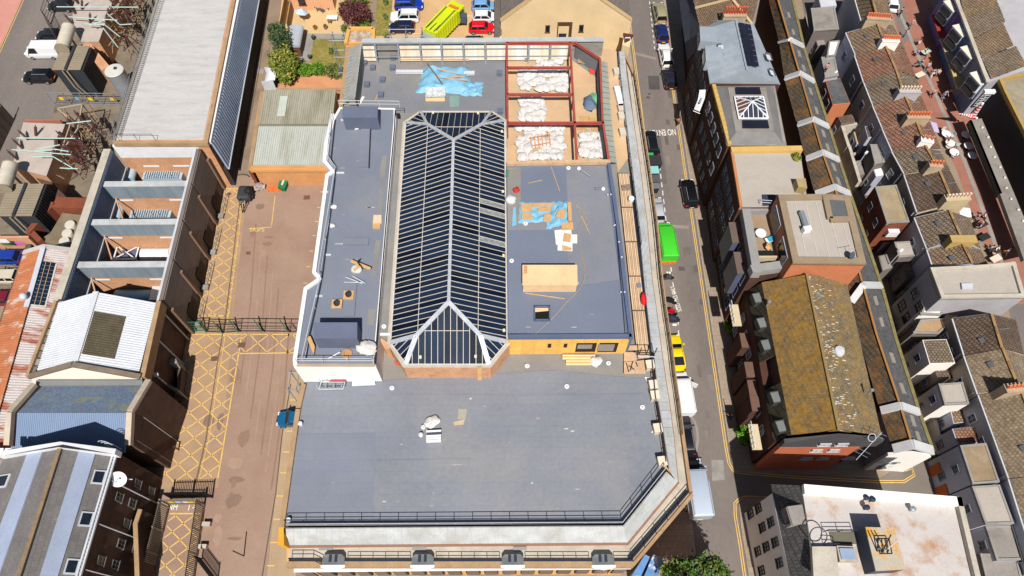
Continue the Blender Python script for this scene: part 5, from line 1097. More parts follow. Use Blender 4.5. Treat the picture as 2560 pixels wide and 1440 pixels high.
# ================================================================ garden buildings and walls
def wall_thing(name,label,pts,z,wd,mat,cat='wall',cop=None):
    t=thing(name,label,cat,W(*pts[0],0));wall_line('wall',pts,z,0,wd,mat,t)
    if cop:wall_line('coping',pts,z+.1,z,wd+.1,cop,t)
    return t
wall_thing('garden_wall','brown brick wall between the garden bed and the green roofed shed',[(690,222),(853,222)],2.2,.35,m_brick,cop=m_cop)
wall_thing('lane_wall','brick wall along the lane beside the green roofed shed',[(655,228),(624,424)],3.4,.4,m_brickm,cop=m_cop)
wall_thing('lane_fence','tall timber fence between lane and garden at the picture top',[(712,-20),(696,66)],2.2,.12,m_wood,'fence')
wall_thing('lane_fence','lower slanting timber fence beside the patio path',[(730,-20),(716,56)],1.9,.12,flat(150,120,90),'fence')
gs=thing('green_roof_shed','low brick shed with a pale green corrugated roof beside the hall','shed',W(740,330,0));zg=3.8
a,b,c_,d_=W(662,230,zg),W(842,230,zg),W(818,412,zg),W(632,412,zg);e_,f_=a.lerp(d_,.49),b.lerp(c_,.49)
m=M();m.ext([Vector((p.x,p.y,zg-.1)) for p in (a,b,c_+Vector((0,-.3,0)),d_+Vector((0,-.3,0)))],0);m.obj('walls',mt('tan_brick',col(206,150,100),.9,.1,.6),gs)
m=M();m.corr(a+up*.35,b+up*.35,f_+up*.2,e_+up*.2,34,.08);m.obj('roof_slope',mt('mossy_sheet',col(166,162,146),.8,.1,.8,col(130,126,100),.45,.3,stretch=(2,.3,1),fine=.1),gs);m=M();m.corr(e_+up*.12,f_+up*.12,c_+up*.02,d_+up*.02,34,.08);m.obj('roof_slope',mt('pale_green_sheet',col(186,190,182),.8,.08,.8,col(150,150,124),.36,.3,stretch=(2,.3,1),fine=.08),gs)
m=M();m.beam(e_+up*.3,f_+up*.3,.3,.08);m.obj('lap_flashing',flat(128,124,108),gs)
m=M();m.plate([W(700,240,zg+.5),W(720,240,zg+.5),W(712,290,zg+.42),W(692,290,zg+.42)],.05);m.obj('rooflight',flat(190,196,186),gs)
wall_line('front_coping',[(626,420),(822,420)],zg-.2,zg-.6,.8,mt('ochre_coping',col(206,152,92),.9,.1),gs)
for x in (630,729,792):p=W(x,428,2.6);m=M();m.box((p.x,p.y-.2,2.8),(.6,.2,.25));m.obj('wall_lamp',m_whp,gs)
wall_line('white_plinth',[(628,434),(815,434)],.5,0,.25,m_whp,gs)
t=thing('curved_shelter','small white curved shelter at the lane corner of the garden','shelter',W(680,205,0));p=W(680,215,0)
m=M();rings=[]
for y in (-1.4,1.4):rings.append([Vector((p.x+.9-1.9*cos(q),p.y+.3+y,2.2*sin(q))) for q in [pi*.08+pi*.47*i/9 for i in range(10)]])
m.idx([]) ;k0=m.vs(rings[0]+rings[1]);m.idx([(k0+i,k0+i+1,k0+11+i,k0+10+i) for i in range(9)]);m.obj('curved_roof',m_whp,t,smooth=40)
for y in (-1.35,1.35):m=M();m.ext([Vector((p.x-.8,p.y+.3+y,1.9)),Vector((p.x+.9,p.y+.3+y,2.1)),Vector((p.x+.9,p.y+.36+y,2.1)),Vector((p.x-.8,p.y+.36+y,1.9))],0);m.obj('end_panel',m_raill,t)
t=thing('curved_garden_shed','brown garden shed with a grey curved roof','shed',W(738,100,0));p=W(738,98,1.5)
m=M();m.ext([Vector((p.x-1,p.y-2.0,1.9)),Vector((p.x+.95,p.y-2.0,1.9)),Vector((p.x+.95,p.y+2.0,1.9)),Vector((p.x-1,p.y+2.0,1.9))],0);m.obj('walls',flat(110,78,60),t)
m=M();r1_=[[Vector((p.x-1.1*cos(q),p.y+y,1.85+.55*sin(q))) for q in [pi*i/9 for i in range(10)]] for y in (-2.1,2.1)];m.loft(r1_);m.obj('curved_roof',flat(176,182,190),t,smooth=50)
ho=thing('pink_house','peach rendered house with a dark window at the top of the garden','house',W(790,-30,0));yy=W(790,26,0).y
m=M();m.ext([Vector((W(735,26,0).x,yy,5)),Vector((W(838,26,0).x,yy,5)),Vector((W(838,26,0).x,yy+8,5)),Vector((W(735,26,0).x,yy+8,5))],0);m.obj('wall',mt('peach_render',col(226,170,130),.9,.06),ho)
window(ho,Vector((W(757,8,1.2).x,yy,1.6)),Vector((1,0,0)),Vector((0,-1,0)),1.1,1.3,flat(90,60,50))
t=thing('garden_parasol','folded pale blue garden parasol lying open on the patio','parasol',W(752,30,0));p=W(752,27,2);m=M();m.tube((p.x,p.y,0),(p.x,p.y,2.3),.03,6);m.obj('pole',m_rail,t);m=M();m.lathe((p.x,p.y,1.8),[(1.0,0),(.5,.3),(.05,.55),(.02,.6)],8,Vector((.3,.2,1)));m.obj('canopy',flat(190,206,220),t)
for k,(x,y,l) in enumerate(((830,43,'white garden table by the red maple'),)):
    t=thing('garden_table',l,'table',W(x,y,0));p=W(x,y,.7);m=M();m.box(tuple(p),(1.6,.9,.06));m.obj('top',m_whp,t)
    for sx in (-.7,.7):
        for sy in (-.35,.35):m=M();m.beam((p.x+sx,p.y+sy,0),(p.x+sx,p.y+sy,.68),.06);m.obj('leg',m_whp,t)
ch=M();ch.box((0,0,.42),(.5,.5,.06));chs=ch.mesh('seat',flat(96,92,92));cb=M();cb.box((0,.24,.7),(.5,.05,.5));cbk=cb.mesh('backrest',flat(96,92,92));cl=M();cl.beam((0,0,0),(0,0,.42),.04);cll=cl.mesh('leg',flat(70,70,72))
def chair(px,py,rz,label,group=None,z=0,mats=None):
    t=thing('chair',label,'chair',W(px,py,z),group,rz);o=[link('seat',chs,t,local=True),link('backrest',cbk,t,local=True)]+[link('leg',cll,t,local=True,loc=(a_,b_,0)) for a_ in (-.21,.21) for b_ in (-.21,.21)]
    if mats:
        for q in o[:2]:q.material_slots[0].link='OBJECT';q.material_slots[0].material=mats
    return t
chair(796,27,.4,'grey garden chair left of the patio group');chair(808,31,2.4,'grey garden chair tilted at the front of the patio group');chair(822,24,-.6,'grey garden chair right of the patio group by the maple');chair(826,58,3.0,'wooden garden bench chair in front of the white garden table',mats=flat(140,110,80))
for k,(x,y) in enumerate(((789,73),(815,72),(785,98),(776,146))):p=W(x,y,0);t=thing('flower_pot',['brown patio pot on the left','brown patio pot in the middle beside the bench','dark planter at the upper corner of the lawn','dark planter at the lower corner of the lawn'][k],'pot',p);m=M();m.lathe(p,[(.22,0),(.32,.5),(.34,.5),(.28,.45)],10);m.obj('pot',flat(150,96,60) if k<2 else flat(50,50,52),t,smooth=40);leaves('plant',lf_mid,t,[((p.x,p.y,.65),(.22,.22,.2))],160,.09,k)
# ================================================================ sand-coloured gabled building behind the hall
yb=thing('sand_gable_building','sand-coloured brick building with a wide gable end and slate roofs behind the hall','building',W(1410,60,0))
y0=W(1252,54,6.2).y;gl,gr,ga=V(1252,54,y0),V(1572,92,y0),V(1412,-62,y0);gr.z=gl.z
m=M();m.ext([gl,ga,gr,gr+Vector((0,.5,0)),ga+Vector((0,.5,0)),gl+Vector((0,.5,0))],0);m.obj('gable_wall',m_sand,yb)
BK=Vector((0,22,0));m_sg=mt('speckled_slate',col(120,110,104),.9,.12,.5,col(150,142,134),.3,1.2,fine=.25,fsc=4,soft=.06)
for e in (gl,gr):
    m=M();m.plate([e+Vector((0,.52,-.1)),ga+Vector((0,.52,-.1)),ga+BK,e+BK],.25);m.obj('roof_slope',m_sg,yb)
    m=M();m.beam(e+Vector((0,.2,.1)),ga+Vector((0,.2,.1)),.6,.2);m.obj('verge',mt('verge_sand',col(206,178,130),.9,.1) if 'verge_sand' not in bpy.data.materials else bpy.data.materials['verge_sand'],yb)
def gwin(px,py,w_,h_,name='window'):
    p=V(px,py,y0);return window(yb,p,Vector((1,0,0)),Vector((0,-1,0)),w_,h_,flat(110,80,60),0)
gwin(1369,72,.65,1.3);gwin(1453,71,.65,1.3)
p=V(1411,78,y0);m=M();m.box((p.x,y0-.02,p.z),(2.1,.06,3.2));o=m.obj('recess',flat(92,66,44,.9),yb);m=M();m.box((p.x-.15,y0-.08,p.z-.3),(1.5,.08,2.4));m.obj('recess_lining',m_sand,o);m=M();m.box((p.x-.25,y0-.14,p.z-.9),(1.1,.06,1.2));g_=m.obj('louvre_panel',m_rail,o)
m=M();m.ext(PX([(1500,-40),(1562,-40),(1565,50),(1522,50)],6.1),0);m.obj('flat_annex',flat(160,156,156),yb)
m=M();m.plate([W(1236,-20,4.2),W(1250,-20,5),W(1252,80,5),W(1236,104,4.2)],.2);m.obj('lean_to_roof',m_sg,yb);m=M();m.ext(PX([(1236,-20),(1250,-20),(1253,100),(1236,104)],4.0),0);m.obj('lean_to_wall',m_sand,yb)
m=M();m.ext(PX([(1560,84),(1580,88),(1574,118),(1556,112)],5.2),0);o=m.obj('corner_bay',m_sand,yb);m=M();m.ext(PX([(1558,82),(1584,86),(1578,96),(1562,104)],5.5),5.2);m.obj('bay_roof',flat(92,48,44),o);window(yb,V(1567,106,W(1562,108,4.6).y-.1),Vector((1,0,0)),Vector((0,-1,0)),.9,1.8,m_whp,0)
# ================================================================ substation
m_tr=mt('transformer_black',col(52,56,62),.6,.15,1);m_slat=flat(150,138,118,.8)
def transformer(label,c,s_,rz=.0,cons=None):
    t=thing('substation_transformer',label,'transformer',(c.x,c.y,0));x,y=c.x,c.y;w_,d_,h_=s_
    m_=M();m_.box((x,y,h_*.5),(w_*.92,d_*.9,h_*.96));m_.obj('tank',m_tr,t)
    for i in range(13):
        for k in (-1,1):m_=M();m_.box((x+k*w_*.25,y-d_/2+(i+.5)*d_/13,h_+.04),(w_*.46,d_/13*.8,.1));m_.obj('radiator_top',m_slat,t)
    for i in range(13):m_=M();m_.box((x+w_*.5,y-d_/2+(i+.5)*d_/13,h_*.5),(.25,d_/26,h_*.95));m_.obj('radiator_fin',m_tr,t)
    m_=M();m_.beam((x,y-d_/2,h_+.2),(x,y+d_/2,h_+.2),.35,.2);m_.obj('manifold',m_tr,t)
    for k in (-.5,.1):m_=M();m_.pipe([(x+k,y-d_/2-.1,h_),(x+k+.4,y-d_/2-.5,h_*.5),(x+k+1.0,y-d_/2-.4,.3)],.1,6);m_.obj('pipe',m_slat,t)
    a_,b_=cons;m_=M();m_.tube(a_,b_,.85,16);m_.obj('conservator',mt('cream_tank',col(206,198,180),.7,.12,1) if 'cream_tank' not in bpy.data.materials else bpy.data.materials['cream_tank'],t,smooth=40)
    for f in (.0,1.0):q=a_.lerp(b_,f);e=(b_-a_).normalized()*.06;m_=M();m_.tube(q-e,q+e,.92,16);m_.obj('end_flange',m_slat,t,smooth=40)
    for f in (.25,.75):q=a_.lerp(b_,f);m_=M();m_.beam((q.x,q.y,0),(q.x,q.y,q.z-.7),.2);m_.obj('support',m_slat,t)
transformer('black finned transformer with a cream tank next to the parked white van',W(178,145,5.2),(4.0,4.6,5.2),0,(W(172,68,6),W(155,122,6)))
transformer('black finned transformer at the left picture edge with a cream tank',W(52,500,5.2),(4.4,4.8,5.2),0,(W(26,412,6),W(8,472,6)))
ins=M();pr=[(.08,0)]
for i in range(7):pr += [(.2,.12+i*.2),(.09,.2+i*.2)]
ins.lathe((0,0,0),pr+[(.06,1.6),(.06,1.7)],10);insm=ins.mesh('insulator_discs',mt('brown_porcelain',col(92,58,56),.25,.1,2,spec=.6),30)
def insul(parent,px,py,z,tilt=(0,0),s_=1.0):return link('insulator',insm,parent,loc=tuple(W(px,py,z)),rot=(tilt[0],tilt[1],0),sc=s_)
def sub_room(label,pts,z,brk):
    t=thing('switch_room',label,'building',W(*pts[0],0));m_=M();m_.ext([p-up*.15 for p in PX(pts,z)],0);m_.obj('walls',m_brick,t);m_=M();m_.plate(PX(pts,z),.2);m_.obj('roof_slab',mt('room_slab',col(184,172,162),.9,.1,.5,col(160,148,138),.35,.4) if 'room_slab' not in bpy.data.materials else bpy.data.materials['room_slab'],t);return t
s1=sub_room('flat-roofed switch room with bushings beside the black transformer and white van',[(196,-60),(300,-60),(283,0),(247,104),(203,104),(178,60)],4.2,1)
s2=sub_room('flat-roofed switch room with bushings above the left edge transformer',[(58,306),(163,310),(116,440),(30,418)],4.2,1)
m_bus=mt('busbar_verdigris',col(176,204,196),.5,.08,2)
for t_,lst in ((s1,((197,10,4.2),(190,35,4.2),(183,60,4.2),(205,24,4.2),(225,58,4.2),(270,45,4.2),(266,60,4.2))),(s2,((72,350,4.2),(58,372,4.2),(45,400,4.2),(90,340,4.2),(140,372,4.2),(134,396,4.2),(148,362,4.2)))):
    for i,q in enumerate(lst):insul(t_,*q,(-.3,-.5 if i<3 else .4))
gan=thing('switchgear_gantry','steel gantry with brown insulator strings along the white roofed shed, back group','gantry',W(330,60,0));gan2=thing('switchgear_gantry','steel gantry with brown insulator strings along the white roofed shed, front group','gantry',W(230,400,0))
for g_,lst,fr in ((gan,[(322,20),(328,40),(335,8),(310,62),(318,76),(345,-6),(360,5),(300,50),(332,58)],((300,0),(350,20),(330,90),(300,110),(345,60))),(gan2,[(215,310),(225,322),(240,318),(205,358),(216,374),(230,384),(190,392),(200,405),(220,405),(185,430)],((190,330),(250,320),(240,380),(200,440),(225,360)))):
    for i,(x,y) in enumerate(lst):insul(g_,x,y,4.4,(-.35,-.45),1.25)
    for i,(x,y) in enumerate(fr):
        p=W(x,y,0)
        for s_ in (0,.8):m=M();m.beam((p.x+s_,p.y,0),(p.x+s_,p.y,4.6),.1);m.obj('gantry_leg',m_cop,g_)
        for k in range(5):m=M();m.beam((p.x,p.y,.6+k*.8),(p.x+.8,p.y,1.2+k*.8),.06);m.obj('lattice_brace',m_cop,g_)
        q=W(*fr[(i+1)%len(fr)],0);m=M();m.beam((p.x,p.y,4.6),(q.x,q.y,4.6),.14);m.obj('gantry_beam',flat(176,162,140),g_)
for g_,lst in ((gan,([(142,17),(346,18)],[(171,42),(300,51)],[(211,60),(262,62),(300,92)],[(268,34),(300,62),(330,60)],[(258,70),(295,118)],[(224,64),(262,50)])),(gan2,([(166,309),(228,302)],[(42,345),(200,346)],[(30,374),(178,387)],[(82,378),(138,373),(180,380)],[(82,392),(134,392),(182,420)],[(150,420),(195,422)],[(95,372),(150,362)]))):
    for q in lst:m=M();m.pipe([W(x,y,5.7) for x,y in q],.075,6);m.obj('busbar',m_bus,g_)
rr=random.Random(9)
for g_,(xa_,ya_,xb_,yb_) in ((gan,(296,0,352,120)),(gan2,(180,300,262,450))):
    for i in range(12):insul(g_,rr.uniform(xa_,xb_)-(i/12)*(yb_-ya_)*.22,ya_+(i/12)*(yb_-ya_),rr.uniform(3.2,4.4),(rr.uniform(-.6,.2),rr.uniform(-.7,.3)),rr.uniform(.8,1.2))
    for i in range(70):
        x=rr.uniform(xa_,xb_) ;y=rr.uniform(ya_,yb_);x -= (y-ya_)*.22;z=rr.uniform(1.5,4.5);p=W(x,y,z);m=M();m.tube(p,p+Vector((rr.uniform(-1,1),rr.uniform(-1.2,1.2),rr.uniform(-.4,.8))),.05,5);m.obj('rod',[m_cop,flat(70,58,50),flat(110,70,62),flat(170,156,132),flat(60,54,50)][i%5],g_)
sy=sheet('substation_yard',mt('substation_concrete',col(128,116,100),.92,.16,.5,col(92,82,72),.4,.4),[(150,-90),(420,-90),(390,60),(285,372),(150,760),(-80,760),(-60,420),(36,300),(130,230)],.006)
t=thing('expansion_tank','pale steel cylinder tank standing beside the razor wire of the shed','tank',W(298,215,0));p=W(285,176,4.6);m=M();m.lathe((p.x,p.y,0),[(1.25,0),(1.25,4.5),(1.3,4.52),(1.3,4.6)],20);m.obj('shell',m_steel,t,smooth=40);m=M();m.lathe((p.x,p.y,4.6),[(1.28,0),(1.2,.08),(.3,.14)],20);m.obj('lid',flat(206,204,196),t,smooth=40);m=M();m.box((p.x+.2,p.y+.2,4.8),(.35,.35,.2));m.obj('valve',m_rail,t)
wall_thing('blast_wall','brick blast wall right of the black transformer by the van',[(211,108),(262,168)],3.6,1.2,m_brick);wall_thing('blast_wall','stepped brick blast wall right of the left edge transformer',[(98,440),(160,500)],3.0,.9,m_brickd)
wall_thing('brick_yard_wall','red brick wall of the small yard with three round caps, upper side',[(135,505),(216,508)],3.4,1.6,m_brickm);wall_thing('brick_yard_wall','red brick wall of the small yard with three round caps, left side',[(132,505),(70,578)],3.4,.7,m_brickm);wall_thing('brick_yard_wall','red brick wall stub below the left edge transformer',[(70,570),(98,600)],3.2,.6,m_brickm)
fr_=thing('capped_flat_roof','small stained flat roof with three round pale caps','roof',W(160,575,0));m=M();m.ext(PX([(156,532),(212,538),(184,626),(98,600),(126,582)],2.6),0);m.obj('roof_deck',mt('stained_deck',col(130,116,94),.9,.2,.5,col(176,150,84),.3,.5),fr_)
for x,y in ((178,565),(171,586),(164,606)):m=M();m.lathe(W(x,y,2.6),[(.62,0),(.62,.35),(.58,.4),(.2,.42)],18);m.obj('round_cap',flat(206,200,186),fr_,smooth=40)
def mesh_fence(label,pts,h,mat,sp=2.4,name='mesh_fence',wires=6,z=0,signs=()):
    t=thing(name,label,'fence',W(*pts[0],z));P=PX(pts,z)
    for a_,b_ in zip(P,P[1:]):
        n=max(1,round((b_-a_).length/sp))
        for i in range(n+1):q=a_.lerp(b_,i/n);m_=M();m_.beam(q,q+up*h,.09);m_.obj('post',mat,t)
        for k in range(n):
            q0,q1=a_.lerp(b_,k/n),a_.lerp(b_,(k+1)/n);m_=M()
            for j in range(wires):zz=.15+(h-.2)*j/(wires-1);m_.beam(q0+up*zz,q1+up*zz,.04 if 0<j<wires-1 else .07)
            tag(m_.obj('fence_panel',mat,t),kind='stuff')
    for (f,c_,w_) in signs:q=P[0].lerp(P[-1],f);m_=M();m_.box((q.x,q.y-.08,h*.55),(w_,.03,.5));m_.obj('warning_sign',flat(*c_),t)
    return t
mesh_fence('glinting mesh fence with yellow warning signs between the two substation halves',[(138,262),(300,264)],2.4,m_steel,2.2,signs=((.18,(240,196,30),.55),(.42,(110,170,220),.5),(.62,(240,196,30),.6),(.95,(230,190,60),.5)))
mesh_fence('dark tall fence along the street by the upper substation',[(148,0),(128,62),(152,110)],2.8,flat(86,80,70),2.6)
t=thing('boundary_fence','brown panelled boundary fence at the left edge of the lower substation','fence',W(36,290,0))
P=PX([(36,300),(-20,420)],0)
for i in range(7):q0,q1=P[0].lerp(P[1],(i+.03)/7),P[0].lerp(P[1],(i+.97)/7);m=M();m.ext([q0+up*3,q1+up*3,q1+Vector((.06,0,3)),q0+Vector((.06,0,3))],.1);m.obj('panel',flat(112,98,88),t);m=M();m.beam(q0,q0+up*3.2,.14);m.obj('post',flat(90,76,66),t)
wall_thing('tin_screen','rusty tin screen above the lower switch room',[(62,300),(150,300)],2.0,.2,flat(170,110,90),'screen');wall_thing('dark_boundary_wall','dark weathered boundary wall beside the rusty shed',[(72,610),(-10,850)],2.8,.7,mt('weathered_wall',col(92,82,76),.9,.2,1));wall_thing('graffiti_wall','orange brick wall with graffiti at the left picture edge',[(-40,592),(70,592)],2.4,.3,m_brick)
p=W(25,604,1.4);t=[((.5,(90,120,60)),0),((.0,(60,60,60)),.9),((-.4,(210,110,170)),1.6)]
gw=bpy.data.objects['graffiti_wall']
for (dx,c_),o_ in t:m=M();m.blob((p.x-.6+o_,W(25,592,2.4).y-.18,1.2),(.7,.03,.5),12,6,.2);m.obj('graffiti',flat(*c_),gw)
m=M();m.box((W(5,600,1.6).x,W(25,592,2.4).y-.2,1.8),(2.0,.04,.8));m.obj('white_panel',m_whp,gw)
# ================================================================ yard fence, ramp railings, yard things
m_gf=flat(52,112,80,.6);m_gd=flat(46,56,48,.6)
mesh_fence('green mesh security fence with gates across the hatched lane',[(448,829),(488,828),(520,827)],2.4,m_gf,1.8)
mesh_fence('pair of dark green mesh gates across the middle of the yard',[(518,830),(560,832),(602,829)],2.4,m_gd,3.2);mesh_fence('thin mesh fence from the gates to the hall',[(602,829),(662,829),(726,830),(745,830)],2.4,m_gd,3.6,wires=4)
for k,q in enumerate(((466,830),(492,830),(516,832),(555,834),(596,832),(656,830),(720,830))):p=W(*q,0);m=M();m.beam((p.x,p.y,.1),(p.x-.7,p.y+.9,1.6),.12);single('fence_stay','slanting green stay %s the yard fence'%['nearest the dark wall at','second from the dark wall at','third from the dark wall at','at the middle gate leaf of','at the right gate post of','left of the hall at','nearest the hall at'][k],'stay',m_gf,m)
def palisade(label,a_,b_,h,mat,z0=0):
    t=thing('palisade_fence',label,'fence',W(*a_,z0));p,q=W(*a_,z0),W(*b_,z0);n=int((q-p).length/.17);m_=M()
    for i in range(n):r_=p.lerp(q,(i+.5)/n);m_.beam(r_+up*.1,r_+up*h,.07)
    tag(m_.obj('pales',mat,t),kind='stuff')
    for zz in (.35,h-.3):m_=M();m_.beam(p+up*zz,q+up*zz,.07);m_.obj('rail',mat,t)
    k=max(1,round((q-p).length/2.7))
    for i in range(k+1):r_=p.lerp(q,i/k);m_=M();m_.beam(r_,r_+up*(h+.1),.12);m_.obj('post',mat,t)
    return t
m_pal=flat(150,140,122,.7)
palisade('pale palisade fence on the left side of the ramp',(424,1270),(380,1452),2.6,m_pal);palisade('pale palisade fence on the right side of the ramp',(512,1268),(486,1452),2.6,m_pal);g_=palisade('pale palisade gate with signs across the head of the ramp',(424,1262),(512,1262),2.4,m_pal)
for f,c_ in ((.25,(230,190,60)),(.45,(180,200,220)),(.65,(230,230,230)),(.8,(240,190,50))):q=W(424+88*f,1262,0);m=M();m.box((q.x,q.y-.1,1.7),(.6,.03,.5));m.obj('sign',flat(*c_),g_)
palisade('black palisade gate standing behind the ramp gate',(430,1246),(532,1244),2.6,m_black);palisade('black palisade fence at the lower right of the ramp',(505,1398),(545,1450),2.2,m_black)
for k,(x,y) in enumerate(((520,1312),(511,1368))):p=W(x,y,0);m=M();m.box((p.x,p.y,.3),(.8,.4,.6));single('concrete_block',['concrete footing block at the upper right of the ramp','concrete footing block at the lower right of the ramp'][k],'block',m_conc,m)
def lamp_post(label,px,py,h,d=(0,0),mat=m_raill,arm=.7):
    p=W(px,py,0);t=thing('lamp_post',label,'lamp post',p);m_=M();m_.tube(p,p+up*h,.07,8,.05);m_.obj('pole',mat,t,smooth=40);e=p+up*h;f=e+Vector((d[0],d[1],.1))*arm;m_=M();m_.tube(e,f,.04,6);m_.obj('arm',mat,t);m_=M();m_.box(tuple(f),(.5,.25,.12),atan2(d[1],d[0]) if d != (0,0) else 0);m_.obj('lantern',m_whp,t);return t
lamp_post('slim lamp post in front of the green roofed shed',789,414,3.4,(-.4,.2))
lamp_post('white lamp post at the street corner by the leafy tree',1752,1475,6.5,(0,.1));lamp_post('ochre lamp post beside the hall corner below the blue tarpaulins',1726,1478,6.0,(0,.1),m_cop)
p=W(610,1390,0);m=M();m.tube(p,p+up*3.2,.06,6);single('yard_pole','thin dark pole standing in the lower yard','pole',m_rail,m)
m=M();m.tube(W(447,1125,0),W(447,1125,0)+up*1.3,.08,6);m.obj('short_bollard',flat(96,60,50));tag(bpy.data.objects['short_bollard'],'short dark bollard in the hatched lane','bollard')
m=M();m.lathe(W(514,578,0),[(.42,0),(.36,.1),(.5,1.1),(.46,1.1),(.44,1.0)],12);single('orange_bin','bright orange tub standing by the bay wall','bin',flat(236,120,40),m,smooth=40)
t=thing('towed_compressor','black towable compressor trailer parked at the head of the yard','trailer',W(616,500,0),rz=0);p=W(612,486,.8)
m=M();m.loft([[Vector((p.x+sx*w_,p.y+yy_,zz)) for sx,zz in ((-1,.5),(-1,1.1),(-.8,h_),(.8,h_),(1,1.1),(1,.5))] for yy_,w_,h_ in ((-.9,.7,1.2),(-.7,.85,1.45),(.7,.85,1.5),(1.0,.7,1.3))]);m.obj('bonnet',flat(60,62,66,.5),t)
m=M();m.blob((p.x+.6,p.y+.1,1.4),(.5,.5,.5),9,6,.1);m.obj('black_cover',m_black,t)
for s_ in (-.95,.95):m=M();m.tube((p.x+s_-.1,p.y,.35),(p.x+s_+.1,p.y,.35),.35,12);m.obj('wheel',m_black,t,smooth=40)
for s_ in (-.45,.45):m=M();m.beam((p.x+s_,p.y-.8,.6),(p.x+.1,p.y-2.7,.6),.1);m.obj('drawbar',m_rail,t)
for i in range(6):m=M();q=Vector((p.x+R.uniform(-.5,.5),p.y-R.uniform(.9,2.0),.8));m.tube(q,q+Vector((R.uniform(-.4,.4),R.uniform(-.5,.5),.3)),.08,6);m.obj('hose',flat(150,142,130) if i%2 else m_black,t)
p=W(713,466,0);t=thing('grit_bin','dark green tilted bin with red and white waste in the yard','bin',p,rz=-.15);m=M();m.ext([(-.5,-1.0,.9),(.5,-1.0,.9),(.55,1.0,1.0),(-.55,1.0,1.0)],[(-.35,-.8,0),(.35,-.8,0),(.4,.8,0),(-.4,.8,0)]);m.obj('tub',flat(30,120,74),t,local=True);m=M();m.box((0,0,.95),(.25,1.0,.12));m.obj('waste',flat(226,200,196),t,local=True)
m=M();m.tube(W(722,452,.35),W(742,442,.35),.33,12);single('blue_drum','blue plastic drum lying beside the dark green bin','drum',flat(70,120,196),m,smooth=40)
for k,(q,c_,l) in enumerate((([(668,464),(704,462),(704,476),(668,477)],(232,110,60),'orange barrier netting lying left of the dark green bin'),([(630,436),(645,436),(646,448),(632,450)],(226,224,220),'white sack of rubbish at the left of the clutter by the shed wall'),([(668,440),(680,434),(688,444),(676,452)],(120,76,60),'brown board lying in the clutter by the shed wall'),([(688,432),(704,430),(702,452),(690,450)],(150,146,142),'grey heap of sheeting in the clutter by the shed wall'),([(745,436),(780,436),(780,444),(748,450)],(206,160,130),'pinkish rubble strip at the right of the clutter by the shed wall'))):
    m=M();m.plate(PX(q,.3),.25);single('yard_clutter',l,'clutter',mt('clutter%d'%k,col(*c_),.9,.25,3,fine=.3),m)
for k,(x,y) in enumerate(((654,470),(646,474))):
    m=M();m.blob((*W(x,y,0)[:2],.4),(.6,.5,.45),9,6,.3);single('rubbish_heap',['heap of mixed rubbish next to the orange netting','small heap of rags next to the compressor trailer'][k],'rubbish',mt('rubbish_mix%d'%k,col(190,176,166),.9,.4,4,col(110,100,120),.5,4,fine=.3),m)
cable([(592,438),(604,436),(616,437),(624,442)],.1,'dark hose lying on the lane by the shed corner',.06,m_black)
for k,q in enumerate(([(1613,1386),(1625,1392),(1598,1450),(1580,1438)],[(1634,1385),(1661,1400),(1636,1455),(1608,1446)])):
    m=M();m.ext(PX(q,3.2),0);single('blue_canopy',['blue and white mottled canopy under the hall corner, left one','blue and white mottled canopy under the hall corner, right one'][k],'canopy',mt('mottled_blue%d'%k,col(96,140,196),.5,.2,.8,col(206,220,236),.42,1.0,soft=.06),m)
t=plant('street_tree','leafy street tree at the bottom beside the hall corner','tree',1744,1446,[(0,0,6.6,2.4,1.6,2.2),(1.3,.2,5.6,1.5,1.3,1.6),(-1.7,.3,5.4,1.5,1.3,1.6),(.2,.4,8.2,1.4,1.2,1.2)],9,9000,.17,[lf_dark[0],lf_yel[2],lf_grn[2]],31)
# ================================================================ buildings right of the street
m_dkb=mt('street_brick',col(84,56,46),.95,.16,.6,fine=.15);m_ora=mt('orange_brick',col(198,122,84),.92,.08,.5,fine=.1);m_rndr=mt('grey_render',col(176,174,178),.9,.1,.5,fine=.06)
m_buff=mt('buff_stack',col(178,158,132),.9,.14,1,col(146,124,100),.35,1.2);m_flat=mt('pale_flat_roof',col(178,170,160),.9,.08,.3,col(162,152,142),.36,.3,fine=.08);m_lead=mt('lead_roof',col(146,140,134),.8,.12,.5,col(120,112,104),.4,.4,fine=.1)
def mass(name,label,cat,pts,z,wall,roof,par=0,parm=None,parw=.35,zb=0,roofz=.05):
    P=PX(pts,z);c=sum(P,Vector())/len(P);t=thing(name,label,cat,(c.x,c.y,zb));m_=M();m_.ext(P,zb);m_.obj('wall',wall,t)
    m_=M();m_.plate([p+(c-p).normalized()*.12+up*roofz for p in P],.05);m_.obj('roof',roof,t)
    if par:
        Q=P+[P[0]]
        for i_,(a_,b_) in enumerate(zip(Q,Q[1:])):
            d=(b_-a_);d.z=0;d.normalize();n=Vector((-d.y,d.x,0));n=n if n.dot(c-a_)>0 else -n
            m_=M();m_.ext([p+up*(par+.008*i_) for p in (a_,b_,b_+n*parw,a_+n*parw)],z-.2);m_.obj('parapet',parm or wall,t)
    return t,P
def base(p,dx=0,dy=0):return Vector((p.x+dx,p.y+dy,0))
t,P=mass('corner_terrace','brown tiled terrace house with a dark slate mansard at the top of the street','house',[(1738,-60),(1912,-60),(1888,62),(1752,112)],9,m_dkb,m_lead)
tb=lichen('brown_tile',col(140,116,94),col(120,98,78),.1,(160,130,90),.3)
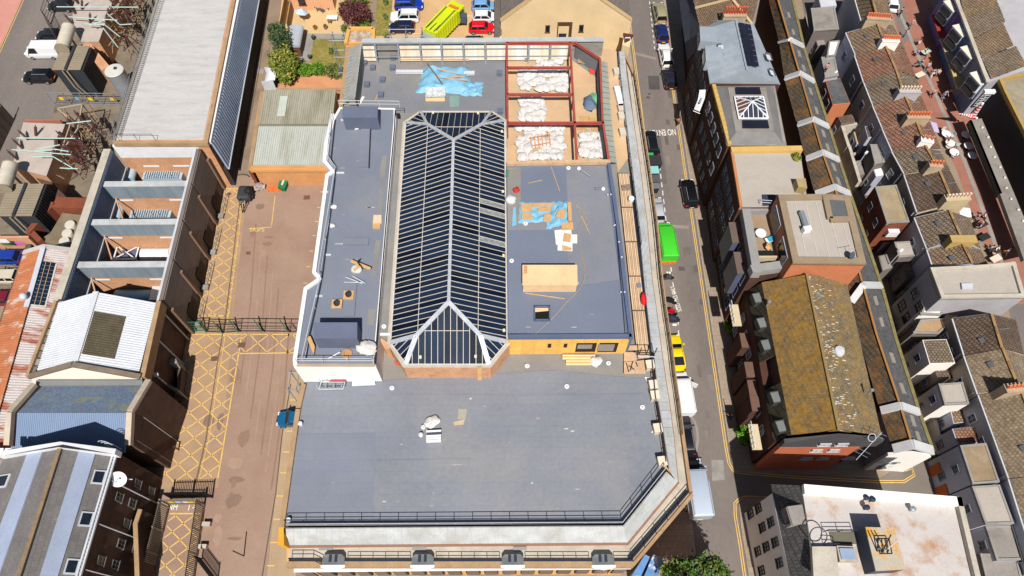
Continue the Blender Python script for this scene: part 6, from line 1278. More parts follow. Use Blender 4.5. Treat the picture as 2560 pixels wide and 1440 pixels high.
m=M();m.plate([W(1738,20,9.1),W(1758,104,9.1),W(1880,62,9.1),W(1830,-4,11)],.2);m.obj('roof_slope',tb,t);m=M();m.plate([W(1738,20,9.1),W(1830,-4,11),W(1830,-90,11),W(1712,-90,9.1)],.2);m.obj('roof_slope',tb,t);m=M();m.plate([W(1830,-4,11),W(1880,62,9.1),W(1920,-90,9.1),W(1830,-90,11)],.2);m.obj('roof_slope',tb,t)
for a_,b_ in (((1738,20,9.2),(1830,-4,11.1)),((1830,-4,11.1),(1880,60,9.2)),((1830,-4,11.1),(1830,-90,11.1))):m=M();m.beam(W(*a_),W(*b_),.35,.15);m.obj('hip_tiles',flat(196,172,130),t)
m=M();m.plate([W(1735,-60,9),W(1752,110,9),W(1718,152,5.5),W(1690,-60,5.5)],.2);m.obj('slate_mansard',mt('dark_slate',col(70,76,92),.6,.2,.8,fine=.2),t)
def chimney(label,a_,b_,z,n=8,wall=None,pot=(206,96,62),h=1.1,wd=.8,parent=None):
    p,q=W(*a_,z),W(*b_,z);wall=wall if wall and wall is not m_cop else m_buff;t_=thing('chimney_stack',label,'chimney',(p.x,p.y,z-2)) if parent is None else parent;d=(q-p).normalized();nn=Vector((-d.y,d.x,0))*wd/2
    m_=M();m_.ext([p-nn,q-nn,q+nn,p+nn],z-2.6);m_.obj('stack',wall or m_cop,t_);m_=M();m_.ext([x+up*.12 for x in (p-nn*1.2,q-nn*1.2,q+nn*1.2,p+nn*1.2)],z-.05);m_.obj('stack_cap',wall or m_cop,t_)
    pm_=M();pm_.lathe((0,0,0),[(.13,0),(.11,h*.8),(.14,h*.85),(.14,h),(.1,h)],8);me=pm_.mesh('chimney_pot',flat(*pot,.8),40)
    for i in range(n):link('pot',me,t_,loc=tuple(p.lerp(q,(i+.5)/n)+up*.1))
    return t_
chimney('buff chimney stack with a row of red pots behind the grey metal roof',(1808,36),(1866,36),11.6,9)
m_gm=mt('grey_metal_roof',col(166,176,186),.45,.06,.5,col(184,192,200),.4,.5,metal=.2)
t,P1=mass('metal_roof_block','brick block with a pale grey metal mansard roof, dormers and solar panels','building',[(1752,76),(1795,52),(1884,62),(1950,212),(1774,210)],11.6,m_dkb,m_gm)
A_,B_,C_,D_,E_=P1;r0,r1=W(1838,52,13.6),W(1866,178,13.6)
for q in ([A_,B_,r0],[B_,C_,r0],[A_,r0,r1,E_],[C_,D_,r1,r0],[E_,r1,D_]):m=M();m.plate([p+up*.1 for p in q],.12);m.obj('roof_panel',m_gm,t)
for i in range(9):f=(i+.5)/9;m=M();m.beam(A_.lerp(E_,f)+up*.16,r0.lerp(r1,f)+up*.16,.05,.06);m.obj('standing_seam',m_gm,t)
m=M();m.beam(r0+up*.2,r1+up*.2,.2,.1);m.obj('ridge',m_gm,t)
sp_=[W(1845,58,13.7),W(1876,64,13.3),W(1897,170,13.3),W(1867,166,13.7)]
for i in range(8):
    for j in range(2):m=M();f=lambda u,v:sp_[0].lerp(sp_[1],u).lerp(sp_[3].lerp(sp_[2],u),v)+up*.2;m.plate([f(j/2+.015,i/8+.006),f(j/2+.485,i/8+.006),f(j/2+.485,(i+1)/8-.006),f(j/2+.015,(i+1)/8-.006)],.05);m.obj('solar_panel',glass('solar_glass',col(34,36,52),.3,.3) if 'solar_glass' not in bpy.data.materials else bpy.data.materials['solar_glass'],t)
for (x,y) in ((1768,92),(1782,142)):
    p=W(x,y,12.4);m=M();m.box((p.x,p.y,12.1),(2.0,2.6,1.5),-.1);o=m.obj('dormer',m_gm,t);m=M();m.box((p.x-1.03,p.y+.1,12.1),(.06,2.0,1.1),-.1);m.obj('pane',m_win,o)
for q in ([(1792,112),(1816,110),(1817,122),(1794,125)],[(1912,133),(1925,136),(1931,153),(1918,149)],[(1921,172),(1933,176),(1939,191),(1927,187)]):
    m=M();m.plate([p+up*.2 for p in PX(q,12.5)],.15);o=m.obj('rooflight',flat(90,96,104),t);m=M();c_=sum(PX(q,12.75),Vector())/4;m.plate([c_+(p-c_)*.75 for p in PX(q,12.75)],.04);m.obj('pane',m_raill,o)
windows(t,base(A_),base(E_),5,(2.5,6,9.4),1.0,1.7,flat(130,134,144),skip=((0,0),))
p0,p1=W(1766,228,9.2),W(1749,276,7.2);bn=thing('banner_sign','white curved banner sign hanging out from the dark brick facade','sign',base(p0));m=M()
pts=[W(1749,227,10),W(1766,226,10),W(1762,246,9.2),W(1749,279,7.6),W(1735,273,7.6),W(1745,248,9.0)]
m.ext([Vector(p) for p in pts],[p+Vector((.02,.06,-.04)) for p in pts]);m.obj('banner',m_whp,bn);m=M();m.tube(W(1748,226,10.05),W(1768,225,10.05),.05,6);m.obj('top_bar',m_whp,bn);m=M();m.tube(W(1733,277,7.5),W(1750,284,7.5),.05,6);m.obj('bottom_bar',m_whp,bn)
for i in range(3):m=M();c_=W(1753-i*1.4,246+i*5,9.2-i*.15)+Vector((0,-.06,.06));m.box(tuple(c_),(.26,.3,.04),.2);m.obj('faded_print',flat(150,160,176),bn)
t,P2=mass('lantern_roof_block','flat lead roof block with a white pyramid glass lantern','building',[(1778,215),(1938,214),(1968,366),(1818,366)],11.8,m_dkb,m_conc2)
q_=PX([(1792,216),(1934,216),(1958,360),(1816,362)],11.9);r_=PX([(1820,218),(1914,218),(1936,330),(1840,332)],12.7)
m=M();m.plate(r_,.05);m.obj('raised_roof',m_lead,t)
for i in range(4):m=M();m.plate([q_[i],q_[(i+1)%4],r_[(i+1)%4],r_[i]],.08);m.obj('lead_slope',mt('lead_slope',col(122,120,118),.8,.14,.6) if 'lead_slope' not in bpy.data.materials else bpy.data.materials['lead_slope'],t)
for i in range(13):a_,b_=P2[0].lerp(P2[3],(i+.06)/13),P2[0].lerp(P2[3],(i+.94)/13);m=M();m.ext([a_+up*.35,b_+up*.35,b_+Vector((.45,0,.35)),a_+Vector((.45,0,.35))],11.4);m.obj('coping_block',flat(200,166,96,.9),t)
ln=thing('roof_lantern','white-barred pyramid glass lantern on the lead roof','lantern',W(1880,270,12.7));lb=PX([(1836,242),(1908,242),(1920,296),(1847,296)],12.95);ap=W(1881,254,14.0);
for i in range(4):
    a_,b_=lb[i],lb[(i+1)%4];m=M();m.plate([a_,b_,ap],.04);m.obj('pane',[flat(50,56,76,.2),flat(40,50,80,.2),flat(46,50,66,.2),flat(110,74,62,.2)][i],ln);m=M();m.beam(a_,b_,.14,.16);m.obj('kerb_bar',m_whp,ln);m=M();m.beam(a_+up*.05,ap+up*.05,.12,.1);m.obj('hip_bar',m_whp,ln)
    for k in range(1,6):
        f=k/6;e_=a_.lerp(b_,f);g=min(f,1-f)*2;tgt=e_.lerp(ap,0) ;hipp=(a_ if f<.5 else b_).lerp(ap,g);m=M();m.beam(e_+up*.05,hipp+up*.05,.07,.06);m.obj('glazing_bar',m_whp,ln)
for q in ([(1838,218),(1900,218),(1904,234),(1840,234)],[(1856,300),(1920,300),(1924,319),(1857,319)]):
    for i in range(2):m=M();P_=PX(q,12.95);f=lambda u,v:P_[0].lerp(P_[1],u).lerp(P_[3].lerp(P_[2],u),v);m.plate([f(i/2+.01,0),f(i/2+.49,0),f(i/2+.49,1),f(i/2+.01,1)],.12);m.obj('solar_panel',bpy.data.materials['solar_glass'],t)
windows(t,base(P2[0]),base(P2[3]),5,(2.5,6,9.4),.9,1.6,flat(130,134,144))
t,P3=mass('pale_flat_block','brick block with a broad pale flat roof and ochre coping','building',[(1824,374),(2000,371),(2018,488),(1946,490),(1946,520),(1848,520)],11.6,m_dkb,m_flat)
for a_,b_,wd in ((P3[0],P3[5],.3),(P3[0],P3[1],.7)):m=M();d=(b_-a_).normalized();n=Vector((-d.y,d.x,0));n=-n if n.dot(P3[3]-a_)<0 else n;m.ext([x+up*(.5 if wd>.5 else .3) for x in (a_,b_,b_+n*wd,a_+n*wd)],11.3);m.obj('coping',flat(206,170,100,.9) if wd>.5 else flat(190,130,84,.9),t)
for q in ([(1990,446),(2014,446),(2018,470),(1996,466)],):m=M();m.ext(PX(q,12.8),11.6);m.obj('roof_box',flat(170,150,106),t)
m=M();m.plate(PX([(1905,486),(1938,486),(1942,514),(1907,514)],11.75),.05);m.obj('dark_hatch',flat(52,60,80),t);guard([(1898,512),(1924,514)],11.6,.9,.8,m_raill,t)
windows(t,base(P3[0]),base(P3[5]),5,(2.5,6,9.2),1.0,1.7,flat(120,126,140))
t,P4=mass('roof_terrace_block','brick block with a sunken roof terrace behind grey parapets','building',[(1847,522),(1945,522),(1978,662),(1960,680),(1876,692)],10.6,m_dkb,mt('terrace_paving',col(156,134,110),.9,.1,.8),.9,mt('terrace_parapet',col(150,148,146),.85,.1,.6),.9)
windows(t,base(P4[0]),base(P4[4]),4,(2.5,5.6,8.4),1.5,2.0,flat(120,128,150))
for f in (.1,.55):p=base(P4[0].lerp(P4[4],f));m=M();m.box((p.x-.5,p.y-1.4,7),(.7,2.6,4.5));o=m.obj('bay_window',flat(90,96,120,.4),t);m=M();m.box((p.x-.55,p.y-1.4,9.3),(.75,2.7,.1));m.obj('bay_cap',flat(110,92,84),o)
tt=thing('terrace_table','round white table on the roof terrace','table',W(1904,590,10.7));c_=W(1902,583,11.4);m=M();m.lathe(tuple(c_),[(.58,0),(.58,.05),(.2,.06)],18);m.obj('top',m_whp,tt);m=M();m.tube((c_.x,c_.y,10.65),(c_.x,c_.y,11.4),.05,6);m.obj('pedestal',m_steel,tt)
tt=thing('sun_lounger','white lounger with a turquoise towel on the roof terrace','lounger',W(1930,597,10.7));c_=W(1930,597,11);m=M();m.box((c_.x,c_.y,11.0),(1.5,.6,.08),.35);m.obj('bed',m_whp,tt);m=M();m.box((c_.x,c_.y,11.07),(1.0,.55,.05),.35);m.obj('towel',flat(40,160,190),tt)
for s_ in (-.5,.5):m=M();m.box((c_.x+s_,c_.y+s_*.35,10.8),(.06,.5,.35),.35);m.obj('leg',m_whp,tt)
chair(1918,625,.5,'pale wooden chair beside the grill on the roof terrace',z=10.66,mats=m_wood)
tt=thing('terrace_sofa','black cushioned sofa at the front of the roof terrace','sofa',W(1914,638,10.7));c_=W(1914,638,11);m=M();m.box((c_.x,c_.y,10.95),(1.7,.9,.4));m.obj('seat',m_black,tt);m=M();m.box((c_.x,c_.y-.5,11.2),(1.9,.2,.7));m.obj('backrest',flat(196,180,150),tt)
t,P5=mass('raised_flat_block','tall block with a stained pale flat roof and brown parapets','building',[(1943,490),(2060,488),(2122,492),(2163,662),(1980,660)],13.8,m_ora,m_flat,.25,mt('brown_parapet',col(150,132,108),.9,.12,.7),.7)
m=M();m.ext(PX([(2066,496),(2116,496),(2128,545),(2078,547)],14.0),13.8);o=m.obj('light_well',flat(96,98,100),t)
for a_,b_ in (((2062,492),(2074,548)),((2074,550),(2130,548))):m=M();m.beam(W(*a_,14.0),W(*b_,14.0),.6,.4);m.obj('well_kerb',bpy.data.materials['brown_parapet'],t)
for i in range(6):x0_,x1_=1958+i*30,1972+i*32;m=M();m.beam(W(1962+i*26,505,13.88),W(1990+i*29,655,13.88),.06,.03);m.obj('felt_lap',flat(206,200,192),t)
m=M();m.pipe(PX([(2003,530),(2010,548),(2014,562),(2020,574)],14.2),.3,8);m.obj('duct',m_steel,t,smooth=40);m=M();m.box(tuple(W(2016,574,14.3)),(.8,.5,.7),.2);m.obj('duct_cowl',m_whp,t)
a_,b_=base(P5[0]),base(P5[4]);d_,n_,l_=wall_frame(a_,b_)
for f in (.25,.72):p=a_+d_*l_*f;m=M();m.box((p.x-.06,p.y,12.3),(.1,2.6,2.0));o=m.obj('glazed_door',flat(170,180,196),t);m=M();m.box((p.x-.12,p.y,12.3),(.05,2.3,1.7));m.obj('pane',m_win,o)
t2=thing('roof_aerial','satellite dish and aerial at the front right of the raised flat roof','aerial',W(2135,648,13.9));c_=W(2128,638,14.5);m=M();m.lathe(tuple(c_),[(.05,0),(.3,.06),(.4,.14),(.28,.1)],12,(.4,-.6,.6));m.obj('dish',flat(70,80,90),t2);m=M();m.tube(c_-up*.6,c_+up*1.2,.03,5);m.obj('mast',m_steel,t2);m=M();m.tube(c_+Vector((-.8,0,1.1)),c_+Vector((.6,.2,1.2)),.025,5);m.obj('boom',m_steel,t2)
m_lich=lichen('lichen_tile',col(124,108,80),col(110,98,74),1.39,(150,112,44),.54,.3,.34,(88,76,56),1.1,.2);m_lichb=lichen('lichen_tile_right',col(128,118,98),col(116,106,90),1.39,(150,118,58),.46,.3,.34,(90,82,66),1.0,.2);m_lichd=lichen('lichen_slate_dark',col(76,68,54),col(64,58,48),1.39,(140,108,34),.36,.3,.3,(44,42,38),.6,.08)
t=thing('lichen_roof_flats','brick flats under a large ridge roof covered in orange lichen','building',W(2000,900,0));ze5,zr5=9.8,12.4
l0,l1,k0,k1,q0,q1=W(1904,706,ze5),W(1978,1086,ze5),W(2016,686,zr5),W(2096,1076,zr5),W(2116,702,ze5),W(2204,1088,ze5)
f0,f1=W(1868,728,7.4),W(1934,1108,7.4)
m=M();m.ext([Vector((p.x,p.y,7.3)) for p in (f0,q0,q1,f1)],0);m.obj('wall',m_dkb,t)
for a_,b_,c_,d_,mm_ in ((l0,l1,k1,k0,m_lich),(q0,q1,k1,k0,m_lichb)):m=M();m.plate([a_,b_,c_,d_],.2);m.obj('roof_slope',mm_,t)
m=M();m.beam(k0+up*.1,k1+up*.1,.26,.12);m.obj('ridge_tiles',flat(140,118,78,.9),t)
m=M();m.ext([l0+up*-.1,q0+up*-.1,q0.lerp(k0,0)+up*-.1,q1+up*-.1,l1+up*-.1],7.2);m.obj('upper_wall',m_dkb,t)
g0=[f1,Vector((l1.x,f1.y,l1.z)),Vector((k1.x,f1.y,k1.z)),Vector((q1.x,f1.y,q1.z))]
for v0,v1 in ((.0,.5),(.68,1.0)):
    a_,b_=f0.lerp(f1,v0),f0.lerp(f1,v1);c_,d_=l0.lerp(l1,v1),l0.lerp(l1,v0);m=M();m.plate([a_,b_,c_,d_],.2);m.obj('mansard_slope',m_lichd,t);m=M();m.ext([d_,c_,Vector((c_.x+.3,c_.y,c_.z)),Vector((d_.x+.3,d_.y,d_.z))],7);m.obj('mansard_back',m_dkb,t)
    for f in ((.2,.55,.85) if v0==0 else (.25,.8)):
        p=a_.lerp(b_,f).lerp(d_.lerp(c_,f),.5);m=M();m.box((p.x-.1,p.y,p.z+.2),(.9,1.2,.9),.18);o=m.obj('dormer',flat(66,66,62),t);m=M();m.box((p.x-.15,p.y-.02,p.z+.66),(.75,1.0,.06),.18);m.obj('pane',flat(120,124,122,.3),o)
yw=min(l1.y,q1.y,k1.y)-.3
gx0,gx1=f1.x+.2,q1.x
m=M();m.ext([Vector((gx0,yw,9.6)),Vector((l1.x,yw,ze5+.15)),Vector((k1.x,yw,zr5+.05)),Vector((gx1,yw,ze5+.1)),Vector((gx1,yw+.4,ze5+.1)),Vector((k1.x,yw+.4,zr5+.05)),Vector((l1.x,yw+.4,ze5+.15)),Vector((gx0,yw+.4,9.6))],8.2);m.obj('slate_gable',flat(78,76,78,.8),t)
m=M();m.ext([Vector((gx0,yw-.05,8.2)),Vector((gx1-1.5,yw-.05,8.2)),Vector((gx1-1.5,yw+.4,8.2)),Vector((gx0,yw+.4,8.2))],0);m.obj('front_wall',mt('flats_brick',col(188,106,74),.92,.08,.5),t)
for x,z in ((.42,9.3),(.6,9.3),(.42,7.3),(.6,7.3),(.42,4.6),(.6,4.6),(.88,4.6)):window(t,Vector((gx0+(gx1-gx0)*x,yw-.08,z)),Vector((1,0,0)),Vector((0,-1,0)),1.1,.7,flat(186,188,194))
windows(t,base(f0),base(f1),7,(1.8,4.8),1.0,1.4,flat(190,192,200))
for v in (.3,.5,.62,.72):p=f0.lerp(f1,v);m=M();m.box((p.x-.5,p.y,2.8),(.9,1.6,5.6));o=m.obj('projecting_bay',m_dkb,t);m=M();m.box((p.x-.5,p.y,5.64),(.95,1.7,.1));m.obj('bay_coping',flat(112,84,72),o)
for v in (.12,.93):p=f0.lerp(f1,v);m=M();m.box((p.x-1.1,p.y,5.6),(1.0,2.6,.15));o=m.obj('balcony',flat(206,190,160),t);guard([(p.x-1.6,p.y-1.3,5.7),(p.x-1.6,p.y+1.3,5.7)],0,1,.5,m_whp,t,px=False)
for (x,y,u) in ((2040,740,0),(2040,752,0),(2046,745,0),(2036,860,0),(2086,1055,0),(1920,760,0),(2175,980,0)):p=W(x,y,zr5-1.0 if x>1950 else 10.2);m=M();m.lathe((p.x,p.y,p.z-.4),[(.1,0),(.1,.8),(.16,.82),(.16,.95)],8);m.obj('roof_vent',m_steel,t)
m=M();m.lathe(tuple(W(2097,878,11.5)),[(.55,-.4),(.55,.1),(.45,.3),(.1,.38)],16);m.obj('dome_vent',m_raill,t,smooth=40)
ae=thing('tv_aerial','long television aerial above the gable of the lichen roofed flats','aerial',W(2180,1120,9));a_,b_=W(2140,1150,10.5),W(2205,1080,12);m=M();m.tube(a_,b_,.025,6);m.obj('mast',m_steel,ae);c_=W(2180,1094,12);m=M();m.pipe([c_+Vector((.36*cos(q),.3*sin(q),.2*sin(q))) for q in [i*pi/8 for i in range(17)]],.03,5);m.obj('ring',m_raill,ae)
for f in (.2,.32,.85,.95):c_=a_.lerp(b_,f);m=M();m.tube(c_+Vector((-.5,.3,0)),c_+Vector((.5,-.3,0)),.018,5);m.obj('element',m_steel,ae)
rr=random.Random(8);m=M();t_=bpy.data.objects['lichen_roof_flats']
for i in range(150):
    v=rr.random();u=rr.random()**2*.5;c_=k0.lerp(k1,v).lerp(q0.lerp(q1,v),u)+up*.03;e_=(q0-k0).normalized()*rr.uniform(.1,.5);s_=(k1-k0).normalized()*rr.uniform(.02,.06);m.face([c_-s_,c_+s_,c_+e_+s_,c_+e_-s_])
tag(m.obj('bird_droppings',flat(206,202,190),t_,fix=False),kind='stuff')
m_rl=lichen('row_tile_lichen',col(106,92,74),col(92,80,66),1.3,(160,108,42),.42,.3,.3,(66,60,52),.45,.14);m_rd=lichen('row_slate',col(98,98,98),col(90,90,92),1.3,(120,112,92),.22,.3,.3,(82,82,84),.5)
row=[((1908,-60),(1928,-60),(1962,-60)),((1924,10),(1947,10),(1981,10)),((1948,108),(1974,102),(2006,118)),((1961,199),(1999,186),(2033,206)),((1993,314),(2032,301),(2069,319)),((2014,400),(2056,384),(2095,402)),((2037,487),(2086,470),(2122,487)),((2126,757),(2157,715),(2200,716)),((2148,845),(2190,836),(2236,849)),((2200,1028),(2250,1016),(2294,1032)),((2231,1124),(2279,1112),(2328,1128))]
zre,zrr=6.0,7.5
ordn=['topmost','second','third','fourth','fifth','sixth','seventh','eighth','ninth','lowest']
for i in range(len(row)-1):
    a,b=row[i],row[i+1];Pa=[W(*a[0],zre),W(*a[1],zrr),W(*a[2],zre)];Pb=[W(*b[0],zre),W(*b[1],zrr),W(*b[2],zre)]
    t=thing('ridged_workshop','%s ridged workshop of the long tiled row, counted from the picture top'%ordn[i],'workshop',base(Pa[1]),'workshops of the long tiled row')
    m=M();m.ext([Vector((p.x,p.y,zre-.2)) for p in (Pa[0],Pa[2],Pb[2],Pb[0])],0);m.obj('wall',m_dkb if i<9 else m_rndr,t)
    m=M();m.ext([Pb[0]+up*-.2,Pb[1]+up*-.2,Pb[2]+up*-.2],[p+Vector((0,.3,-.2)) for p in Pb]);m.obj('gable',m_conc2,t)
    for e in (0,2):m=M();m.plate([Pa[e],Pb[e],Pb[1],Pa[1]],.18);m.obj('roof_slope',m_rl if e==0 else m_rd,t)
    m=M();m.beam(Pa[1]+up*.08,Pb[1]+up*.08,.22,.12);m.obj('ridge_tiles',flat(160,116,66,.9),t)
    for f in (.3,.72):
        c_=Pa[1].lerp(Pb[1],f).lerp(Pa[2].lerp(Pb[2],f),.5);d=(Pb[1]-Pa[1]).normalized();e_=(Pa[2]-Pa[1]).normalized();m=M();m.plate([c_+up*.14+d*s0_*.55+e_*s1_*.3 for s0_,s1_ in ((-1,-1),(1,-1),(1,1),(-1,1))],.1);m.obj('rooflight',flat(150,144,134),t)
    if i not in (0,7):
        for e in (0,2):m=M();m.beam(Pb[e]+Vector((0,0,.25)),Pb[1]+up*.25,.75 if i != 9 else .9,.3);m.obj('white_coping',flat(206,206,208,.8),t)
    m=M();m.beam(Pa[2]+Vector((.25,0,-.1)),Pb[2]+Vector((.25,0,-.1)),.35,.15);m.obj('mossy_gutter',mt('mossy_gutter',col(130,120,76),.9,.25,1.5) if 'mossy_gutter' not in bpy.data.materials else bpy.data.materials['mossy_gutter'],t)
Pb=[W(*row[-1][0],zre),W(*row[-1][1],zrr),W(*row[-1][2],zre)];t=bpy.data.objects['ridged_workshop.009']
m=M();m.ext([Pb[0]+Vector((-.4,-.5,-.3)),Pb[1]+Vector((0,-.5,-.3)),Pb[2]+Vector((0,-.5,-.3)),Pb[2]+Vector((0,-.2,-.3)),Pb[0]+Vector((-.4,-.2,-.3))],0);m.obj('white_gable',m_white,t)
rr=random.Random(3)
for i in range(26):x=Pb[0].x+rr.uniform(0,1)*(Pb[2].x-Pb[0].x);z=rr.uniform(.5,3.4);m=M();m.blob((x,Pb[1].y-.56,z),(rr.uniform(.2,.6),.02,rr.uniform(.15,.4)),8,5,.3);m.obj('mural_patch',flat(*[(150,196,160),(206,150,190),(96,96,140),(230,170,110),(60,60,70),(226,226,226)][i%6]),t)
t=thing('white_corner_building','white rendered corner building with a stained white flat roof and slate mansard','building',W(2150,1350,0));zw=12
m_stw=mt('stained_white_roof',col(196,190,186),.85,.08,.3,col(180,140,110),.42,.55,fine=.07,soft=.1)
Pm=PX([(2004,1214),(2396,1246),(2470,1560),(2060,1560)],zw);lo=[W(1927,1210,9.2),W(1988,1500,9.2)];m=M();m.ext([p-up*.1 for p in Pm],0);m.obj('wall',m_white,t)
m=M();m.plate([p for p in Pm],.1);m.obj('flat_roof',m_stw,t);m=M();m.ext([Vector((lo[0].x,Pm[0].y,9.1)),Vector((Pm[0].x,Pm[0].y,9.1)),Vector((Pm[3].x,lo[1].y,9.1)),Vector((lo[1].x,lo[1].y,9.1))],0);m.obj('street_wall',m_white,t)
m=M();m.plate([lo[0],lo[1],W(2052,1450,zw),Pm[0]],.2);m.obj('slate_mansard',lichen('mansard_slate',col(96,94,92),col(84,84,84),1.4,(140,110,60),.3,.3,.3,(64,64,66)),t)
for a_,b_,wd in ((Pm[0],Pm[1],.8),(Pm[1],Pm[2],.45)):d=(b_-a_).normalized();n=Vector((d.y,-d.x,0));m=M();m.ext([x+up*.55 for x in (a_,b_,b_+n*wd,a_+n*wd)],zw-.2);m.obj('parapet',m_white if wd>.5 else m_conc,t)
p=W(1985,1292,10.8);m=M();m.box((p.x,p.y,10.9),(1.5,1.5,1.3),.12);o=m.obj('dormer',m_conc2,t);m=M();m.box((p.x-.77,p.y,10.9),(.06,1.3,1.1),.12);m.obj('pane',m_win,o);m=M();m.box((p.x+.1,p.y,11.68),(1.6,1.6,.08),.12);m.obj('dormer_roof',m_lead,o)
m=M();a_=W(1965,1335,9.4);b_=W(2038,1378,12.1);c_=W(1985,1445,9.4);m.plate([a_,b_,c_],.15);m.obj('slate_hip',flat(60,62,70,.8),t)
windows(t,base(lo[0]),base(lo[1]),5,(2.2,4.8,7.4),.8,1.6,flat(44,46,52),skip=((1,0),(3,1),(0,2)),m0=.04)
lift=thing('lift_housing','box lift housing with a lichen stained roof on the white flat roof','housing',W(2200,1370,zw));Pl=PX([(2162,1318),(2234,1320),(2262,1424),(2188,1428)],zw+2.0);m=M();m.ext(Pl,zw);m.obj('walls',flat(70,78,94,.7),lift);c_=sum(Pl,Vector())/4;m=M();m.plate([p+up*.12 for p in Pl],.12);m.obj('lid',mt('lichen_lid',col(190,182,168),.9,.1,.8,col(206,150,44),.5,.8,soft=.08),lift)
for i in range(3):a_,b_=W(2196+i*8,1348,zw+3.4),W(2192+i*14,1378+i*3,zw+2.1);m=M();m.tube(a_,b_,.05,5);m.obj('mast_leg',m_black,lift)
m=M();m.pipe(PX([(2192,1346),(2222,1346),(2230,1384),(2200,1384),(2192,1346)],zw+2.5),.05,5);m.obj('mast_frame',m_black,lift);m=M();m.tube(W(2205,1384,zw+2.2),W(2245,1350,zw+2.9),.05,5);m.obj('mast_arm',m_raill,lift)
rs_=thing('roof_skylight','square white-framed dome skylight beside the lift housing','skylight',W(2118,1385,zw));m=M();m.ext(PX([(2092,1364),(2142,1366),(2146,1404),(2100,1404)],zw+.7),zw);m.obj('kerb',m_conc,rs_);m=M();m.plate(PX([(2098,1370),(2136,1371),(2139,1398),(2105,1398)],zw+.85),.15);m.obj('pane',flat(150,166,190,.15),rs_)
m=M();m.plate(PX([(2072,1330),(2136,1330),(2142,1360),(2080,1360)],zw+.06),.05);m.obj('patched_area',flat(110,106,92),t);m=M();m.plate(PX([(2030,1366),(2090,1366),(2098,1440),(2034,1440)],zw+.5),.5);m.obj('raised_area',m_conc,t)
g_=guard([(2058,1330),(2130,1330)],zw,1.1,1.1,m_rail,t);guard([(2058,1362),(2086,1364)],zw,1.1,1.1,m_rail,t)
c_=W(2046,1340,zw+.8);m=M();m.pipe([c_+Vector((.72*cos(q),.66*sin(q),.28*sin(q))) for q in [i*pi/12 for i in range(25)]],.05,5);single('cable_ring','dark ring of cable leaning on the roof railing of the white building','ring',m_rail,m)
for k,(x,y) in enumerate(((2158,1248),(2174,1252),(2160,1272),(2274,1276))):p=W(x,y,zw);m=M();m.lathe(tuple(p),[(.12,0),(.12,.5),(.24,.55),(.24,.7),(.05,.75)],10);m.obj('roof_vent',m_rail if k<3 else m_steel,t)
# ================================================================ terraced houses further right
def th(name,label,L,K,Rr,ze=7.2,zk=9.2,mat=None,wall=None,matr=None,wins=0):
    Pl,Pk,Pr=PX(L,ze),PX(K,zk),PX(Rr,ze);t_=thing(name,label,'house',base(Pk[0]));m_=M();m_.ext([Vector((p.x,p.y,ze-.15)) for p in (Pl[0],Pr[0],Pr[1],Pl[1])],0);m_.obj('wall',wall or m_rndr,t_)
    for i in (0,1):m_=M();m_.ext([Pl[i]+up*-.15,Pk[i]+up*-.15,Pr[i]+up*-.15],[p+Vector((0,.2-.4*i,-.15)) for p in (Pl[i],Pk[i],Pr[i])]);m_.obj('gable',wall or m_rndr,t_)
    for E_,mm_ in ((Pl,mat),(Pr,matr or mat)):m_=M();m_.plate([E_[0],E_[1],Pk[1],Pk[0]],.16);m_.obj('roof_slope',mm_,t_)
    m_=M();m_.beam(Pk[0]+up*.06,Pk[1]+up*.06,.28,.12);m_.obj('ridge_tiles',flat(160,126,84,.9),t_)
    m_=M();m_.beam(Pl[0]+Vector((-.1,0,-.05)),Pl[1]+Vector((-.1,0,-.05)),.14,.12);m_.obj('gutter',m_raill,t_);q_=Pl[1];m_=M();m_.tube((q_.x-.12,q_.y+.3,.1),(q_.x-.12,q_.y+.3,ze-.1),.06,5);m_.obj('downpipe',m_raill,t_)
    q_=Pk[0].lerp(Pk[1],.6);m_=M();m_.tube(q_,q_+up*1.3,.03,4);m_.tube(q_+Vector((-.5,0,1.2)),q_+Vector((.5,.1,1.2)),.02,4);m_.obj('aerial',m_steel,t_)
    for f_ in (.35,.7):q_=Pk[0].lerp(Pk[1],f_).lerp(Pl[0].lerp(Pl[1],f_),.45);m_=M();m_.box((q_.x,q_.y,q_.z+.06),(.5,.6,.1),.3,(0,-.35));m_.obj('rooflight',flat(90,92,96,.4),t_) if (f_<.5)==(len(label)%2==0) else None
    if wins:windows(t_,base(Pl[0]),base(Pl[1]),wins,(2.2,5.0),.9,1.3,flat(176,180,190))
    return t_
an=1.18
h_red=lichen('tile_red_brown',col(158,116,94),col(140,100,80),an,(180,146,104),.22);h_brn=lichen('tile_brown',col(152,128,102),col(134,110,88),an,(178,138,66),.32);h_gry=lichen('tile_grey',col(138,122,102),col(124,108,90),an,(172,124,46),.34);h_dk=lichen('tile_dark',col(118,98,82),col(102,84,70),an,(160,112,50),.24);h_old=lichen('tile_old',col(150,130,104),col(132,112,90),an,(166,138,76),.28,.3,.3,(104,96,84))
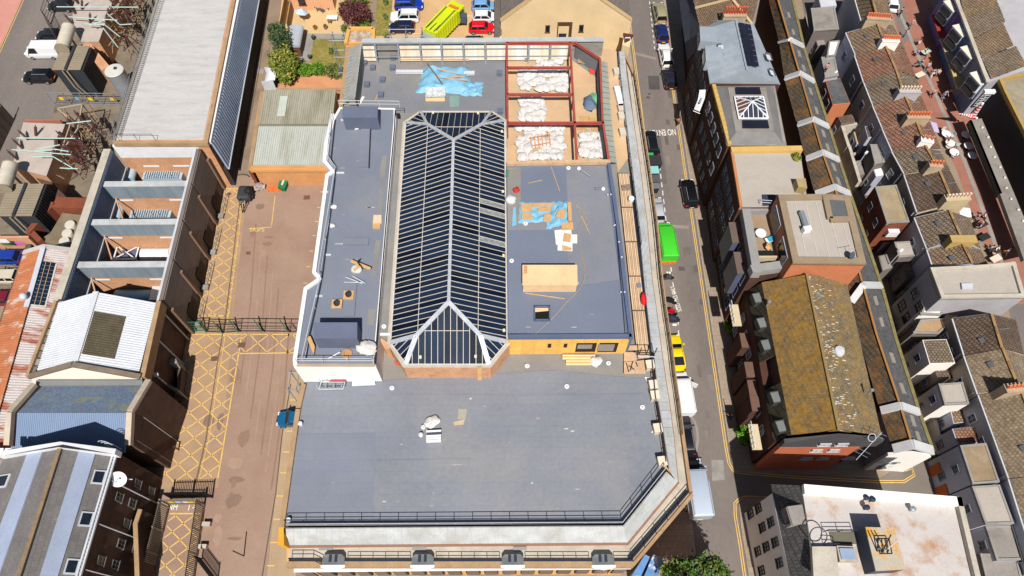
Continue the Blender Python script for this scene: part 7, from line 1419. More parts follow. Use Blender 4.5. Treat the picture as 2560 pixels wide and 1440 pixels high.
HO=[('brown-roofed terrace house at the top with chimney pots on its near wall',[(2128,-40),(2155,55)],[(2170,-40),(2193,45)],[(2206,-40),(2232,45)],h_brn,0),
 ('terrace house with a yellow-brown lichen roof next to the white chimney wall',[(2116,82),(2140,137)],[(2193,60),(2214,117)],[(2232,62),(2262,120)],h_brn,1),('terrace house with a red-brown tiled roof above a grey slate one',[(2138,138),(2160,204)],[(2215,119),(2239,174)],[(2262,122),(2290,190)],h_red,1),
 ('terrace house with a plain grey slate roof',[(2161,206),(2184,264)],[(2240,176),(2259,236)],[(2288,192),(2306,228)],h_gry,1),('terrace house with a wide red-brown roof behind the orange pots',[(2184,266),(2208,322)],[(2261,238),(2288,298)],[(2304,240),(2328,300)],h_red,1),
 ('terrace house with a speckled red-brown roof beside the small white dormer chimney',[(2208,324),(2232,378)],[(2289,300),(2316,370)],[(2326,304),(2352,372)],h_red,1),('terrace house with a grey roof streaked with orange lichen',[(2232,380),(2262,434)],[(2317,372),(2346,420)],[(2350,376),(2376,424)],h_gry,1),
 ('terrace house with a dark chocolate tiled roof',[(2262,437),(2294,530)],[(2347,424),(2382,508)],[(2376,428),(2412,500)],h_dk,1),('terrace house with a dark grey slate roof and lichen along its back edge',[(2288,545),(2318,620)],[(2373,526),(2402,592)],[(2424,545),(2452,620)],h_gry,1),
 ('terrace house with a small brown pantile roof above the white flat roof',[(2319,624),(2332,662)],[(2404,606),(2430,658)],[(2452,624),(2470,660)],h_brn,0),('terrace house with a dark lichen-flecked roof below the white flat roof',[(2383,797),(2412,888)],[(2478,786),(2504,870)],[(2540,800),(2560,885)],h_dk,2),
 ('terrace house with a light grey-brown roof',[(2412,890),(2446,985)],[(2506,872),(2542,960)],[(2562,890),(2600,980)],h_old,1),('long terrace house with a weathered brown roof along the lower right edge',[(2448,988),(2524,1196)],[(2548,965),(2630,1180)],[(2640,990),(2720,1190)],h_old,3),('terrace house with a mossy roof at the lower right corner',[(2524,1198),(2600,1440)],[(2632,1184),(2720,1440)],[(2722,1192),(2800,1440)],h_old,3)]
rnds=[m_rndr,mt('render_lilac',col(184,186,200),.9,.08),mt('render_dark',col(120,112,108),.9,.1),mt('render_buff',col(188,172,150),.9,.08)]
for i,(l,a,b,c_,mm_,wn) in enumerate(HO):th('terrace_house',l,a,b,c_,mat=mm_,wall=rnds[i%4],wins=wn)
for l,a,b,z,n,wl in (('red-potted chimney stack at the top of the terraces',(2166,42),(2226,46),9.9,10,None),('white chimney wall with a row of orange pots',(2204,98),(2248,100),10,8,m_white),('grey-white chimney stack with pink pots',(2246,226),(2300,226),9.9,7,m_rndr),('buff chimney stack with orange pots',(2266,290),(2324,290),9.9,8,m_cop),('white chimney stub with one orange pot block',(2302,346),(2334,352),9.8,3,m_white),('buff chimney stack on the lichen streaked house',(2322,410),(2356,412),9.9,4,m_cop),('yellowish chimney stack with pale pots',(2362,496),(2424,492),9.9,7,flat(190,172,136)),('yellow lichened chimney wall without tall pots',(2376,598),(2440,598),9.6,0,flat(184,156,96)),('buff chimney stack at the right edge below the white flat roof',(2512,972),(2570,966),10,6,m_cop)):
    chimney(l,a,b,z,n,wl,(220,120,80) if n != 7 else (226,200,176),.6)
t,Pq=mass('white_flat_house','house with a pale felted flat roof and stepped front parapet','house',[(2322,672),(2470,664),(2534,658),(2560,745),(2350,748)],9,m_rndr,m_flat,.3,m_conc,.4);windows(t,base(Pq[0]),base(Pq[4]),2,(2.4,5.4),1,1.4,flat(90,96,104));m=M();m.plate(PX([(2404,708),(2432,708),(2432,722),(2406,722)],9.3),.2);m.obj('rooflight',m_raill,t)
EX=[('grey flat-roofed rear extension at the top beside the conservatory',[(2026,22),(2086,18),(2097,74),(2034,78)],5.2,m_lead,2),('rear extension with white ribbed plastic roof',[(2012,40),(2036,36),(2044,80),(2024,86)],4.0,m_wsh,2),('white rear roof terrace wall block',[(2072,104),(2100,102),(2088,140),(2066,142)],5.4,m_white,1),('rear roof terrace with a person in pink',[(2052,144),(2086,142),(2096,190),(2062,196)],5.0,m_conc2,1),('slate-roofed rear extension with an orange brick end',[(2064,202),(2100,196),(2126,258),(2082,262)],5.6,m_rd,'o'),('small dark shed roof with a white sheet',[(2162,316),(2182,314),(2192,342),(2170,345)],4.8,h_dk,1),('pale boarded rear extension roof',[(2174,362),(2196,362),(2212,406),(2186,412)],5.2,m_conc2,2),('lichened flat-roofed rear extension with an air conditioner on its end',[(2186,468),(2240,463),(2273,556),(2216,560)],6.4,mt('stained_flat',col(160,144,116),.9,.16,.5,col(196,160,70),.3,.4),'b'),('small brick rear extension with a stained flat roof',[(2234,606),(2288,603),(2300,640),(2246,645)],5.0,m_flat,2),('white rendered rear bay with dark windows',[(2316,752),(2362,742),(2386,752),(2352,788),(2300,786)],6.0,m_white,'w'),('flat buff roof edge of the rear yard',[(2300,800),(2364,796),(2390,770),(2410,772),(2346,836),(2282,834)],5.4,m_cop,2),('rear extension with two slate roof panels and a white end',[(2306,850),(2366,848),(2388,908),(2324,910)],6.2,h_gry,'w'),('rear extension with a mottled flat roof and white end wall',[(2344,960),(2406,956),(2422,1010),(2360,1013)],6.0,m_flat,'w'),('low red-tiled rear outhouse',[(2380,1072),(2454,1064),(2467,1106),(2394,1111)],4.8,h_red,1),('rear house with a brown stained flat roof and two orange doors',[(2398,1114),(2464,1108),(2498,1206),(2430,1211)],6.2,mt('brown_flat',col(150,130,104),.9,.2,.5,col(190,180,160),.35,.4),1),('rear house with a pale stained flat roof below the orange doors',[(2428,1216),(2498,1212),(2534,1310),(2462,1312)],6.2,m_flat,1),('lower rear house with a plain flat roof at the picture bottom',[(2462,1316),(2530,1314),(2560,1400),(2490,1402)],5.6,m_lead,1),('dark flat roof at the bottom right beside the white parapet',[(2448,1384),(2540,1386),(2580,1560),(2490,1560)],5.0,m_lead,2)]
for i,(l,pts,z,rf_,wk) in enumerate(EX):
    wl={1:rnds[1],2:rnds[2],'w':m_white,'o':m_ora,'b':m_brickm}[wk]
    t,Pq=mass('rear_extension',l,'extension',pts,z,wl,rf_,.12 if rf_ not in (m_rd,h_dk,h_red,h_gry) else 0,m_conc2,.2)
    if len(pts)==4:
        windows(t,base(Pq[0]),base(Pq[3]),2 if (Pq[0]-Pq[3]).length>4 else 1,(2.0,) if z<5.5 else (1.9,4.5),.8,1.1,flat(130,136,150))
    if 'orange doors' in l and 'two' in l:
        d_,n_,l_=wall_frame(base(Pq[0]),base(Pq[3]))
        for f in (.28,.86):p=base(Pq[0])+d_*l_*f+n_*.06;m=M();m.box((p.x,p.y,1.1),(1.0,.1,2.1),atan2(d_.y,d_.x));m.obj('orange_door',flat(190,92,44),t)
    if 'air conditioner' in l:p=(Pq[2]+Pq[3])/2;m=M();m.box((p.x,p.y-.3,4.8),(1.3,.5,1.0));m.obj('air_conditioner',m_whp,t)
for i,(a_,b_) in enumerate((((2106,312),(2150,308)),((2106,314),(2122,364)),((2124,366),(2150,452)),((2336,1040),(2350,1100)))):wall_thing('yard_wall',['pale rendered yard wall, short top arm beside the workshops','pale rendered yard wall running down beside the workshops','pale long yard wall below the outhouse','low mossy yard wall by the alley'][i],[a_,b_],3.2 if i<3 else 1.5,.4,m_conc)
sheet('rear_yards',mt('yard_paving_dark',col(110,102,98),.92,.15,.5),[(1990,-90),(2130,-90),(2250,250),(2420,700),(2520,1000),(2560,1500),(2440,1300),(2340,1100),(2230,700),(2120,400),(2030,150)],.007)
for i,(x,y,h) in enumerate(((2052,250,5),(2118,452,5.4),(2191,696,6))):lamp_post(['slim white lamp bracket pole in the rear alley, upper one','slim white lamp bracket pole in the rear alley, middle one','slim white lamp bracket pole in the rear alley, lower one'][i],x,y,h,(.3,.3))
EX2=[('small glazed lean-to at the top of the rear yards',[(2044,-14),(2084,-16),(2092,14),(2052,18)],3.6,m_raill,1),('narrow brick outhouse between two rear yards',[(2036,88),(2056,84),(2064,112),(2044,116)],3.4,m_lead,2),('dark felt outhouse roof below the slate extension',[(2096,292),(2130,286),(2138,304),(2104,310)],3.6,h_dk,2),('small timber-decked roof in the walled yard',[(2134,330),(2150,326),(2158,356),(2142,360)],2.6,m_wood,1),('pale conservatory roof beside the rear wall',[(2180,414),(2212,410),(2222,436),(2190,442)],4.0,m_white,1),('grey felt shed roof by the alley wall',[(2130,404),(2152,400),(2162,436),(2140,442)],2.8,m_lead,2),('low brick store with a stained roof beside the alley',[(2196,640),(2228,632),(2238,668),(2206,678)],3.2,m_lead,2),('narrow slate outhouse below the small brick extension',[(2256,660),(2296,654),(2304,690),(2266,698)],3.6,h_gry,2),('small outhouse with a blue door below the white bay',[(2286,846),(2306,842),(2318,880),(2298,886)],3.2,m_lead,1),('dark outhouse between the two white-ended extensions',[(2336,922),(2384,916),(2392,944),(2346,950)],4.2,h_dk,2),('tiled lean-to above the red-tiled outhouse',[(2376,1026),(2424,1018),(2432,1052),(2384,1060)],3.8,h_brn,1)]
for l,pts,z,rf_,wk in EX2:
    t,Pq=mass('rear_outhouse',l,'outhouse',pts,z,rnds[wk],rf_);windows(t,base(Pq[0]),base(Pq[3]),1,(1.8,),.7,.9,flat(130,136,150))
rr=random.Random(17);rows_=[(2030,60),(2060,170),(2095,270),(2130,380),(2175,500),(2215,600),(2262,720),(2310,860),(2350,980),(2392,1090)]
for i,((xa_,ya_),(xb_,yb_)) in enumerate(zip(rows_,rows_[1:])):
    q=W(xa_+46,ya_-14,0);t=wall_thing('party_wall','rendered yard party wall, %s from the picture top'%ordn[i],[(xa_-4,ya_+8),(xa_+52,ya_-14)],2.2,.3,rnds[i%4])
t=thing('painted_shop_row','row of shops with purple and blue painted fronts and white bay windows','shops',W(2470,100,0));e0,e1=W(2376,-40,6.4),W(2470,206,6.4)
m=M();m.ext([e0,e1,W(2640,150,6.4),W(2640,-60,6.4)],0);m.obj('wall',m_rndr,t);d_,n_,l_=wall_frame(base(e0),base(e1))
if n_.x>0:n_=-n_
for f0_,f1_,c_ in ((0,.3,(126,116,172)),(.3,.36,(110,80,140)),(.36,.58,(98,130,178)),(.58,.84,(150,152,170)),(.84,1,(120,136,172))):
    a_,b_=e0.lerp(e1,f0_),e0.lerp(e1,f1_);m=M();m.ext([a_+n_*.06-up*.1,b_+n_*.06-up*.1,b_-n_*.05-up*.1,a_-n_*.05-up*.1],0);m.obj('painted_front',flat(*c_,.8),t)
for f in (.2,.46,.68,.93):
    p=base(e0.lerp(e1,f))+n_*.5;m=M();m.box((p.x,p.y,4.4),(.9,2.2,2.6),.3);o=m.obj('bay_window',m_whp,t)
    for z in (3.8,5.0):m=M();m.box((p.x-.3,p.y-.2,z),(.8,1.9,.8),.3);m.obj('pane',m_win,o)
    m=M();m.box((p.x,p.y,5.75),(1.1,2.4,.12),.3);m.obj('bay_roof',flat(226,220,206),o)
for f0_,f1_,c_ in ((.1,.34,(150,60,52)),(.36,.6,(176,160,140)),(.62,.86,(190,170,120))):a_,b_=base(e0.lerp(e1,f0_))+up*2.6,base(e0.lerp(e1,f1_))+up*2.6;m=M();m.ext([a_,b_,b_+n_*1.2,a_+n_*1.2],2.4);m.obj('shop_canopy',flat(*c_),t)
m=M();m.beam(e0+up*.1+n_*.1,e1+up*.1+n_*.1,.5,.25);m.obj('cornice',m_conc,t)
for q,mm_ in (([(2392,-40),(2470,-40),(2482,30),(2412,40)],h_brn),([(2412,40),(2482,25),(2500,70),(2480,85),(2432,95)],h_gry),([(2434,98),(2495,75),(2520,130),(2455,145)],h_brn),([(2456,148),(2526,132),(2552,180),(2478,196)],h_gry)):
    P_=PX(q,6.6);P_=[p+up*(1.2 if i in (1,2) else 0) for i,p in enumerate(P_)];m=M();m.plate(P_,.15);m.obj('roof_slope',mm_,t)
t,Pq=mass('cinema','black-fronted cinema with an ochre edged roof at the right edge','cinema',[(2490,200),(2620,180),(2760,560),(2665,560),(2560,345),(2505,235)],5.8,flat(34,38,46,.7),mt('cinema_roof',col(150,142,120),.9,.2,.6),.5,flat(178,146,84,.9),.35)
cn=[W(2424,300,2.9),W(2454,296,2.9),W(2534,480,2.9),W(2600,640,2.9),W(2560,650,2.9),W(2500,484,2.9)];m=M();m.ext(cn,2.3);m.obj('canopy',m_lead,t);m=M();m.ext([cn[0],cn[5],cn[5]+Vector((.3,0,0)),cn[0]+Vector((.3,0,0))],2.0);m.obj('canopy_fascia',flat(30,60,58),t)
for i in range(14):f=i/13;p=cn[1].lerp(cn[3],f)+Vector((R.uniform(-.8,-.2),0,.1));m=M();m.blob(tuple(p),(.18,.18,.14),6,4,.2);m.obj('canopy_lamp',flat(226,220,196),t)
sg=thing('cinema_sign','vertical black sign with white framed letters above the cinema canopy','sign',base(W(2440,240,4)));s0,s1=W(2438,268,3.6),W(2471,232,6.6)
m=M();wdv=Vector((.62,.1,0));dv=(s1-s0);m.ext([s0-wdv,s0+wdv,s1+wdv,s1-wdv],[p+Vector((0,.25,-.05)) for p in (s0-wdv,s0+wdv,s1+wdv,s1-wdv)]);m.obj('board',m_black,sg)
for k in (-1,1):m=M();m.beam(s0+wdv*k+Vector((0,-.04,.03)),s1+wdv*k+Vector((0,-.04,.03)),.08,.08);m.obj('frame',m_raill,sg)
nrm=wdv.cross(dv).normalized();nrm=nrm if nrm.y<0 else -nrm;mat_=Matrix((wdv.normalized(),nrm.cross(wdv).normalized(),nrm)).transposed()
for i,ch_ in enumerate('CINEMA'):
    c_=s1.lerp(s0,(i+.5)/6)+nrm*.06;text(ch_,0,0,0,.62,m_whp,sg,origin=c_,rot=mat_.to_euler(),sx=1.2);e_=s1.lerp(s0,i/6);m=M();m.beam(e_-wdv+nrm*.05,e_+wdv+nrm*.05,.05,.05);m.obj('divider',m_raill,sg)
m=M();m.box(tuple(s1+up*.2),(1.4,.5,.4));m.obj('sign_cap',m_whp,sg)
for k,(a_,b_,l) in enumerate((((2430,291,3.0),(2457,258,5.8),'tall red and white striped tapered pole on the cinema canopy'),((2428,290,3.3),(2398,284,4.0),'short red and white striped pole pointing over the street'))):
    t=thing('striped_pole',l,'pole',W(*a_));A_,B_=W(*a_),W(*b_)
    for i in range(12):m=M();m.tube(A_.lerp(B_,i/12),A_.lerp(B_,(i+1)/12),.42-.022*i-.1*k,12,.42-.022*(i+1)-.1*k);m.obj('stripe',m_whp if i%2 else flat(206,60,64),t,smooth=40)
# ================================================================ vehicles
m_pnt=mt('paint',col(200,30,30),.25,.03,1,spec=.5,fine=0);m_cgl=glass('car_glass',col(28,32,40),.08,.6);m_tyre=flat(30,30,32,.8);m_rim=flat(160,164,170,.4,.5);m_red=flat(180,26,28,.3);m_lamp=flat(226,228,230,.2);m_pl=flat(236,200,60,.5)
def car(kind):
    L,Wd,Hh,belt,wb,roof,hood={'hatch':(3.9,1.74,1.46,.92,1.22,(-1.75,-1.35,.35,.98),.86),'suv':(4.4,1.84,1.66,1.02,1.3,(-2.1,-1.8,.4,1.05),.98),'estate':(4.6,1.8,1.5,.95,1.38,(-2.2,-1.85,.3,1.0),.9),'coupe':(4.5,1.84,1.36,.9,1.36,(-1.75,-.75,.2,1.0),.88),'van':(5.3,1.98,2.3,1.15,1.6,(-2.62,-2.58,1.25,1.95),1.2)}[kind]
    t=thing('proto',None,None);w_=Wd/2;sec=lambda x,k,zb,zt:[Vector((x,y*w_*k,z)) for y,z in ((-.9,zb),(-1,zb+.2),(-1,zt-.14),(-.88,zt),(.88,zt),(1,zt-.14),(1,zb+.2),(.9,zb))]
    h_=L/2;m=M();m.loft([sec(-h_,.78,.4,belt-.2),sec(-h_+.12,.92,.26,belt-.05),sec(-h_+.5,1,.2,belt),sec(0,1,.18,belt),sec(roof[3]-.1,1,.18,belt-.02),sec(h_-.5,.96,.2,hood-.04),sec(h_-.15,.86,.26,hood-.16),sec(h_,.66,.36,hood-.3)]);m.obj('body',m_pnt,t,True,smooth=35)
    a,b,c,d=roof;wl,wt=w_*.9,w_*(.74 if kind != 'van' else .86)
    m=M();m.loft([[Vector((a,-wl,belt-.03)),Vector((d,-wl,belt-.05)),Vector((d,wl,belt-.05)),Vector((a,wl,belt-.03))],[Vector((b,-wt,Hh-.06)),Vector((c,-wt,Hh-.06)),Vector((c,wt,Hh-.06)),Vector((b,wt,Hh-.06))]]);g=m.obj('glasshouse',m_cgl,t,True)
    m=M();m.loft([[Vector((b-.08,-wt-.04,Hh-.1)),Vector((c+.12,-wt-.04,Hh-.12)),Vector((c+.12,wt+.04,Hh-.12)),Vector((b-.08,wt+.04,Hh-.1))],[Vector((b+.1,-wt+.12,Hh)),Vector((c-.15,-wt+.12,Hh)),Vector((c-.15,wt-.12,Hh)),Vector((b+.1,wt-.12,Hh))]]);m.obj('roof',m_pnt,t,True,smooth=30)
    for s_ in (-1,1):
        ps=[((a,belt),(b,Hh-.08)),((d,belt),(c,Hh-.08)),(((a+d)/2-.2,belt),((b+c)/2,Hh-.08))]
        for p,q in ps:m=M();m.beam((p[0],s_*(wl+.01),p[1]-.05),(q[0],s_*(wt+.01),q[1]),.1,.09);m.obj('pillar',m_pnt,t,True)
        if kind=='van':m=M();m.ext([Vector((a,s_*(wl+.04),Hh-.1)),Vector((.3,s_*(wl+.04),Hh-.1)),Vector((.3,s_*(wt-.1),Hh-.1)),Vector((a,s_*(wt-.1),Hh-.1))],belt-.1);m.obj('side_panel',m_pnt,t,True)
        for x in (-wb,wb):
            m=M();m.tube((x,s_*(w_-.2),.32),(x,s_*(w_+.01),.32),.32,14);o=m.obj('wheel',m_tyre,t,True,smooth=40);m=M();m.tube((x,s_*(w_-.02),.32),(x,s_*(w_+.03),.32),.2,10);m.obj('rim',m_rim,o,True)
        m=M();m.box((h_-.18,s_*w_*.66,hood-.22),(.24,.34,.14));m.obj('headlight',m_lamp,t,True);m=M();m.box((-h_+.1,s_*w_*.76,belt-.18),(.16,.26,.26));m.obj('tail_light',m_red,t,True);m=M();m.box((d-.15,s_*(w_+.1),belt+.05),(.14,.2,.14));m.obj('mirror',m_pnt,t,True)
        if kind in ('suv','estate'):m=M();m.beam((b+.1,s_*wt*.9,Hh+.03),(c-.1,s_*wt*.9,Hh+.03),.05);m.obj('roof_rail',m_steel,t,True)
    if kind=='van':m=M();m.box((-h_+.02,0,1.5),(.1,Wd*.84,1.2));m.obj('rear_doors',m_pnt,t,True)
    m=M();m.box((-h_-.01,0,.58),(.04,.5,.12));m.obj('number_plate',m_pl,t,True);m=M();m.box((h_+.0,0,.48),(.06,.9,.22));m.obj('grille',m_tyre,t,True)
    return t
PROTO={k:car(k) for k in ('hatch','suv','estate','coupe','van')}
PC={}
def place(kind,label,px,py,ang,c,group='cars parked along the street',cat='car',s_=1.0):
    if c not in PC:PC[c]=mt('car_paint_%d_%d_%d'%c,col(*c),.25,.03,1,spec=.5,fine=0)
    o=copy_tree(PROTO[kind],None,{'paint':PC[c]});o.name={'van':'parked_van'}.get(kind,'parked_car');p=W(px,py,.8);o.location=(p.x,p.y,.02);o.rotation_euler=(0,0,radians(ang));o.scale=(s_,)*3;tag(o,label,cat,group);WM[o]=Matrix.Translation(o.location) @ Matrix.Rotation(radians(ang),4,'Z') @ Matrix.Scale(s_,4);return o
U=92
for a in (('suv','olive people carrier, topmost of the cars parked on the right kerb',1649,30,U,(150,146,112)),('hatch','dark blue hatchback parked below the olive people carrier',1655,80,U,(26,40,96)),('estate','white estate car with roof bars on the right kerb',1664,136,U,(232,232,232)),('hatch','plum-black hatchback, lowest on the right kerb before the double lines',1674,194,U,(38,34,52)),('suv','black car beside the green wheelie bin at the left kerb',1628,357,U,(22,24,26)),('hatch','silver hatchback in the left bay above the green van',1643,523,U,(176,180,188)),('coupe','bright yellow coupe half hidden by the hall railing',1689,880,U,(240,208,20)),('estate','black estate car below the white van at the hall corner',1712,1085,U,(26,28,34)),('hatch','black hatchback squeezed in front of the silver van',1730,1166,U,(30,30,34))):place(*a)
place('suv','black car driving up the middle of the street',1724,482,U,(20,22,26),'moving car')
v=place('van','bright green van with a striped rear parked by the hall',1663,607,U,(70,200,50),'parked vans','van',1.08)
m=M();m.box((-2.7,0,.75),(.06,1.7,.5));m.obj('striped_rear',mt('chevron',col(230,120,30),.5,.5,4),v,True)
v=place('van','white van with its driver door open',1706,985,U,(238,240,244),'parked vans','van',.95);m=M();m.box((1.0,-1.35,1.1),(.08,1.0,1.1),-.5);m.obj('open_door',m_whp,v,True)
place('van','long silver van at the hall corner',1738,1222,U,(176,188,206),'parked vans','van',1.15)
place('hatch','teal car half hidden by the hall edge in the yard',736,1046,180,(24,96,140),'yard car')
for a in (('suv','blue estate car at the top left of the car park',1022,10,0,(24,56,160)),('suv','white car with roof bars in the car park',1012,40,180,(236,238,240)),('hatch','navy car lowest in the left bays of the car park',1004,66,180,(26,34,66)),('hatch','light blue small car at the right of the car park',1210,12,0,(120,168,216)),('hatch','white small car between the light blue and red ones',1212,40,0,(236,236,240)),('hatch','bright red hatchback in the car park',1204,67,0,(224,20,40)),('hatch','dark teal car just showing over the rear wall',1192,105,0,(24,50,58))):place(*a,'cars in the car park')
for a in (('suv','black off-roader on the street by the substation',96,190,180,(22,24,26)),('hatch','dark car above the white van by the substation',122,86,180,(36,38,42)),('hatch','dark car at the top of the street by the substation',150,12,180,(40,42,46)),('hatch','blue car beside the graffiti wall',12,642,180,(30,60,150)),('hatch','cream car beside the blue one at the left edge',10,690,180,(206,196,176)),('hatch','maroon car lowest at the left picture edge',-6,745,180,(120,30,50)),('hatch','white car at the top of the pedestrian street',2230,4,80,(236,236,238))):place(*a,'cars near the picture edges')
place('van','white van parked against the substation wall',108,128,180,(238,240,242),'substation van','van',.95)
for o in PROTO.values():remove_tree(o)
p=W(1112,66,1.2);t=thing('refuse_lorry','bright yellow-green refuse lorry standing askew in the car park','lorry',(p.x,p.y,0),rz=radians(58));m_hv=flat(206,220,30,.4)
m=M();m.box((2.9,0,1.7),(1.7,2.3,2.2));o=m.obj('cab',m_hv,t,True);m=M();m.box((3.78,0,2.0),(.08,2.1,1.0));m.obj('windscreen',m_cgl,o,True);m=M();m.box((2.6,-.0,2.86),(.5,1.6,.12));m.obj('light_bar',flat(206,120,40),o,True)
m=M();m.box((1.98,0,1.6),(.14,2.1,2.2));m.obj('cab_gap',m_black,t,True);m=M();m.box((-.9,0,1.95),(5.6,2.3,2.3));o=m.obj('body',m_hv,t,True);m=M();m.box((2.9,-1.16,2.0),(1.0,.06,.9));m.obj('side_window',m_cgl,t,True)
for i in range(9):
    for s_ in (-1,1):m=M();m.box((-3.3+i*.6,s_*1.2,1.95),(.18,.12,2.2));m.obj('rib',m_hv,o,True)
for s_ in (-.75,.75):m=M();m.box((-.6,s_,3.12),(5.0,.28,.04));m.obj('grip_strip',flat(120,128,50),o,True)
for s_ in (-.5,.2,.9):m=M();m.beam((-3.6,s_-.2,3.3),(-1.9,s_-.2,3.2),.08);m.obj('lift_rod',m_rail,t,True)
m=M();m.box((-4.1,0,1.6),(.9,2.3,1.8));m.obj('hopper',flat(150,160,150),t,True);m=M();m.box((2.6,-1.7,1.6),(.9,.9,1.2),.5);m.obj('open_door',flat(70,84,100),t,True);m=M();m.box((-.4,0,.7),(8,1.0,.3));m.obj('chassis',m_rail,t,True)
for x in (2.7,-1.6,-2.8):
    for s_ in (-1,1):m=M();m.tube((x,s_*.8,.5),(x,s_*1.15,.5),.5,14);m.obj('wheel',m_tyre,t,True,smooth=40)
def bike(label,px,py,ang,c,cover=False):
    p=W(px,py,.5);t=thing('motorbike',label,'motorbike',(p.x,p.y,0),'motorbikes in the bay',radians(ang))
    for x in (-.65,.65):m=M();m.tube((x,-.06,.3),(x,.06,.3),.3,12);m.obj('wheel',m_tyre,t,True,smooth=40)
    m=M();m.loft([[Vector((x,y*w_,z)) for y,z in ((-1,zb),(-1,zt),(1,zt),(1,zb))] for x,w_,zb,zt in ((-.8,.08,.6,.8),(-.3,.16,.4,.8),(.2,.2,.4,1.0),(.55,.12,.6,.95))]);m.obj('tank',flat(*c,.35),t,True,smooth=40);m=M();m.box((-.35,0,.84),(.7,.26,.1));m.obj('seat',m_black,t,True);m=M();m.tube((.5,-.38,1.05),(.5,.38,1.05),.03,6);m.obj('handlebar',m_rail,t,True);m=M();m.tube((.65,0,.3),(.5,0,1.0),.05,6);m.obj('fork',m_steel,t,True)
    if cover:m=M();m.blob((-.1,0,.6),(1.0,.42,.58),10,6,.08);m.obj('cover',flat(40,42,60),t,True,smooth=40)
for a in (('dark motorbike at the far end of the motorcycle bay',1667,695,10,(70,72,76)),('black motorbike with handlebars turned in the middle of the bay',1673,752,-15,(34,36,40)),('small black motorbike with a red tank',1675,778,-20,(190,30,40)),('covered dark motorbike lowest in the motorcycle bay',1680,798,-8,(40,40,60),True)):bike(*a)
def bin_(label,px,py,c,lid,s_=(1.2,1.0,1.2)):
    p=W(px,py,.6);t=thing('street_bin',label,'bin',(p.x,p.y,0),rz=.03);m=M();m.ext([Vector((x*s_[0]/2,y*s_[1]/2,s_[2])) for x,y in ((-1,-1),(1,-1),(1,1),(-1,1))],[Vector((x*s_[0]*.42,y*s_[1]*.42,.12)) for x,y in ((-1,-1),(1,-1),(1,1),(-1,1))]);m.obj('tub',flat(*c),t,True);m=M();m.box((0,.03,s_[2]+.05),(s_[0]*1.06,s_[1]*1.06,.1));m.obj('lid',flat(*lid),t,True)
    for x in (-1,1):m=M();m.tube((x*s_[0]*.36,s_[1]*.4,.1),(x*s_[0]*.42,s_[1]*.4,.1),.1,8);m.obj('wheel',m_tyre,t,True)
for a in (('green wheelie bin below the black car at the left kerb',1623,388,(40,150,90),(50,170,100),(.8,.9,1.1)),('big black communal bin beside the bay dashes',1634,411,(36,38,40),(50,52,54),(1.7,1.5,1.4)),('grey communal bin with a pale teal lid',1630,434,(60,70,72),(140,200,200),(1.4,1.1,1.3)),('dark grey communal bin below the teal-lidded one',1632,456,(52,54,56),(84,86,88),(1.4,1.2,1.2)),('black communal bin with silver straps, last of the bin row',1633,472,(40,42,44),(110,114,118),(1.3,.9,1.2))):bin_(*a)
# ================================================================ people
def skinned(name,joints,edges,mat):
    me=bpy.data.meshes.new(name);me.from_pydata([j[0] for j in joints],edges,[]);o=bpy.data.objects.new('tmp',me);C.objects.link(o);o.modifiers.new('s','SKIN');o.modifiers.new('d','SUBSURF').levels=1
    for v_,j in zip(me.skin_vertices[0].data,joints):v_.radius=(j[1],j[1] if len(j)<3 else j[2])
    me.skin_vertices[0].data[0].use_root=True
    bpy.context.view_layer.update();r=bpy.data.meshes.new_from_object(o.evaluated_get(bpy.context.evaluated_depsgraph_get()));r.name=name;bpy.data.objects.remove(o);r.materials.clear();r.materials.append(mat);r.polygons.foreach_set('use_smooth',[True]*len(r.polygons));return r
m_skin=flat(214,164,136,.6);m_shirt=mt('shirt',col(200,200,200),.9);m_trou=mt('trousers',col(60,64,84),.9);m_hair=mt('hair',col(70,50,38),.9)
def pose(sit,step=.0):
    hz=.5 if sit else .92;J=[((0,0,hz),.13,.1),((0,0,hz+.3),.14,.1),((0,0,hz+.5),.12,.09),((0,0,hz+.58),.05),((0,.02,hz+.72),.09,.1),((0,.02,hz+.82),.07)];E=[(0,1),(1,2),(2,3),(3,4),(4,5)];A,Lg=[],[]
    for s_ in (-1,1):
        k=step*s_;n=len(J);J += [((s_*.2,0,hz+.5),.06),((s_*.25,.05-k*.4+(.12 if sit else 0),hz+.24),.045),((s_*.22,.16-k*.8+(.22 if sit else 0),hz+.06+(.1 if sit else 0)),.035),((s_*.22,.22-k*.8+(.22 if sit else 0),hz+(.08 if sit else -.02)),.04)];E += [(2,n),(n,n+1),(n+1,n+2),(n+2,n+3)]
        n=len(J);J += [((s_*.1,.0 if not sit else .1,hz-.06),.09),((s_*.11,(.4 if sit else .04+k*.3),.48),.07),((s_*.11,(.42 if sit else k*.7),.1),.045),((s_*.12,(.58 if sit else k*.7+.16),.05),.04)];E += [(0,n),(n,n+1),(n+1,n+2),(n+2,n+3)]
    body=skinned('body',J,E,m_skin);fat=lambda ids,f:[(J[i][0],*[r*f for r in J[i][1:]]) for i in ids]
    sh_=skinned('shirt',fat([1,2,6,7,14,15,0],1.22),[(0,1),(1,2),(2,3),(1,4),(4,5),(0,6)],m_shirt);tr=skinned('trousers',fat([0,10,11,12,18,19,20],1.22),[(0,1),(1,2),(2,3),(0,4),(4,5),(5,6)],m_trou)
    h=M();h.blob((0,-.01,hz+.8),(.11,.12,.1),10,6);return body,sh_,tr,h.mesh('hair',m_hair,60)
POSE=[pose(False),pose(False,.35),pose(True)]
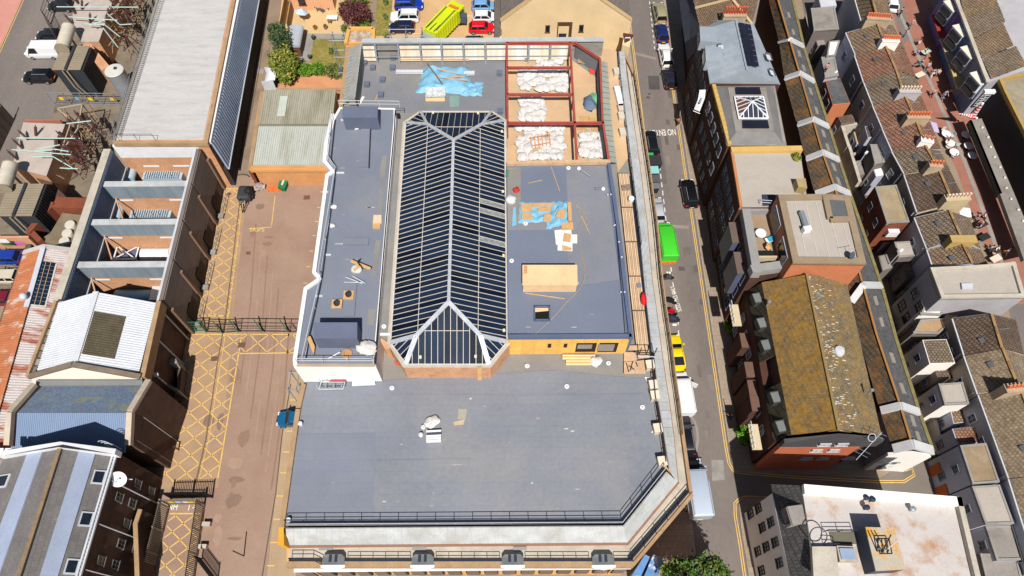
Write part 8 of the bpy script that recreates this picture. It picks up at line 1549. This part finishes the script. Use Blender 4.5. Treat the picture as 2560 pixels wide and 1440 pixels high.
def person(label,px,py,ang,ps,c1,c2,hc=(70,50,38),z=0,group=None):
    p=W(px,py,z+.9);t=thing('person',label,'person',(p.x,p.y,z+.02),group,radians(ang));q=POSE[ps];b=link('body',q[0],t,local=True)
    for n,me,c in (('shirt',q[1],c1),('trousers',q[2],c2),('hair',q[3],hc)):o=link(n,me,t,local=True);o.material_slots[0].link='OBJECT';o.material_slots[0].material=flat(*c,.9)
wh,bk,bl_,pk,gy,bg_=(230,228,226),(34,34,40),(90,130,180),(220,150,150),(140,140,146),(196,170,130)
person('person in a tan top and dark trousers crossing by the yellow lines',1697,304,160,1,(170,110,80),bk);person('person in dark clothes walking on the pavement beside the lichen roofed flats',1828,1040,40,1,bk,bk);person('person in pink on the rear roof terrace',2066,170,0,0,(226,120,190),bk,z=5.1)
for i,(x,y,a,ps,c1,c2,l) in enumerate(((2253,30,30,1,bk,bk,'person in black walking at the top of the red brick street'),(2281,58,200,1,pk,bl_,'person in pink and pale blue walking by the shop fronts'),(2264,84,90,0,(230,140,90),bl_,'person in an orange top near the house wall'),(2300,104,0,2,wh,bk,'person in white seated under the shop fronts, upper table'),(2296,128,120,2,bl_,bk,'person in pale blue seated at the upper table'),(2316,128,240,2,wh,gy,'person in a white top at the second table'),(2308,152,40,2,bk,bl_,'person in a black top at the second table'),(2320,166,10,1,(200,190,226),bk,'person in lilac standing beside the green bicycle'),(2333,182,200,1,bl_,wh,'person in pale blue and white walking away from the tables'),(2345,182,140,0,wh,bk,'person in white by the canopy shade'),(2334,232,30,1,pk,bk,'person in salmon walking in the open part of the red brick street'),(2362,236,200,1,gy,bl_,'person in grey walking beside the shaded shop'),(2374,232,200,1,bg_,bk,'person with a tan top next to the one in grey'),(2374,350,60,2,(200,100,80),bk,'person in rust red at the white oval tables'),(2447,538,100,2,bl_,bk,'person in blue at the upper dark table'),(2462,536,250,2,wh,bk,'person in white at the upper dark table'),(2452,564,60,2,bl_,bk,'person in mid blue at the middle table'),(2456,554,120,2,pk,gy,'person in pale pink at the middle table'),(2481,618,20,2,bl_,gy,'person in light blue at the lowest table'),(2494,620,200,2,wh,bk,'person in white at the lowest table'),(2484,634,330,2,bk,bk,'person in black at the lowest table'),(2520,628,60,1,wh,bg_,'person in a white shirt walking past the lowest table'))):person(l,x,y,a,ps,c1,c2,((70,50,38),(150,110,70),(30,28,28))[i%3])
def rtable(label,px,py,r=.5,c=(240,240,240),rect=None,group=None):
    p=W(px,py,.74);t=thing('cafe_table',label,'table',(p.x,p.y,0),group);m=M()
    if rect:m.box((p.x,p.y,.74),(*rect,.05),.45)
    else:m.lathe((p.x,p.y,.7),[(r,0),(r,.05),(r*.3,.06)],16)
    m.obj('top',flat(*c),t);m=M();m.tube((p.x,p.y,.02),(p.x,p.y,.7),.05,6);m.obj('pedestal',m_rail,t);m=M();m.lathe((p.x,p.y,.02),[(.26,0),(.24,.04)],10);m.obj('foot',m_rail,t)
for i,(x,y) in enumerate(((2366,334),(2376,357),(2386,380),(2416,336),(2422,364),(2432,388))):rtable('white oval cafe table, %s'%['topmost in the sun','middle one in the sun','lowest in the sun','topmost in the shade','middle one in the shade','lowest in the shade'][i],x,y,.62)
for i,(x,y,c) in enumerate(((2300,186,(226,214,190)),(2315,128,(180,196,176)),(2456,560,(50,48,50)),(2462,592,(44,42,44)),(2488,628,(60,54,50)),(2490,646,(226,206,190)))):rtable(['cream rectangular table below the bicycle','pale green square table under the shop fronts','dark table with people in blue','empty dark table in the sun','dark table with three people','pale pink bench table below the last group'][i],x,y,c=c,rect=(1.4,.8))
for i,(x,y,a) in enumerate(((2355,332,0),(2364,350,2),(2366,372,.5),(2388,366,3),(2380,394,4),(2376,344,5))):chair(x,y,a,'small %s cafe chair by the white oval tables'%['uppermost','second','third','right-hand','lowest','inner'][i],mats=flat(196,196,196))
t=thing('bicycle','pale green bicycle leaning by the tables in the red brick street','bicycle',W(2286,166,0));p=W(2286,166,.3)
for x in (-.5,.5):
    m=M();m.lathe((p.x+x,p.y,.33),[(.31,-.02),(.34,0),(.31,.02)],16,(.1,1,.2));m.obj('wheel',m_tyre,t)
for a,b in (((-.5,.33),(-.1,.75)),((-.1,.75),(.4,.8)),((-.1,.35),(.4,.8)),((.4,.85),(.5,.33)),((-.5,.33),(-.1,.35))):m=M();m.beam((p.x+a[0],p.y,a[1]),(p.x+b[0],p.y,b[1]),.04);m.obj('frame_tube',flat(130,170,150),t)
m=M();m.box((p.x-.12,p.y,.86),(.26,.14,.06));m.obj('saddle',m_black,t);m=M();m.tube((p.x+.38,p.y-.28,.95),(p.x+.38,p.y+.28,.95),.02,5);m.obj('handlebar',m_rail,t)
for i,(x,y,q) in enumerate(((2345,306,(1.0,2.0)),(2413,530,(1.6,1.6)))):p=W(x,y,2.3);t=thing('street_awning',['lilac folding board leaning in the red brick street','white square parasol by the house corner'][i],'awning',(p.x,p.y,0));m=M();m.plate([Vector((p.x+a*q[0]/2,p.y+b*q[1]/2,2.3 if i else 1.4)) for a,b in ((-1,-.7),(.7,-1),(1,.7),(-.7,1))],.06);m.obj('panel',m_whp if i else flat(190,180,216),t);m=M();m.tube((p.x,p.y,0),(p.x,p.y,2.25 if i else 1.35),.04,6);m.obj('pole',m_rail,t)
for i,(x,y,r_) in enumerate(((1822,818,.6),(1862,1075,.9),(1868,1095,.8),(2346,1152,.7),(1912,22,.9),(1990,392,.5))):plant('climbing_shrub',['small green shrub by the first balcony','green front garden shrub by the flats, upper one','green front garden shrub by the flats, lower one','green weed bush at the foot of the alley wall','tall green shrub behind the brown tiled house','weeds growing on the edge of the pale flat roof'][i],'shrub',x,y,[(0,0,r_*.8,r_,r_,r_*.7)],r_*1.4,900,.12,lf_grn if i != 5 else lf_yel,50+i,z0=11.4 if i==5 else 0)
print('objects',len(bpy.data.objects),'tris',sum(len(m.loop_triangles) or len(m.polygons) for m in bpy.data.meshes))
